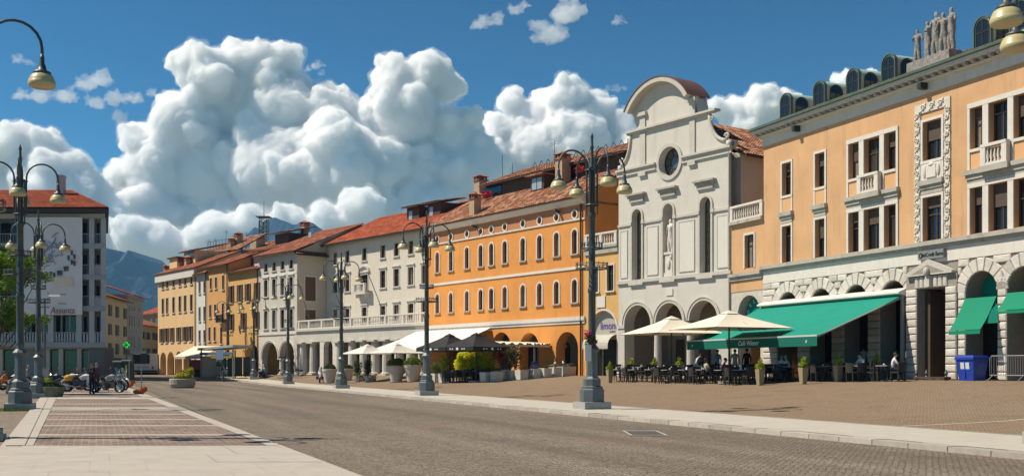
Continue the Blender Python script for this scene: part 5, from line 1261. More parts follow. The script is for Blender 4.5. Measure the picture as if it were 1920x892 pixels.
def lamp(pos, label, rz=R(21), skip_ground=False):
    o = empty('lamp_post', pos, rz, label, 'lamp post', 'street lamps with four hanging shades')
    for n in ('plinth', 'pedestal', 'pole', 'rod_cage', 'basket_hoop'): put(n, LM[n], o)
    put('basket_hoop', LM['basket_hoop2'], o)
    for k in range(4):
        a = put('arm', LM['arm'], o, rz=k*math.pi/2); put('cap', LM['cap'], a); put('shade', LM['shade'], a)
    return o
def lp(px, Y, dz=0): x = (px-CX)/F*Y; return Vector((x, Y, g(x, Y)+dz))
lamp(lp(1997, 19.4, .1), 'near lamp post at the right whose two yellow shades hang into the top corner', R(15))
lamp(lp(1110, 37, .1), 'tall lamp post standing on the pale walk before the church')
lamp(lp(800, 55.4, .1), 'lamp post on the pale walk before the orange house')
lamp(lp(640, 74.8, .1), 'lamp post on the walk beside the big round pot')
lamp(lp(540, 95.7, .1), 'lamp post before the grey-white corner house')
lamp(lp(476, 116, .1), 'lamp post before the dark arch of the shuttered house')
lamp(lp(428, 126, .1), 'farthest lamp post beside the bus shelter')
lamp(lp(-44, 22.4), 'lamp post just outside the left edge with one arm in the sky', R(25))
lamp(lp(38, 38.5), 'left lamp post with mossy plinth, nearest the brick strip')
lamp(lp(72, 54.5), 'left lamp post standing before the hanging banner', R(30))
# flowers on the church lamp
M_pink = mat('crimson_blossom', (.35, .02, .06), .8, .4, 9); M_leafd = leafmat('dark_leaf', (.04, .085, .02), .4, 6)
q = lp(1107, 36.75, 2.55); o = empty('flower_basket', q, 0, 'crimson flower basket tied to the lamp post before the church', 'flowers')
blob_leaf('blossom', [(-.08, 0, .1, .16, .14, .2), (.1, 0, -.1, .12, .1, .1)], M_pink, o, 160, .05, 5); blob_leaf('leaf', [(0, 0, -.1, .25, .2, .2)], M_leafd, o, 120, .06, 6)
MB().box(-.2, .02, -.2, .02, -.8, -.25).build('box', M_white, o)
# ---------------------------------------------------------------- single modern lamp and signs on the left
q = lp(84, 78); o = empty('street_light', q, 0, 'slim grey street light with one flat head before the banner', 'street light')
MB().lathe([(.1, 0), (.08, 1), (.06, 6.2), (.05, 6.6)], 8).build('pole', M_metal, o); MB().tube([(0, 0, 6.5), (.5, -.1, 6.75)], .04, 6).build('arm', M_metal, o)
MB().box(.35, 1.25, -.25, .05, 6.72, 6.86, .04).build('lamp_head', mat('light_grey_head', (.62, .63, .62), .4), o); MB().box(-.25, .25, -.2, .2, 0, 1.5, .03).build('cabinet', M_conc, o)
q = gpix(237, 716); q = lp(237, 128); o = empty('pharmacy_cross', q, 0, 'green lit pharmacy cross on a tall pole in the far street', 'sign')
MB().lathe([(.06, 0), (.05, 3.6)], 6).build('pole', M_metal, o)
mg = bpy.data.materials.new('green_glow'); nt, b = nodes(mg); b.inputs['Base Color'].default_value = (0, .2, .03, 1); b.inputs['Emission Color'].default_value = (0, 1, .12, 1); b.inputs['Emission Strength'].default_value = .55
MB().box(-.12, .12, -.1, .1, 3.5, 4.2).box(-.36, -.12, -.1, .1, 3.73, 3.97).box(.12, .36, -.1, .1, 3.73, 3.97).build('cross', mg, o); MB().box(-.06, .06, -.11, -.1, 3.6, 4.1).box(-.26, .26, -.112, -.101, 3.79, 3.91).build('dark_core', M_leafd, o)
# temporary signs weighted with orange bags
M_bag = mat('orange_bag', (.62, .13, .025), .6, .15, 5)
def temp_sign(px, py, label, sign):
    q = gpix(px, py); o = empty('temporary_sign', q, R(15), label, 'road sign', 'temporary road signs')
    MB().tube([(0, 0, 0), (0, 0, 2.4)], .03, 6).box(-.3, .3, -.03, .03, 0, .04).box(-.03, .03, -.3, .3, 0, .045).build('stand', mat('galvanised', (.35, .36, .37), .4, metal=.6), o)
    blk = MB().ball((-.12, -.02, .16), (.34, .22, .16), 10, 8).ball((.12, .05, .30), (.22, .2, .18), 10, 8).build('sandbag', M_bag, o, smooth=True)
    if sign: MB().box(-.05, .33, -.035, -.01, 1.75, 2.35).build('sign_panel', M_gutter, o)
    else: MB().box(-.05, .45, -.03, 0, .35, .6).build('sign_panel', M_bag, o)
temp_sign(265, 739, 'back of a road sign on a stand with orange sandbag at the strip corner', True)
temp_sign(242, 727, 'low orange sandbag stand behind the silver motorbike', False)
# litter containers on the far left
M_dgreen = mat('dark_green_bin', (.03, .05, .045), .5)
for px, w, h, lb in ((240, 1.0, 2.1, 'dark green litter container with yellow strip beside the bus'), (223, .9, 2.0, 'dark green litter container left of the pharmacy pole')):
    q = gpix(px, 716); o = empty('litter_container', q, 0, lb, 'container'); MB().box(-w/2, w/2, -.5, .5, 0, h, .06).build('body', M_dgreen, o); MB().box(-w/2-.05, w/2+.05, -.55, .55, h, h+.15, .1).build('lid', M_dgreen, o)
    if px == 240: MB().box(-.08, .08, -.52, -.49, .5, 1.7).build('yellow_strip', mat('yellow_paint', (.6, .5, .05), .6), o)
# round planters
M_yell = mat('yellow_blossom', (.55, .42, .02), .8, .3, 9); M_leafy = leafmat('yellow_green_leaf', (.30, .33, .03), .35, 5); M_leafm = leafmat('mid_leaf', (.085, .14, .025), .4, 5)
q = gpix(342, 727); o = empty('flower_planter', q, 0, 'oval stone planter with yellow flowers standing in the road', 'planter')
MB().lathe([(.80, 0), (.88, .1), (.96, .3), (.96, .42), (.92, .44), (.95, .48), (.96, .66), (.92, .72), (.78, .72), (.75, .5)], 22).build('bowl', mat('planter_stone', (.36, .31, .25), .85, .2, 4, .3, 20), o, smooth=False)
blob_leaf('flowers', [(0, 0, .9, .72, .65, .25), (.5, .1, 1.15, .35, .3, .3), (.65, 0, 1.35, .2, .2, .25), (.1, 0, 1.2, .2, .2, .2)], M_leafy, o, 1500, .09, 11); blob_leaf('blossom', [(0, -.05, .98, .7, .6, .2)], M_yell, o, 600, .06, 12)
q = gpix(100, 745); o = empty('low_planter', q, 0, 'round stone planter with dark plants beside the brick strip', 'planter')
MB().lathe([(.42, 0), (.52, .3), (.56, .55), (.50, .56), (.46, .45)], 16).build('bowl', mat('mossy_stone', (.13, .14, .10), .9, .3, 5), o); blob_leaf('foliage', [(0, 0, .62, .45, .45, .18)], M_leafd, o, 400, .07, 13)
q = gpix(86, 741); o = empty('shrub_planter', q, 0, 'yellow-green shrub in a planter behind the second left lamp', 'planter'); MB().lathe([(.35, 0), (.42, .4)], 12).build('bowl', MATS['mossy_stone'], o); blob_leaf('foliage', [(0, 0, .75, .5, .4, .35)], M_leafy, o, 500, .07, 14)
# bench end and kerb block at the left edge
q = gpix(-2, 826); o = empty('stone_block', q, R(10), 'low stone block at the left edge by the brick strip', 'block'); MB().box(-.25, .12, -.15, .15, 0, .14, .015).build('block', M_plinth, o)
# ---------------------------------------------------------------- bus shelter kiosk, stall
q = lp(424, 121); o = empty('bus_shelter', q, R(-35), 'glazed bus shelter with flat roof beside the farthest lamp', 'shelter')
M_shel = mat('shelter_metal', (.25, .26, .25), .5, metal=.3)
MB().add([(-3.0, -1.6, 3.25), (3.0, -1.6, 3.55), (3.0, 1.6, 3.55), (-3.0, 1.6, 3.25), (-3.0, -1.6, 3.5), (3.0, -1.6, 3.8), (3.0, 1.6, 3.8), (-3, 1.6, 3.5)], [(0, 3, 2, 1), (4, 5, 6, 7), (0, 1, 5, 4), (1, 2, 6, 5), (2, 3, 7, 6), (3, 0, 4, 7)]).build('roof', M_conc_l, o)
for x in (-2.7, 0, 2.7):
    for y in (-1.3, 1.3): MB().box(x-.06, x+.06, y-.06, y+.06, 0, 3.3).build('post', M_shel, o)
for x0 in (-2.6, -1.3, .1, 1.4): MB().box(x0, x0+1.15, 1.25, 1.29, .3, 2.5).build('glass_panel', mat('shelter_glass', (.10, .12, .12), .1), o)
MB().box(-2.9, -2.85, -1.3, 1.3, .2, 2.6).build('side_panel', mat('pale_board', (.42, .41, .36), .7), o); MB().box(-2.5, 2.5, .6, 1.1, .4, .5).build('seat', M_wood, o)
MB().box(-2.8, 2.8, -1.45, -1.38, 2.7, 3.0).build('blue_fascia', mat('blue_fascia', (.10, .17, .25), .6), o); MB().box(-1.0, 2.6, -1.4, -1.3, 2.35, 2.65).build('yellow_fascia', mat('ochre_fascia', (.35, .26, .05), .6), o)
q = lp(413, 116); o = empty('bus_stop_sign', q, R(-30), 'blue bus stop board on posts before the shelter', 'sign'); MB().box(-.05, .05, -.05, .05, 0, 3.3).build('post', M_shel, o)
MB().box(-.55, .55, -.1, -.05, 2.2, 3.3).build('board', mat('blue_board', (.16, .25, .38), .6), o); MB().box(-.5, .5, -.1, -.05, 1.5, 2.0).build('timetable', M_gutter, o)
q = lp(376, 130); o = empty('market_stall', q, R(-30), 'stall with sloping cream awning and red side before the narrow houses', 'stall')
MB().add([(-2.6, -1.8, 2.5), (2.2, -1.8, 2.5), (2.2, 1.5, 3.8), (-2.6, 1.5, 3.8), (-2.6, -1.8, 2.2), (2.2, -1.8, 2.2)], [(0, 1, 2, 3), (0, 4, 5, 1)]).build('awning', M_creamc, o)
MB().box(-.6, 2.2, -1.0, 1.2, .9, 2.1).build('red_counter', mat('red_panel', (.25, .035, .03), .6), o); MB().box(-.4, 2.0, -.8, 1, 0, .899).build('base', M_dark, o)
for x in (-2.5, 2.1): MB().tube([(x, -1.7, 0), (x, -1.7, 2.5)], .04, 5).build('post', M_metal, o)
# bollards near the shelter
q = lp(418.5, 110); o = empty('bollard', q, 0, 'short dark bollard on the walk before the shelter', 'bollard'); MB().lathe([(.14, 0), (.14, .7), (.17, .75), (.17, 1.05), (.05, 1.12)], 10).build('post', M_iron, o)
# ---------------------------------------------------------------- blue bin, barrier, fallen stand by the palace
M_blue = mat('blue_plastic', (.012, .045, .33), .4, .06, 3, spec=.5)
q = thing_local(RB, RB.S(1846), -.75, .98); q.z = g(q.x, q.y)
o = empty('waste_bin', q, RB.f.ang, 'large blue waste bin with white stickers under the small green awning', 'bin')
MB().add([(x*w, y*d, z) for z, w, d in ((.0, .42, .34), (.95, .52, .44)) for x, y in ((-1, -1), (1, -1), (1, 1), (-1, 1))], [(0, 3, 2, 1), (4, 5, 6, 7), (0, 1, 5, 4), (1, 2, 6, 5), (2, 3, 7, 6), (3, 0, 4, 7)]).build('body', M_blue, o)
MB().box(-.56, .56, -.49, .49, .95, 1.05).build('rim', M_blue, o); MB().box(-.55, .55, -.48, .48, 1.051, 1.14, .05).build('lid', M_blue, o)
for x in (-.27, .03): MB().add([(x, -(.34+.1053*z)-.008, z) for z in (.52, .82)]+[(x+.22, -(.34+.1053*z)-.008, z) for z in (.82, .52)], [(0, 1, 2, 3)]).build('sticker', mat('white_sticker', (.55, .6, .6), .5), o)
MB().box(-.04, .0, -.41, -.37, .1, .5).build('front_rib', M_blue, o)
q = thing_local(RB, RB.S(1917), -1.1, .98); q.z = g(q.x, q.y)
o = empty('crowd_barrier', q, RB.f.ang, 'grey steel crowd barrier at the right edge beside the bin', 'barrier'); M_galv = mat('galvanised', (.35, .36, .37), .4)
MB().tube([(-.75, 0, .25), (-.75, 0, 1.0), (-.65, 0, 1.1), (1.2, 0, 1.1), (1.3, 0, 1.0), (1.3, 0, .25)], .022, 6, True).build('frame', M_galv, o)
for k in range(15): MB().tube([(-.65+k*.13, 0, .27), (-.65+k*.13, 0, 1.08)], .009, 4).build('bar', M_galv, o)
for x in (-.55, 1.1): MB().tube([(x, -.35, .02), (x, 0, .28), (x, .35, .02)], .02, 5).build('foot', M_galv, o)
q = thing_local(RB, RB.S(1778), -1.0, .98); q.z = g(q.x, q.y)
o = empty('iron_stand', q, RB.f.ang, 'low dark iron stand lying on the ground before the portal', 'stand')
MB().box(-1.0, 1.0, -.2, .2, .06, .16).build('beam', M_wood, o); 
for x in (-1.0, -.35, .9): MB().lathe([(.1, 0), (.12, .12), (.05, .2), (.09, .32), (.02, .5)], 8, (x, 0, 0)).build('finial', M_iron, o)
for x in (-.1, .1, .6): MB().tube([(x, -.3, .02), (x+.15, 0, .12), (x+.3, .3, .02)], .02, 4).build('leg', M_galv, o)
# ---------------------------------------------------------------- awnings
def awning(B, s0, s1, zw, zf, out, y0=-.12, m=None, val=.42, label='', lettering=None, hood=True, posts=False, valm=None, dy=0):
    o = empty('awning', thing_local(B, 0, 0, 0), B.f.ang, label, 'awning')
    mb = MB(); n = 8; vs = []
    for k in range(n+1):
        t = k/n; sag = -.10*math.sin(math.pi*t)
        for s in [s0+(s1-s0)*j/10 for j in range(11)]: vs.append((s, y0-out*t, zw+(zf-zw)*t+sag))
    fs = [(k*11+j, k*11+j+1, k*11+j+12, k*11+j+11) for k in range(n) for j in range(10)]
    b = len(vs); vs2 = [(x, y, z-.012) for x, y, z in vs]
    mb.add(vs, fs).add(vs2, [tuple(reversed(f)) for f in fs]); mb.build('canvas', m, o)
    if out > 2: MB().box(s0, s1, y0-out-.03, y0-out+.03, zf-.03, zf+.05).build('front_bar', mat('pale_bar', (.50, .53, .50), .5), o)
    if val: v = MB().box(s0, s1, y0-out-.02, y0-out-.005, zf-val, zf-.03).build('valance', valm or m, o)
    if hood: MB().prismx([(0, zw-.1), (-.55, zw+.02), (-.55, zw+.10), (0, zw+.32)], s0-.05, s1+.1).build('top_hood', M_white, o)
    for s in (s0+.15, s1-.05) if out > 2 else (): MB().tube([(s, y0, zw-.12), (s, y0-out, zf-.05)], .05, 5).build('side_arm', mat('arm_grey', (.30, .31, .30), .5), o)
    if posts: MB().box(s1-.08, s1+.06, -.3, -.14, .95, zw).build('post', MATS['arm_grey'], o)
    if lettering:
        for txt, fr, sz in lettering: text_on(o, txt, sz, M_text_w, (s0+(s1-s0)*fr, y0-out-.025, zf-val*.5), .006, shear=.25)
    return o
awning(RB, RB.S(1434), RB.S(1699), 5.22, 3.08, 5.3, m=M_greenc, label='wide green awning over the café terrace before the palace', lettering=[('Café Wiener', .52, .36), ('»', .93, .3), ('»', .05, .3)], posts=True, valm=mat('dark_green_canvas', (.0, .12, .085), .8), val=.5)
awning(RB, RB.S(1813), RB.S(1872), 4.75, 3.25, .95, m=mat('arch_green_canvas', (.0, .20, .11), .8), val=.2, label='small green awning in the arch above the blue bin', hood=False)
awning(RB, RB.S(1893), RB.S(1952), 4.85, 4.05, .7, m=MATS['arch_green_canvas'], val=.16, label='small green awning cut by the right edge', hood=False)
awning(OB, OB.S(783), OB.S(922), 4.92, 3.05, 5.3, m=mat('white_canvas', (.80, .75, .64), .85, .04, 1), val=0, label='wide white awning on the left of the orange house', hood=False)
# ---------------------------------------------------------------- parasols
def parasol(pos, side, rim, apex, m, label, rz, group, polem=None, vent=True, val=.0, marks=None, base=True):
    o = empty('parasol', pos, rz, label, 'parasol', group); h = side/2
    mb = MB(); n = 8; top = []
    ang = [(1, 1), (-1, 1), (-1, -1), (1, -1)]
    for q in range(4):
        c0, c1 = Vector(ang[q]), Vector(ang[(q+1) % 4]); vs = []
        for i in range(n+1):
            t = i/n; w = t+(0)
            for j in range(n+1):
                p = (c0+(c1-c0)*(j/n))*h*(.10+.90*t); sag = -.10*math.sin(math.pi*j/n)*t+ .0
                z = apex+(rim-apex)*(t**.85)+(.10*math.sin(math.pi*j/n)*-1*0)+.07*math.sin(math.pi*t)*(-1)*math.sin(math.pi*j/n)
                vs.append((p.x, p.y, z))
        fs = [(i*(n+1)+j, i*(n+1)+j+1, (i+1)*(n+1)+j+1, (i+1)*(n+1)+j) for i in range(n) for j in range(n)]
        mb.add(vs, fs).add([(x, y, z-.012) for x, y, z in vs], [tuple(reversed(f)) for f in fs])
    mb.build('canopy', m, o, smooth=True)
    if vent: MB().add([(h*.17*x, h*.17*y, apex-.06) for x, y in ang]+[(0, 0, apex+.14)], [(0, 1, 4), (1, 2, 4), (2, 3, 4), (3, 0, 4)]).build('vent_cap', m, o)
    if val:
        for q in range(4):
            (x0, y0), (x1, y1) = ang[q], ang[(q+1) % 4]; v = MB().add([(x0*h, y0*h, rim), (x1*h, y1*h, rim), (x1*h, y1*h, rim-val), (x0*h, y0*h, rim-val)], [(0, 1, 2, 3)]).build('valance', m, o)
            if marks:
                mid = Vector(((x0+x1)/2*h, (y0+y1)/2*h)); nrm = mid.normalized(); t_ = Vector((-nrm.y, nrm.x))
                mk = MB()
                for off, rad in ((0, .10), (-.55, .05), (.55, .05), (-.8, .05), (.8, .05)):
                    c = mid+t_*off+nrm*.012; k = [(c+t_*rad*1.4*math.cos(a)).to_3d()+Vector((0, 0, rim-val*.5+rad*math.sin(a))) for a in [2*math.pi*i/10 for i in range(10)]]; mk.add(k, [tuple(range(10))])
                mk.build('printed_mark', M_text_w, v)
    pm = polem or M_wood
    MB().lathe([(.05, .05), (.045, apex+.1)], 8).build('pole', pm, o)
    for x, y in ang+[(1, 0), (0, 1), (-1, 0), (0, -1)]:
        MB().tube([(x*.06, y*.06, apex-.14), (x*h*.97, y*h*.97, rim-.035)], .018, 4).build('rib', pm, o)
    if base: MB().box(-.42, .42, -.42, .42, 0, .1, .02).build('base', M_plinth, o)
    return o
rzc = RB.f.ang
q1, q2 = pb(1259, 31.6), pb(1367, 31.1)
parasol(q1, 4.5, 3.52-q1.z, 4.45-q1.z, M_creamc, 'cream square parasol at the left of the church terrace', rzc, 'cream parasols of the church café')
parasol(q2, 4.7, 3.58-q2.z, 4.42-q2.z, M_creamc, 'cream square parasol overlapping the green awning', rzc, 'cream parasols of the church café')
M_blackc = mat('black_canvas', (.018, .018, .02), .8); M_greyc = mat('pale_grey_canvas', (.62, .60, .55), .85, .04, 1)
for px, py, side, lb in ((843, 717, 3.6, 'black parasol with white marks, left of the pair before the orange house'), (893, 716, 3.6, 'black parasol with white marks, right of the pair before the orange house')):
    q = gpix(px, py); parasol(q, side, 3.05-q.z, 4.0-q.z, M_blackc, lb, OB.f.ang+.1, 'black parasols before the orange house', M_gutter, True, .28, True)
for px, py, lb in ((689, 716, 'pale grey parasol at the left end before the white portico'), (744, 716, 'pale grey parasol touching the white awning')):
    q = gpix(px, py); parasol(q, 3.5, 2.75-q.z, 3.5-q.z, M_greyc, lb, OB.f.ang+.1, 'pale grey parasols before the portico', M_gutter)
# ---------------------------------------------------------------- tables and chairs
M_wick = mat('dark_wicker', (.035, .03, .028), .7, .3, 30); M_ttop = mat('table_top', (.33, .31, .28), .5); M_cup = mat('china', (.7, .7, .68), .3)
CHM = {}
mb = MB().box(-.24, .24, -.24, .24, .40, .46); CHM['seat'] = mb.me('seat', M_wick)
prof = [(-.24, .20), (-.14, .245), (0, .26), (.14, .245), (.24, .20)]
mb = MB()
for k in range(4):
    (x0, y0), (x1, y1) = prof[k], prof[k+1]; mb.add([(x0, y0, .44), (x1, y1, .44), (x1, y1+.05, .90), (x0, y0+.05, .90), (x0, y0+.035, .44), (x1, y1+.035, .44), (x1, y1+.085, .90), (x0, y0+.085, .90)], [(0, 1, 2, 3), (7, 6, 5, 4), (3, 2, 6, 7)]+([(0, 3, 7, 4)] if k == 0 else [])+([(1, 5, 6, 2)] if k == 3 else []))
CHM['backrest'] = mb.me('backrest', M_wick)
CHM['leg'] = MB().box(-.02, .02, -.02, .02, 0, .40).me('leg', M_wick)
CHM['armrest'] = MB().box(-.02, .02, -.22, .22, .62, .66).box(-.02, .02, -.22, -.18, .46, .62).me('armrest', M_wick)
def chair(pos, rz, label, group):
    o = empty('cafe_chair', pos, rz, label, 'chair', group); put('seat', CHM['seat'], o); put('backrest', CHM['backrest'], o)
    for x in (-.21, .21):
        for y in (-.21, .21): put('leg', CHM['leg'], o, (x, y, 0))
        put('armrest', CHM['armrest'], o, (x*1.1, 0, 0))
    return o
TB = {'top': MB().box(-.38, .38, -.38, .38, .72, .755).me('table_top', M_ttop), 'stem': MB().lathe([(.035, .04), (.03, .72)], 8).me('stem', M_wick), 'base': MB().box(-.28, .28, -.04, .04, 0, .04).box(-.04, .04, -.28, .28, .001, .045).me('base', M_wick)}
CUP = MB().lathe([(.02, 0), (.045, .03), (.05, .09)], 8).me('cup', M_cup); MENU = MB().box(-.06, .06, -.02, .02, 0, .16, .015).me('menu_card', M_cup)
rng = random.Random(12)
ORD = ['leftmost', 'second', 'third', 'fourth', 'fifth', 'sixth', 'seventh', 'eighth']
def wv(v, dx, dy): x, y = v.x+dx, v.y+dy; return Vector((x, y, g(x, y)))
def setting(pos, rz, k, n, where, tg, look, dirs, cups=2):
    nth = 'leftmost' if k == 0 else 'rightmost' if k == n-1 else ORD[k]
    frm = '' if k in (0, n-1) else ' from the left'
    o = empty('cafe_table', pos, rz, '%s café table%s %s' % (nth, frm, where), 'table', 'café tables '+tg); put('table_top', TB['top'], o); put('stem', TB['stem'], o); put('base', TB['base'], o)
    for q in range(cups):
        me, nm = ((CUP, 'cup'), (MENU, 'menu_card'))[q % 2]; c = put(nm, me, None, Vector(pos)+Vector((rng.uniform(-.25, .25), rng.uniform(-.25, .25), .755)), rng.uniform(0, 3))
        tag(c, 'small white %s on the %s table%s %s' % (nm.replace('_', ' '), nth, frm, where), nm.replace('_', ' '), '%ss %s' % (nm.replace('_', ' '), tg))
    for d in dirs:
        a = rz+d*math.pi/2+rng.uniform(-.15, .15); dx, dy = .62*math.cos(a), .62*math.sin(a)
        chair(wv(pos, dx, dy), a-math.pi/2, '%s chair %s %s table%s %s' % (look, ('right of', 'behind', 'left of', 'in front of')[d], nth, frm.replace('the ', ''), where), 'café chairs '+tg)
for k, px in enumerate((1163, 1193, 1224, 1256, 1288, 1322, 1357, 1392)):
    q = pb(px, 30.6+.1*(k % 3)); setting(q, rzc+rng.uniform(-.1, .1), k, 8, 'in front parasol row', 'in the front row', 'dark wicker', (0, 2, 3) if k % 2 else (0, 2, 1))
for k, px in enumerate((1172, 1206, 1240, 1276, 1312, 1348, 1386, 1420)):
    q = pb(px, 33.0); setting(q, rzc+rng.uniform(-.1, .1), k, 8, 'in row by the church', 'in the row by the church', 'dark wicker', (0, 2, 1))
for k, px in enumerate((1452, 1484, 1530, 1552, 1598, 1618, 1664)):
    q = pb(px, 33.4+.2*k); setting(q, rzc, k, 7, 'under the green awning', 'under the green awning', 'dark wicker', (0, 2, 3) if k % 2 else (0, 1, 2), 1)
for k, (px, py) in enumerate(((850, 716), (872, 715), (888, 714), (905, 711))):
    setting(gpix(px, py), OB.f.ang, k, 4, 'under the black parasols', 'under the black parasols', 'black', (0, 2, 3), 1)
for k, (px, py) in enumerate(((985, 706), (1015, 705), (1040, 703))):
    q = gpix(px, py)+Vector((1.5, 1.5, 0)); q.z = g(q.x, q.y); setting(q, OB.f.ang, k, 3, 'under the pergola', 'under the pergola', 'black', (0, 2, 3), 1)
# ---------------------------------------------------------------- planters with plants
M_tan = mat('tan_pot', (.30, .24, .14), .6, .1, 4); M_leafb = leafmat('bright_leaf', (.30, .36, .03), .35, 6)
TAN = MB().add([(x*w, y*w, z) for z, w in ((0, .155), (1.05, .235)) for x, y in ((-1, -1), (1, -1), (1, 1), (-1, 1))], [(0, 3, 2, 1), (4, 5, 6, 7), (0, 1, 5, 4), (1, 2, 6, 5), (2, 3, 7, 6), (3, 0, 4, 7)]).me('pot', M_tan)
def tallpot(q, label, seed, rz=0):
    o = empty('tall_planter', q, rz, label, 'planter', 'tall tapered planters of the café'); put('pot', TAN, o); o.scale = (.76, .76, .76)
    blob_leaf('foliage', [(0, 0, 1.22, .3, .3, .22), (.05, 0, 1.5, .16, .14, .24)], M_leafb, o, 260, .095, seed); blob_leaf('sprig', [(.02, 0, 1.55, .05, .05, .3)], M_leafm, o, 40, .06, seed+50)
for i, (px, py, lb) in enumerate(((1143, 717, 'tall tapered planter at the left end of the café beside the church'), (1425, 722, 'tan tapered planter between the two terraces below the parasol tip'), (1506, 719.5, 'tan tapered planter under the right corner of the green valance'), (1571, 714.8, 'tan tapered planter in the middle of the green awning terrace'), (1643, 711.8, 'tan tapered planter second from the palace portal'), (1691, 709.5, 'tan tapered planter beside the awning post at the portal'))):
    tallpot(gpix(px, py), lb, 20+i, RB.f.ang)
for i, (px, lb) in enumerate(((1184, 'yellow-green potted plant before the left church arch'), (1227, 'yellow-green potted plant before the first church column'), (1273, 'yellow-green potted plant before the middle church arch'))):
    tallpot(pb(px, 34.2), lb, 40+i, RB.f.ang)
M_concb = mat('concrete_box', (.52, .49, .43), .85, .12, 3, .2, 20, (.33, .30, .26), 1, .4)
BOXM = MB().box(-.34, .34, -.34, .34, 0, .7, -.02).me('box', M_concb)
bl = [(912, 715.5), (931, 714.5), (961, 711.5), (978, 711.3), (1002, 708.8), (1022, 707.5), (1041, 706), (1056, 704.5), (1068, 703.5), (943, 710), (818, 717), (834, 717)]
plants = [None, None, 'olive', None, None, None, None, None, None, 'maple', 'box', 'box2']
names_ = ['first concrete planter box right of the black parasols', 'second concrete planter box right of the black parasols', 'concrete box with a dark olive bush under the pergola', 'concrete planter box before the blue bag of the pergola', 'concrete planter box in the middle of the pergola', 'concrete planter box fourth from the right under the pergola', 'concrete planter box third from the right under the pergola', 'concrete planter box second from the right by the pergola post', 'rightmost concrete planter box beside the pergola post', 'concrete box with red maple at the left pergola post', 'concrete box with round clipped bush beside the awning', 'narrow concrete box with light bush beside the black chairs']
M_olive = leafmat('olive_leaf', (.065, .07, .03), .35, 5); M_maple = leafmat('maple_leaf', (.28, .045, .035), .3, 6)
for i, ((px, py), pl, nm) in enumerate(zip(bl, plants, names_)):
    q = gpix(px, py); o = empty('planter_box', q, OB.f.ang+rng.uniform(-.08, .08), nm, 'planter', 'concrete planter boxes of the orange café'); put('box', BOXM, o)
    if pl == 'olive': blob_leaf('foliage', [(0, 0, 1.7, .8, .7, .9)], M_olive, o, 900, .10, 60+i)
    elif pl == 'maple': blob_leaf('foliage', [(0, 0, 1.8, .9, .7, .7)], M_maple, o, 800, .10, 60+i); MB().tube([(0, 0, .7), (.1, 0, 1.8)], .04, 5).build('stem', M_wood, o)
    elif pl == 'box': blob_leaf('foliage', [(0, 0, 1.15, .5, .5, .45)], leafmat('clipped_leaf', (.09, .12, .02), .35, 6), o, 900, .06, 60+i)
    elif pl == 'box2': blob_leaf('foliage', [(.1, 0, 1.5, .45, .4, .75)], M_leafb, o, 600, .08, 60+i)
    else: blob_leaf('foliage', [(0, 0, .85, .36, .36, .12)], M_olive, o, 120, .06, 60+i)
# bright bushes behind the black parasols
for i, (px, py, w, h, lb) in enumerate(((868, 708, .72, 2.3, 'bright yellow-green bush left behind the black parasols'), (892, 708, .75, 2.2, 'bright yellow-green bush in the middle behind the black parasols'), (914, 707, .75, 2.3, 'bright yellow-green bush right behind the black parasols'), (938, 706, .6, 2.4, 'green bush hanging over the left pergola end'))):
    q = gpix(px, py+(3 if i < 3 else 0)); q.z = g(q.x, q.y); o = empty('bush', q, 0, lb, 'bush', 'bright bushes of the orange café'); MB().lathe([(.35, 0), (.42, .5)], 10).build('pot', M_tan, o)
    blob_leaf('foliage', [(0, 0, h*.5, w, .8, h*.32), (.1, 0, h*.78, w*.8, .7, h*.2)] if i < 3 else [(0, 0, h*.8, w, .8, h*.16)], leafmat('lime_leaf', (.52, .56, .03), .3, 4, .5), o, 2200, .12, 70+i)
# big round pots
M_pot = mat('pale_pot', (.52, .47, .40), .8, .06, 2, .1, 10); M_bush = leafmat('round_bush_leaf', (.11, .17, .02), .4, 4)
POT = MB().lathe([(.42, 0), (.45, .04), (.70, 1.15), (.74, 1.16), (.76, 1.38), (.68, 1.39), (.66, 1.2)], 22).me('pot', M_pot, False)
for i, (px, py, s, lb) in enumerate(((743, 716.5, 1.0, 'big pale round pot with clipped bush, left of the touching pair'), (774, 715.5, 1.0, 'big pale round pot with clipped bush, right of the touching pair'), (618, 718, .95, 'big pale round pot with low bush beside the white chair'), (652, 713, .8, 'grey round pot with low bush behind the lamp post'))):
    q = gpix(px, py); o = empty('round_pot', q, 0, lb, 'planter', 'big round pots'); o.scale = (s, s, s); put('pot', POT, o)
    blob_leaf('bush', [(0, 0, 1.5, .82, .82, .5), (.1, .1, 1.72, .5, .5, .3)] if i < 2 else [(0, 0, 1.45, .62, .62, .42)], M_bush if i < 2 else leafmat('dull_bush_leaf', (.055, .085, .015), .4, 5), o, 2600, .075, 80+i)
for i, (px, py, lb) in enumerate(((671, 716, 'tall dark cypress in a small pot, left of the pair'), (690, 716, 'tall dark cypress in a small pot, right of the pair'))):
    q = gpix(px, py); o = empty('potted_cypress', q, 0, lb, 'plant', 'potted cypresses'); MB().lathe([(.2, 0), (.28, .42), (.24, .42)], 12).build('pot', M_pot, o)
    blob_leaf('foliage', [(0, 0, .85, .36, .36, .45), (0, 0, 1.5, .40, .4, .55)], leafmat('cypress_leaf', (.03, .065, .015), .4, 6), o, 1300, .06, 90+i)
for i, (px, lb) in enumerate(((680, 'small white flowers in a pot between the cypresses'), (700, 'small white flowers in a pot right of the cypresses'))):
    q = gpix(px, 715); o = empty('flower_pot', q, 0, lb, 'flowers'); MB().lathe([(.2, 0), (.27, .3)], 10).build('pot', M_inner_c, o); blob_leaf('blossom', [(0, 0, .45, .35, .3, .2)], M_cup, o, 90, .05, 95+i); blob_leaf('leaf', [(0, 0, .4, .35, .3, .2)], M_leafd, o, 140, .06, 97+i)
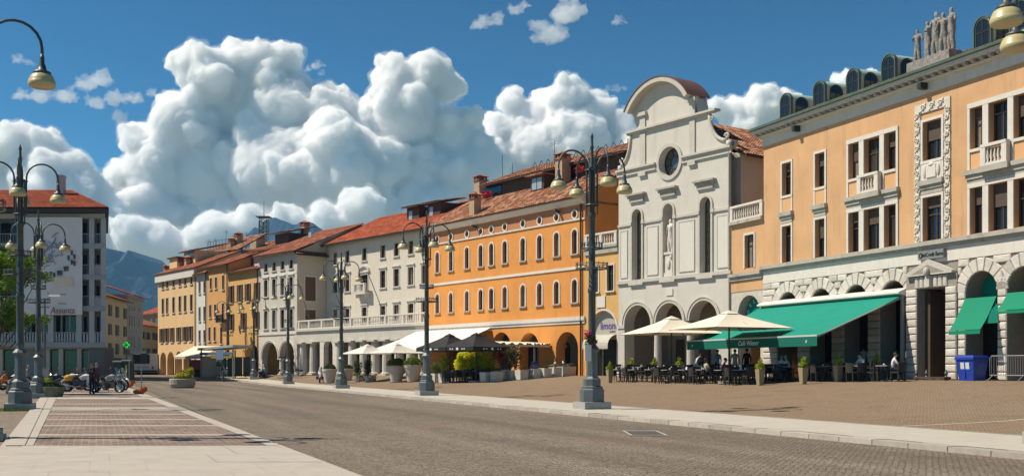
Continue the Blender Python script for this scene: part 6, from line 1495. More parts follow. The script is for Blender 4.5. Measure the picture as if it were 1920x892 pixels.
q = gpix(1086, 702.5); o = empty('palm_pot', q, 0, 'large light green leafy plant in a pale pot before the orange corner', 'plant'); MB().lathe([(.5, 0), (.62, .9), (.56, .9)], 16).build('pot', M_pot, o); blob_leaf('foliage', [(0, 0, 1.6, .75, .7, .8), (.2, 0, 2.2, .4, .4, .5), (-.5, 0, 1.5, .4, .4, .4)], leafmat('palm_leaf', (.20, .27, .05), .35, 5), o, 1500, .13, 99)
# white plastic chair
q = gpix(606, 717); o = empty('plastic_chair', q, R(60), 'white plastic garden chair beside the big round pot', 'chair')
for n, me in (('seat', CHM['seat']), ('backrest', CHM['backrest'])): c = put(n, me.copy(), o); c.data.materials.clear(); c.data.materials.append(M_white)
for x in (-.2, .2):
    for y in (-.2, .2): c = put('leg', CHM['leg'].copy(), o, (x, y, 0)); c.data.materials.clear(); c.data.materials.append(M_white)
# pergola with folded canvas
A, Bq = gpix(950, 709), gpix(1056, 703); A = A+Vector((.6, .6, 0)); A.z = g(A.x, A.y); d = (Bq-A); ln = math.hypot(d.x, d.y); rz = math.atan2(d.y, d.x)
o = empty('pergola', A, rz, 'white canvas pergola on slim posts before the orange arches', 'pergola'); zz = 3.15-A.z
for x, y in ((.1, 0), (ln, 0), (.1, 3.2), (ln, 3.2)): MB().box(x-.07, x+.07, y-.07, y+.07, -.3, zz).build('post', M_trim, o)
MB().box(-2.6, ln+.4, -.06, .06, zz, zz+.16).build('front_beam', M_trim, o); MB().box(-2.6, ln+.4, 3.1, 3.25, zz+.2, zz+.36).build('rear_beam', M_trim, o)
vs = []; n = 26
for k in range(n+1):
    x = -2.5+(ln+2.8)*k/n; z = zz+.22+.09*math.sin(k*2.1); vs += [(x, -.1, z), (x, 3.2, z+.2)]
put('canvas', mesh('canvas', vs, [(2*k, 2*k+2, 2*k+3, 2*k+1) for k in range(n)], M_creamc, True), o)
mb = MB()
for k in range(9): put('spotlight', MB().box(-.06, .06, -.12, -.06, zz+.17, zz+.3).me('spotlight', M_gutter), o, (-2+k*(ln+2)/9, 0, 0))
q = gpix(990, 706); q += Vector((.5, .8, 0)); o = empty('cushion_bag', q, .3, 'bright blue bag among the pergola tables', 'bag'); MB().box(-.35, .35, -.2, .2, .55, 1.15, .1).build('bag', M_blue, o)
# ---------------------------------------------------------------- people: one body grown on a skeleton, clothes by limb, hair as a child
SKIN = mat('skin', (.46, .27, .19), .6); HAIRD = mat('dark_hair', (.02, .014, .01), .7); HAIRG = mat('grey_hair', (.25, .24, .23), .7); HAIRB = mat('brown_hair', (.07, .04, .02), .7)
EYEM = mat('eye_dark', (.01, .01, .01), .4); SHOE = mat('dark_shoe', (.02, .018, .016), .5)
def cloth(n, c): return mat('cloth_'+n, c, .85, .12, 6)
def person(pos, rz, label, pose, shirt, legs, hair=HAIRD, long_hair=False, sleeves=True, h=1.74, group=None, bald=False):
    J = {}; 
    if pose in ('stand', 'walk', 'bend', 'stand_back'):
        J['pel'] = (0, 0, .95, (.155, .115)); J['spi'] = (0, 0, 1.14, (.14, .105)); J['che'] = (0, .01, 1.34, (.175, .12)); J['nec'] = (0, .012, 1.49, .055)
        J['jaw'] = (0, -.015, 1.56, (.066, .075)); J['hea'] = (0, -.005, 1.65, (.078, .092)); J['cro'] = (0, .005, 1.715, (.055, .065))
        for s, n in ((-1, 'L'), (1, 'R')):
            J['sh'+n] = (s*.185, .01, 1.42, .066); fw = .0
            if pose == 'walk': fw = s*.16
            if pose == 'bend' or (pose == 'stand_back' and s > 0): J['el'+n] = (s*.23, -.08, 1.16, .047); J['wr'+n] = (s*.16, -.30, 1.10, .032); J['pa'+n] = (s*.13, -.37, 1.09, (.036, .024)); d = Vector((-.15*s, -1, -.1)).normalized()
            else: J['el'+n] = (s*.245, .02-fw*.3, 1.13, .047); J['wr'+n] = (s*.255, -.05-fw, .90, .032); J['pa'+n] = (s*.25, -.07-fw, .83, (.036, .024)); d = Vector((-.05*s, -.15, -1)).normalized()
            J['th'+n] = (s*.09, 0, .86, .09); st = 0
            if pose == 'walk': st = s*.2
            J['kn'+n] = (s*.098, -.03+st*.6, .50, .062); J['an'+n] = (s*.10, .03+st, .09, .042); J['he'+n] = (s*.10, .06+st, .045, .035); J['to'+n] = (s*.115, -.13+st, .035, (.042, .03))
    else:                                                  # sitting on a chair seat 0.46 m high
        ln = {'sit': 0.05, 'sit_lean': -.12}[pose]
        J['pel'] = (0, .05, .56, (.16, .12)); J['spi'] = (0, .07+ln*.3, .74, (.145, .11)); J['che'] = (0, .07+ln, .94, (.175, .12)); J['nec'] = (0, .06+ln*1.2, 1.09, .055)
        J['jaw'] = (0, .02+ln*1.4, 1.16, (.066, .075)); J['hea'] = (0, .03+ln*1.4, 1.25, (.078, .092)); J['cro'] = (0, .04+ln*1.4, 1.315, (.055, .065))
        for s, n in ((-1, 'L'), (1, 'R')):
            J['sh'+n] = (s*.185, .06+ln, 1.02, .066); J['el'+n] = (s*.25, -.06+ln, .80, .047); J['wr'+n] = (s*.16, -.29+ln, .80, .032); J['pa'+n] = (s*.13, -.36+ln, .80, (.036, .024)); d = Vector((-.3*s, -1, 0)).normalized()
            J['th'+n] = (s*.10, -.06, .54, .09); J['kn'+n] = (s*.12, -.40, .51, .066); J['an'+n] = (s*.12, -.36, .09, .042); J['he'+n] = (s*.12, -.33, .045, .035); J['to'+n] = (s*.13, -.52, .035, (.042, .03))
    E = [('pel', 'spi', 0), ('spi', 'che', 0), ('che', 'nec', 2), ('nec', 'jaw', 2), ('jaw', 'hea', 2), ('hea', 'cro', 2)]
    for n in 'LR':
        s = -1 if n == 'L' else 1
        E += [('che', 'sh'+n, 0), ('sh'+n, 'el'+n, 0), ('el'+n, 'wr'+n, 0 if sleeves else 2), ('wr'+n, 'pa'+n, 2), ('pel', 'th'+n, 1), ('th'+n, 'kn'+n, 1), ('kn'+n, 'an'+n, 1), ('an'+n, 'he'+n, 3), ('an'+n, 'to'+n, 3)]
        p = Vector(J['pa'+n][:3]); w = Vector(J['wr'+n][:3]); d = (p-w).normalized(); side = d.cross(Vector((0, 0, 1)) if abs(d.z) < .7 else Vector((0, 1, 0))).normalized()
        for k, (o_, l_) in enumerate(((-.030, .060), (-.010, .075), (.010, .08), (.030, .07))):
            q = p+side*o_+d*.035; t = q+d*l_*.6; e = t+d*l_*.3+Vector((0, 0, -.02)) if abs(d.z) < .7 else t+d*l_*.35+Vector((0, -.02, 0))
            J['f%d%s' % (k, n)] = (*q, .009); J['g%d%s' % (k, n)] = (*t, .008); J['h%d%s' % (k, n)] = (*e, .007); E += [('pa'+n, 'f%d%s' % (k, n), 2), ('f%d%s' % (k, n), 'g%d%s' % (k, n), 2), ('g%d%s' % (k, n), 'h%d%s' % (k, n), 2)]
        q = p-side*s*.045*(-1)+d*.0; J['t0'+n] = (*(w+(p-w)*.6+side*.035), .011); J['t1'+n] = (*(w+(p-w)*1.1+side*.06+d*.02), .009); E += [('wr'+n, 't0'+n, 2), ('t0'+n, 't1'+n, 2)]
    if pose == 'bend':                                      # upper body tipped forward from the hips
        piv = Vector((0, 0, .95)); rot = Matrix.Rotation(R(38), 3, 'X')
        for n in list(J):
            if n[:2] not in ('pe', 'th', 'kn', 'an', 'he', 'to') or n == 'hea': v = rot @ (Vector(J[n][:3])-piv)+piv; J[n] = (*v, J[n][3])
    k = h/1.75; J = {n: (a*k, b*k, c*k, (r[0]*k, r[1]*k) if isinstance(r, tuple) else r*k) for n, (a, b, c, r) in J.items()}
    segs = [(Vector(J[a][:3]), Vector(J[b][:3]), m, max(J[a][3]) if isinstance(J[a][3], tuple) else J[a][3], max(J[b][3]) if isinstance(J[b][3], tuple) else J[b][3]) for a, b, m in E]
    def mf(c):
        best = 9; bi = 0
        for a, b, m, ra, rb in segs:
            ab_ = b-a; t = min(1, max(0, (c-a).dot(ab_)/max(1e-9, ab_.length_squared))); dd = (c-(a+ab_*t)).length-(ra+(rb-ra)*t)*.9
            if dd < best: best, bi = dd, m
        return bi
    me = skin_mesh('person', J, [(a, b) for a, b, m in E], [shirt, legs, SKIN, SHOE], mf)
    o = put('person', me, None, pos, rz); tag(o, label, 'person', group)
    hc, cr, jw = Vector(J['hea'][:3]), Vector(J['cro'][:3]), Vector(J['jaw'][:3]); up = (cr-jw).normalized(); fw = Vector((0, -1, 0)); fw = (fw-up*fw.dot(up)).normalized()
    hb = MB(); c = hc+up*.025*k-fw*.018*k; hb.ball(c, (.092*k, .098*k, .088*k), 10, 8)
    if long_hair: hb.ball(hc-fw*.05*k-up*.10*k, (.085*k, .05*k, .15*k), 8, 6)
    if not bald: hb.build('hair', hair, o, smooth=True)
    sd = fw.cross(up)
    MB().ball(hc+fw*.098*k+sd*.032*k-up*.005, .012*k, 6, 4).ball(hc+fw*.098*k-sd*.032*k-up*.005, .012*k, 6, 4).build('eyes', EYEM, o)
    MB().ball(hc+fw*.108*k-up*.045*k, (.014*k, .018*k, .024*k), 6, 4).ball(hc+sd*.085*k-up*.03*k, (.012*k, .02*k, .03*k), 6, 4).ball(hc-sd*.085*k-up*.03*k, (.012*k, .02*k, .03*k), 6, 4).build('nose_and_ears', SKIN, o)
    return o
WHT, BLK, NAVY, RED, SKYB, BEIGE, MAROON, ORG, GREYC = cloth('white', (.62, .62, .62)), cloth('black', (.02, .02, .022)), cloth('navy', (.03, .04, .09)), cloth('red', (.42, .02, .03)), cloth('sky', (.20, .33, .52)), cloth('beige', (.42, .36, .28)), cloth('maroon', (.09, .035, .035)), cloth('orange', (.55, .16, .04)), cloth('grey', (.22, .22, .22))
RC = RB.f.ang
w = person(pb(1300, 31.6), R(70), 'waiter in white shirt and dark vest bending over a café table', 'bend', WHT, BLK)
MB().box(-.16, .16, .02, .14, 1.0, 1.36, .02).build('vest', BLK, w).rotation_euler = (R(24), 0, 0)
person(pb(1345, 34.4), R(200), 'man in light blue shirt standing before the church wall', 'stand_back', SKYB, NAVY, HAIRB)
person(pb(1378, 33.9), R(170), 'standing person in beige top beside the parasol pole', 'stand', BEIGE, GREYC, HAIRB)
person(pb(1400, 35.0), R(190), 'standing person in dark clothes near the palace corner', 'stand', BLK, BLK)
person(pb(1327, 31.3), R(100), 'seated dark-haired woman left of the person in red', 'sit', BEIGE, BLK, HAIRD, True)
person(pb(1356, 31.5), R(80), 'seated person in a red jacket at the café', 'sit_lean', RED, BLK, HAIRB)
person(pb(1463, 34.0), R(-60), 'grey-haired seated person in pale shirt, left of the pair under the awning', 'sit', WHT, GREYC, HAIRG)
person(pb(1478, 33.8), R(-120), 'seated person in white shirt, right of the pair under the awning', 'sit_lean', WHT, GREYC, HAIRG)
person(pb(1606, 39.2), R(180), 'waiter in white shirt standing in the dark arcade, left of two', 'stand', WHT, BLK)
person(pb(1619, 39.0), R(150), 'waiter in white shirt standing in the dark arcade, right of two', 'stand', WHT, BLK)
person(pb(1616, 34.9), R(-70), 'seated man in white shirt between two tan planters', 'sit_lean', WHT, NAVY)
person(pb(1674, 35.3), R(80), 'seated person in white shirt beside the awning post', 'sit_lean', WHT, NAVY, HAIRB)
q = gpix(817, 714); person(q+Vector((1, 1, 0)), R(30), 'seated dark-haired woman behind the clipped bush box', 'sit', BLK, BLK, HAIRD, True)
q = gpix(1010, 706); q = q+Vector((1.2, 1.4, 0)); q.z = g(q.x, q.y); person(q, R(-80), 'seated woman in pale top under the pergola', 'sit', BEIGE, BLK, HAIRB, True)
q = gpix(1030, 705); q = q+Vector((1.2, 1.4, 0)); q.z = g(q.x, q.y); person(q, R(90), 'seated person in white top under the pergola', 'sit', WHT, BLK, HAIRD)
person(gpix(172, 739), R(165), 'man in maroon jacket standing before the silver motorbike, nearer of two', 'stand_back', MAROON, BLK, HAIRG, h=1.78)
person(gpix(181, 737), R(150), 'person in maroon top half hidden behind the man at the motorbike', 'stand', MAROON, BLK, HAIRG, h=1.82)
person(lp(291, 168), R(20), 'pedestrian in dark trousers walking beside the bus', 'walk', WHT, BLK)
person(gpix(6, 738), R(80), 'seated person in orange top at the left edge', 'sit_lean', ORG, BEIGE, HAIRB)
q = gpix(53, 727); person(q, R(10), 'standing person in grey between the two left lamp posts', 'stand', GREYC, NAVY, HAIRG)
# bench carrying the person in orange
q = gpix(4, 738); o = empty('bench', q, R(80), 'dark wooden bench under the person in orange', 'bench'); M_bn = M_wood
for k in range(3): MB().box(-.9, .9, -.18+k*.14, -.07+k*.14, .42, .455).build('seat_slat', M_bn, o)
for k in range(2): MB().box(-.9, .9, .26, .29, .58+k*.16, .69+k*.16).build('back_slat', M_bn, o)
for x in (-.75, .75): MB().box(x-.03, x+.03, -.18, .28, 0, .42).box(x-.03, x+.03, .24, .28, .42, .85).build('leg', M_iron, o)
# ---------------------------------------------------------------- motorbikes, bicycles, bus
M_tyre = mat('tyre', (.02, .02, .02), .85); M_chr = mat('chrome', (.55, .55, .55), .25, metal=.9); M_eng = mat('engine', (.10, .10, .105), .4, metal=.6); M_seat = mat('seat_leather', (.018, .018, .018), .6)
def wheel(parent, x, r, w=.06, spokes=16):
    t = MB().tube([(x+(r-w)*math.cos(2*math.pi*k/22), 0, r+(r-w)*math.sin(2*math.pi*k/22)) for k in range(22)], w, 8, True).build('tyre', M_tyre, parent, smooth=True); t.name = 'wheel'
    MB().tube([(x+(r-w*1.9)*math.cos(2*math.pi*k/22), 0, r+(r-w*1.9)*math.sin(2*math.pi*k/22)) for k in range(22)], w*.35, 5, True).build('rim', M_chr, t)
    mb = MB()
    for k in range(spokes): a = 2*math.pi*k/spokes; mb.tube([(x+.03*math.cos(a), .03*(-1)**k, r+.03*math.sin(a)), (x+(r-w*1.9)*math.cos(a+.15), 0, r+(r-w*1.9)*math.sin(a+.15))], .006 if w > .04 else .004, 3)
    mb.lathe([(.05, -.05), (.05, .05)], 8, (x, 0, r), (0, 1, 0)).build('spokes', M_chr, t)
    if w > .04: MB().lathe([(.14, -.012), (.14, .012)], 14, (x, .07, r), (0, 1, 0)).build('brake_disc', M_chr, t)
def motorbike(pos, rz, label, body, pannier=None, screen=True, lean=R(-7), yellow=False):
    """x forward"""
    o = empty('motorbike', pos, rz, label, 'motorbike', 'motorbikes parked on the brick strip'); o.rotation_euler = (lean, 0, rz); o.scale = (1.12, 1.12, 1.12)
    wheel(o, .76, .33); wheel(o, -.74, .32, .075)
    MB().tube([(.76, .09, .33), (.52, .09, .95)], .03, 6).tube([(.76, -.09, .33), (.52, -.09, .95)], .03, 6).build('fork', M_chr, o)
    MB().tube([(-.74, .1, .32), (-.2, .1, .42)], .035, 5).tube([(-.74, -.1, .32), (-.2, -.1, .42)], .035, 5).tube([(.5, 0, .9), (.1, .12, .45), (-.2, .12, .4)], .03, 5).tube([(.5, 0, .9), (.1, -.12, .45), (-.2, -.12, .4)], .03, 5).tube([(.5, 0, .92), (-.3, 0, .8), (-.85, 0, .85)], .03, 5).build('frame', M_eng, o)
    MB().box(-.22, .3, -.16, .16, .28, .62, .04).lathe([(.13, -.34), (.14, -.2), (.12, 0), (.14, .2), (.13, .34)], 10, (.1, 0, .45), (0, 1, 0)).build('engine', M_eng, o)
    MB().add([(.5, 0, .98), (.42, .16, .94), (.1, .2, .9), (-.12, .13, .84), (-.12, -.13, .84), (.1, -.2, .9), (.42, -.16, .94), (.45, .13, .74), (.0, .15, .68), (.0, -.15, .68), (.45, -.13, .74), (.2, 0, 1.04)], [(0, 1, 11), (1, 2, 11), (2, 3, 11), (3, 4, 11), (4, 5, 11), (5, 6, 11), (6, 0, 11), (1, 7, 8, 2), (2, 8, 3), (6, 5, 9, 10), (5, 4, 9), (0, 7, 1), (0, 6, 10), (7, 10, 9, 8), (0, 10, 7), (3, 8, 9, 4)]).build('tank', body, o)
    MB().add([(-.08, -.13, .84), (-.08, .13, .84), (-.5, .15, .80), (-.5, -.15, .80), (-.86, .11, .92), (-.86, -.11, .92), (-.08, -.11, .74), (-.08, .11, .74), (-.5, .13, .7), (-.5, -.13, .7), (-.86, .09, .82), (-.86, -.09, .82)], [(0, 1, 2, 3), (3, 2, 4, 5), (6, 9, 8, 7), (9, 11, 10, 8), (0, 3, 9, 6), (3, 5, 11, 9), (1, 7, 8, 2), (2, 8, 10, 4), (0, 6, 7, 1), (5, 4, 10, 11)]).build('seat', M_seat, o)
    MB().tube([(.42, -.4, 1.14), (.48, -.2, 1.1), (.5, 0, 1.02), (.48, .2, 1.1), (.42, .4, 1.14)], .018, 6).build('handlebar', M_eng, o)
    MB().lathe([(.03, 0), (.1, .05), (.11, .1)], 12, (.58, 0, .92), (1, 0, -.1)).build('headlight', M_chr, o)
    MB().add([(.62, -.17, .84), (.62, .17, .84), (.95, 0, .72), (.5, -.2, 1.0), (.5, .2, 1.0), (.72, 0, .95)], [(0, 2, 5, 3), (2, 1, 4, 5), (0, 1, 2), (3, 5, 4)]).build('front_cowl', body, o)
    MB().tube([(.76+.40*math.cos(a), 0, .33+.40*math.sin(a)) for a in [R(20+16*k) for k in range(8)]], [.03]+[.055]*6+[.03], 5).build('front_mudguard', body, o); MB().tube([(-.74+.42*math.cos(a), 0, .32+.42*math.sin(a)) for a in [R(60+14*k) for k in range(7)]], .05, 5).build('rear_mudguard', body, o)
    if screen: MB().add([(.62, -.16, 1.0), (.62, .16, 1.0), (.44, .13, 1.36), (.44, -.13, 1.36), (.70, 0, 1.0), (.52, 0, 1.38)], [(0, 4, 5, 3), (4, 1, 2, 5)]).build('windscreen', mat('screen_grey', (.32, .34, .35), .2), o)
    MB().tube([(.1, -.17, .35), (-.3, -.2, .3), (-.9, -.2, .45)], [.03, .04, .06], 8).build('exhaust', M_chr, o)
    for s in (-1, 1): MB().ball((.42, s*.42, 1.3), (.03, .07, .05), 6, 5).tube([(.45, s*.3, 1.12), (.42, s*.4, 1.28)], .01, 4).build('mirror', M_eng, o)
    if pannier:
        for s in (-1, 1): MB().box(-.98, -.48, s*.32-.13, s*.32+.13, .5, .86, .03).build('pannier', pannier, o)
    if yellow: MB().ball((-.62, -.25, .8), (.26, .15, .17), 8, 6).build('bag', mat('yellow_bag', (.60, .30, .02), .6), o)
    MB().tube([(-.05, .15, .35), (-.1, .38, .02)], .015, 4).build('side_stand', M_eng, o)
    return o
SIL = mat('silver_paint', (.42, .43, .44), .3, metal=.5); BLKP = mat('black_paint', (.02, .02, .022), .25, spec=.6); WHP = mat('white_paint', (.6, .6, .6), .3); REDP = mat('red_paint', (.30, .015, .02), .3)
motorbike(gpix(200, 736.5), R(-12), 'silver touring motorbike with grey panniers behind the man in maroon', SIL, mat('grey_pannier', (.25, .25, .25), .5))
motorbike(gpix(152, 735), R(8), 'motorbike with yellow bag on its tail left of the man', WHP, None, True, R(-6), True)
motorbike(gpix(128, 731), R(25), 'white and black motorbike with tall screen behind the planter', WHP, BLKP)
motorbike(gpix(163, 731), R(150), 'red and black motorbike behind the other bikes', REDP, None)
motorbike(gpix(115, 730), R(160), 'black motorbike farthest left in the parked group', BLKP, None, False)
motorbike(gpix(140, 733), R(12), 'dark grey motorbike squeezed between the yellow-bag bike and the planter', mat('graphite_paint', (.07, .07, .075), .3), None)
motorbike(gpix(215, 732), R(-25), 'silver-grey motorbike with high screen at the right end of the group', SIL, BLKP)
motorbike(gpix(26, 731), R(60), 'white scooter-like motorbike behind the nearest left lamp', WHP, None, False)
def bicycle(pos, rz, label, m):
    o = empty('bicycle', pos, rz, label, 'bicycle', 'bicycles parked by the arcades'); o.rotation_euler = (R(-6), 0, rz)
    wheel(o, .52, .34, .018, 20); wheel(o, -.52, .34, .018, 20)
    MB().tube([(.52, 0, .34), (.38, 0, .85), (.35, 0, .98)], .016, 5).tube([(.38, 0, .82), (-.02, 0, .28)], .018, 5).tube([(.37, 0, .86), (-.18, 0, .80)], .018, 5).tube([(-.02, 0, .28), (-.2, 0, .9)], .018, 5).tube([(-.18, 0, .8), (-.52, 0, .34)], .012, 5).tube([(-.02, 0, .28), (-.52, 0, .34)], .014, 5).build('frame', m, o)
    MB().tube([(.3, -.28, 1.02), (.36, -.1, 1.02), (.36, .1, 1.02), (.3, .28, 1.02)], .014, 5).build('handlebar', M_chr, o); MB().ball((-.22, 0, .94), (.14, .07, .035), 8, 5).build('saddle', M_seat, o)
    MB().lathe([(.09, -.01), (.09, .01)], 12, (-.02, 0, .28), (0, 1, 0)).tube([(-.02, -.08, .28), (.08, -.08, .14)], .012, 4).tube([(-.02, .08, .28), (-.12, .08, .42)], .012, 4).build('crank', M_chr, o)
    MB().box(.5, .8, -.15, .15, .78, 1.0).build('basket', M_gutter, o)
bicycle(gpix(553, 710), R(-20), 'dark bicycle right of the lamp post before the corner house', BLKP)
bicycle(gpix(534, 709), R(200), 'white bicycle left of the lamp post before the corner house', WHP)
bicycle(gpix(548, 708), R(40), 'green bicycle behind the lamp post before the corner house', M_shut_g)
motorbike(lp(490, 122), R(-60), 'white scooter parked before the first stone arch', WHP, None, True, R(-5))['group'] = 'vehicles by the arcades'
motorbike(lp(599, 101), R(-80), 'pale scooter standing beside the arched stone pier', WHP, None, True, R(-5))['group'] = 'vehicles by the arcades'
# bus
q = lp(273, 148); o = empty('bus', q, R(0), 'white city bus seen from behind at the end of the street', 'bus')
M_busw = mat('bus_white', (.60, .60, .58), .35, .05, 2)
MB().box(-1.7, 1.7, 0, 11, .35, 2.95, .06).build('body', M_busw, o); MB().box(-1.75, .55, -.03, .0, 1.55, 2.8).build('rear_window', M_glass, o); MB().box(-1.8, 1.6, -.04, .02, .4, .65).build('bumper', M_gutter, o)
for k in range(5): MB().box(1.66, 1.72, .8+k*2, 2.5+k*2, 1.5, 2.6).build('side_window', M_glass, o)
for y in (2.2, 8.5): MB().lathe([(.5, -1.55), (.5, 1.2)], 14, (-.35, y, .5), (1, 0, 0)).build('wheel', M_tyre, o)
for x in (-1.7, 1.0): MB().box(x-.1, x+.1, -.05, 0, .8, 1.2).build('tail_light', REDP, o)
MB().box(-1.2, .5, -.05, 0, .9, 1.2).build('number_panel', M_conc_l, o)
# white dashes in the shaded road
for px in (263, 284, 303): 
    q = gpix(px, 718.2); o = put('road_marking', MB().add([(-.9, -.08, 0), (.9, -.08, 0), (.9, .08, 0), (-.9, .08, 0)], [(0, 1, 2, 3)]).me('road_marking', M_text_w), None, q+Vector((0, 0, .006))); o['kind'] = 'structure'
# ---------------------------------------------------------------- tree at the left edge
q = lp(-32, 60); tr = empty('tree', q, 0, 'leafy green tree reaching in from the left edge', 'tree')
M_bark = mat('bark', (.09, .065, .045), .9, .3, 8, .6, 30); M_tleaf = leafmat('tree_leaf', (.10, .19, .02), .5, 1.2); M_tleaf_sun = leafmat('tree_leaf_painted_sun', (.20, .32, .03), .4, 1.2)
MB().tube([(0, 0, -.2), (.05, 0, 1.2), (.15, .05, 2.6), (.1, 0, 4)], [.28, .22, .18, .14], 9).build('trunk', M_bark, tr, smooth=True)
lm = MB()
rng = random.Random(5); clumps = []
for k in range(16):
    a = rng.uniform(-1.1, 1.3); z0 = rng.uniform(2.4, 4); r = rng.uniform(1.4, 3.1); z1 = rng.uniform(4.2, 7.8)
    e = Vector((r*math.cos(a), r*math.sin(a)*.8, z1)); lm.tube([(.12, 0, z0), tuple(e*.5+Vector((0, 0, .6))), tuple(e)], [.07, .045, .015], 5); clumps.append((e.x, e.y, e.z, rng.uniform(.45, .85), rng.uniform(.45, .8), rng.uniform(.32, .55)))
    clumps.append((e.x*.6, e.y*.6, e.z*.95, .7, .7, .4))
lm.build('limb', M_bark, tr)
blob_leaf('crown', clumps, M_tleaf, tr, 9000, .085, 31); blob_leaf('painted_sun_leaf', [(x, y, z+rz_*.45, rx_*.9, ry_*.9, rz_*.6) for x, y, z, rx_, ry_, rz_ in clumps], M_tleaf_sun, tr, 3500, .08, 32)  # second, lighter leaves on the clump tops: sunlight put into their colour
q = lp(-14, 64); tw = empty('tree', q, 0, 'dark twiggy tree top hanging at the left edge by the roof line', 'tree')
MB().tube([(-1.6, 0, -.2), (-1.5, 0, 4), (-1.2, 0, 8), (-.4, 0, 9.6)], [.2, .16, .1, .03], 7).build('trunk', M_bark, tw); lm = MB()
for k in range(7): z = 7.6+k*.35; lm.tube([(-1.2, 0, z-.6), (rng.uniform(-.2, 1.2), rng.uniform(-.5, .5), z+.3)], [.04, .01], 4)
lm.build('limb', M_bark, tw); blob_leaf('crown', [(.2, 0, 8.6, .9, .6, .6), (.9, 0, 8.3, .5, .4, .3), (-.6, 0, 9.2, .8, .6, .5)], M_leafd, tw, 900, .1, 33)
# moss at the plinths
o = blob_leaf('moss', [(lp(38, 38.5).x, 38.0, .03, .75, .5, .05)], M_leafm, None, 500, .05, 34); tag(o, 'moss and grass round the plinth of the nearest left lamp', 'moss', kind='stuff')
# ---------------------------------------------------------------- mountains
def mountain(prof, Y, depth, m, label, seed):
    """ridge whose skyline runs through the given directions, with spurs towards the viewer"""
    o = []; n = 150; rows_ = 26; xs = [p[0] for p in prof]; vs = []
    def prf(px):
        for (x0, y0), (x1, y1) in zip(prof, prof[1:]):
            if px <= x1: return y0+(y1-y0)*(px-x0)/(x1-x0)
        return prof[-1][1]
    for i in range(n+1):
        px = xs[0]+(xs[-1]-xs[0])*i/n; x = (px-CX)/F*Y; H = (HY-prf(px))/F*Y
        for j in range(rows_+1):
            t = j/rows_; y = Y-depth*(1-t) if t < .8 else Y+depth*(t-.8)
            e = t/.8 if t <= .8 else 1-(t-.8)*2.5
            z = H*e**1.25
            v = Vector((x*.006, y*.006, seed)); nz = noise.fractal(v, 1, 2.1, 5); nz2 = noise.ridged_multi_fractal(v*1.2, 1, 2.1, 5, 1, 2)
            z += (nz*40+ (nz2-1.4)*85)*e*(1 if t < .6 else .5 if t < .74 else .12)
            vs.append((x*(y/Y)**.2, y, max(-5, z)))
    fs = [(i*(rows_+1)+j, (i+1)*(rows_+1)+j, (i+1)*(rows_+1)+j+1, i*(rows_+1)+j+1) for i in range(n) for j in range(rows_)]
    o = put('mountain', mesh('mountain', vs, fs, m)); tag(o, label, 'mountain', kind='structure'); return o
M_rock_haze = mat('haze_blue_rock', (.009, .042, .085), .95, .35, .004, 0, None, (.025, .065, .11), .012, .5)  # blue of the distant air put into the rock colour
mountain([(120, 560), (160, 500), (188, 475), (205, 468), (216, 466), (232, 474), (246, 467), (262, 471), (274, 492), (284, 500), (290, 486), (300, 480), (312, 492), (330, 520), (360, 560)], 3400, 1500, M_rock_haze, 'jagged blue mountain above the far street', 3.1)
mountain([(440, 520), (475, 470), (497, 446), (510, 432), (521, 436), (530, 418), (545, 414), (562, 420), (580, 430), (600, 424), (615, 428), (640, 460), (680, 520)], 3500, 1300, M_rock_haze, 'blue mountain ridge behind the radio mast', 7.7)
# ---------------------------------------------------------------- the hazy air
hz = MB().box(-2400, 2000, -60, 4300, -1.6, 620).build('haze', None); hz['kind'] = 'stuff'
hm = bpy.data.materials.new('haze_air'); hm.use_nodes = True; nt = hm.node_tree; nt.nodes.remove(nt.nodes['Principled BSDF'])
pv = nt.nodes.new('ShaderNodeVolumePrincipled'); pv.inputs['Color'].default_value = (.27, .60, 1, 1); pv.inputs['Density'].default_value = .00009; pv.inputs['Anisotropy'].default_value = .0
nt.links.new(pv.outputs[0], nt.nodes['Material Output'].inputs['Volume']); hz.data.materials.clear(); hz.data.materials.append(hm)
# ---------------------------------------------------------------- clouds: puffs heaped on puffs, far beyond the mountains
def cloud_mat(name, dens):
    m = bpy.data.materials.new(name); nt, b = nodes(m); N = nt.nodes.new; L = nt.links.new
    nt.nodes.remove(b); out = nt.nodes['Material Output']
    v = N('ShaderNodeVolumeScatter'); v.inputs['Color'].default_value = (1, 1, 1, 1); v.inputs['Density'].default_value = dens; v.inputs['Anisotropy'].default_value = .0
    L(v.outputs[0], out.inputs['Volume']); return m
CM, CW, CV = cloud_mat('cloud_white', .06), cloud_mat('cloud_wisp', .011), cloud_mat('cloud_veil', .005)
ICO = None
def ico(sub):
    bm = bmesh.new(); bmesh.ops.create_icosphere(bm, subdivisions=sub, radius=1)
    v = [x.co.copy() for x in bm.verts]; f = [[y.index for y in x.verts] for x in bm.faces]; bm.free(); return v, f
ICO1, ICO2 = ico(2), ico(3)
BODY, VEIL, WISP = ((30, 12, 4, .5), (11, 9, 5, .5), (4.5, 5, 4, .5)), ((26, 22, 5, .38), (9, 16, 5, .42)), ((20, 14, 5, .55), (8, 14, 5, .58), (3.5, 6, 4, .5))
def puff(o, voxel, k, layers):
    m = o.modifiers.new('remesh', 'REMESH'); m.mode = 'VOXEL'; m.voxel_size = voxel; m.use_smooth_shade = True
    for sc, st, dep, mid in layers:
        t = bpy.data.textures.new('puff', 'CLOUDS'); t.noise_scale = sc*k; t.noise_depth = dep; t.noise_basis = 'BLENDER_ORIGINAL'
        dm = o.modifiers.new('puff', 'DISPLACE'); dm.texture = t; dm.strength = st*k; dm.mid_level = mid; dm.texture_coords = 'LOCAL'
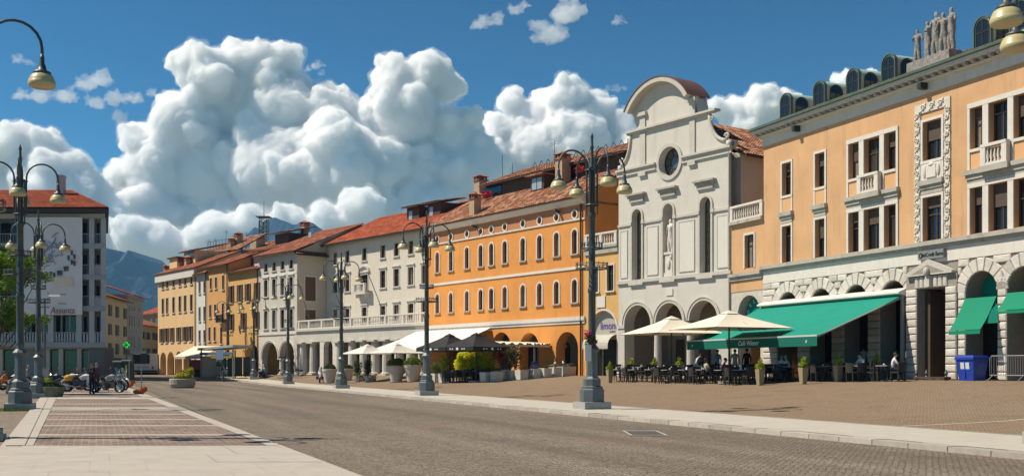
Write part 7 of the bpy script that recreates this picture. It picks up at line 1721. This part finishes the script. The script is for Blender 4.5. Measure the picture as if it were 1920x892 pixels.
def cloud(label, blobs, Y, voxel, seed, wisp=False, flat=.85, group=None):
    rng = random.Random(seed); mb = MB(); c0 = None; k = Y/F
    def sph(c, r, ic, sq=1):
        mb.add([(c.x+v.x*r, c.y+v.y*r, c.z+v.z*r*sq) for v in ic[0]], ic[1])
    def grow(c, r, lvl):
        sph(c, r, ICO2 if lvl == 0 else ICO1, flat if wisp else 1)
        if lvl >= 3 or r < 22: return
        n = (13, 8, 5)[lvl]
        for i in range(n):
            th = rng.uniform(0, 2*math.pi); ph = math.acos(rng.uniform(-.45, 1))
            d = Vector((math.sin(ph)*math.cos(th), math.sin(ph)*math.sin(th), math.cos(ph)))
            if d.y > .6: continue
            grow(c+d*r*rng.uniform(.72, .95), r*rng.uniform(.26, .5), lvl+1)
    for (px, py, r) in blobs:
        y = Y+rng.uniform(-.6, .6)*r*k
        c = P(px, py, y)
        if c0 is None: c0 = P(px, py, Y)
        grow(c-c0, r*k, 0)
    o = mb.build('cloud', CW if wisp else CM, None, c0, smooth=True)
    puff(o, voxel, k, WISP if wisp else BODY)
    if not wisp:                                          # thin ragged veil round the dense body
        v = put('veil', o.data.copy(), o); v.data.materials.clear(); v.data.materials.append(CV); puff(v, voxel*2.0, k, VEIL)
    return tag(o, label, 'cloud', group)
cloud('great heap of white cumulus with two towers over the middle roofs',
      [(400,150,56),(465,128,46),(530,112,34),(355,118,32),(440,205,75),(340,235,56),(255,262,30),(530,215,74),(605,205,42),(640,195,28),
       (738,148,38),(800,135,38),(838,165,30),(765,215,62),(700,245,52),(850,255,50),(300,330,72),(400,330,85),(520,325,90),(640,320,90),(760,330,90),(880,330,70),
       (235,345,42),(275,400,55),(345,425,60),(450,420,65),(560,400,65),(680,400,65),(800,400,60)], 6500, 13, 3)
cloud('low white cumulus bank along the roofs in the middle distance',
      [(250,440,36),(300,455,40),(345,470,34),(400,440,44),(470,430,40),(540,425,36),(610,415,34),(680,395,40),(380,480,36),(440,490,40),(520,470,40),(600,460,40)], 5600, 11, 21)
cloud('white cumulus with rounded tops just left of the church gable',
      [(958,190,24),(1064,186,36),(1015,228,48),(1112,215,36),(1163,240,30),(945,262,46),(1080,270,62),(1000,300,70),(1190,285,44),(930,330,60),(1080,340,60)], 7200, 14, 5)
cloud('bulging white cumulus rising behind the left office block', [(25,275,42),(85,280,36),(0,330,70),(135,320,36),(100,370,70),(165,360,40),(205,420,42),(170,450,60),(240,470,30)], 6000, 12, 8)
cloud('flat ragged cloud beside the hanging lamp at upper left', [(40,178,16),(75,182,20),(120,180,22),(160,160,20),(190,150,22),(215,185,22),(180,195,18),(250,185,18),(225,220,16),(285,178,12),(235,240,10)], 5200, 8, 9, True, .6)
cloud('small shred of cloud between the hanging lamp and the flat cloud', [(38,112,12),(55,120,10),(25,105,8)], 5200, 6, 10, True, .6)
cloud('broken cloud at the top of the sky with a bright lower lump', [(1035,68,28),(1060,28,30),(1010,50,18),(1090,22,16),(1005,72,14)], 5000, 8, 12, True, .6)
cloud('thin ragged cloud left of the broken cloud at the top', [(905,45,18),(930,40,16),(965,22,16),(985,10,14),(890,50,10)], 5000, 8, 11, True, .5)
cloud('faint puff right of the broken cloud at the top', [(1160,40,13),(1172,44,9)], 5000, 6, 17, True, .5)
cloud('white cloud showing above the church roof ridge', [(1430,200,38),(1385,205,24),(1472,195,24),(1345,205,18),(1380,235,26),(1425,240,34),(1470,235,26)], 6800, 12, 13)
cloud('small cloud above the dormers of the right palace', [(1590,155,22),(1635,155,18),(1570,150,12)], 6800, 9, 14)
cloud('thin shred of cloud left of the church pediment', [(1140,169,9),(1155,167,10),(1170,165,7)], 5200, 5, 15, True, .45)
cloud('small torn puff right of the taller left tower of cloud', [(595,122,13),(602,138,9),(578,130,7)], 5200, 5, 16, True, .7)
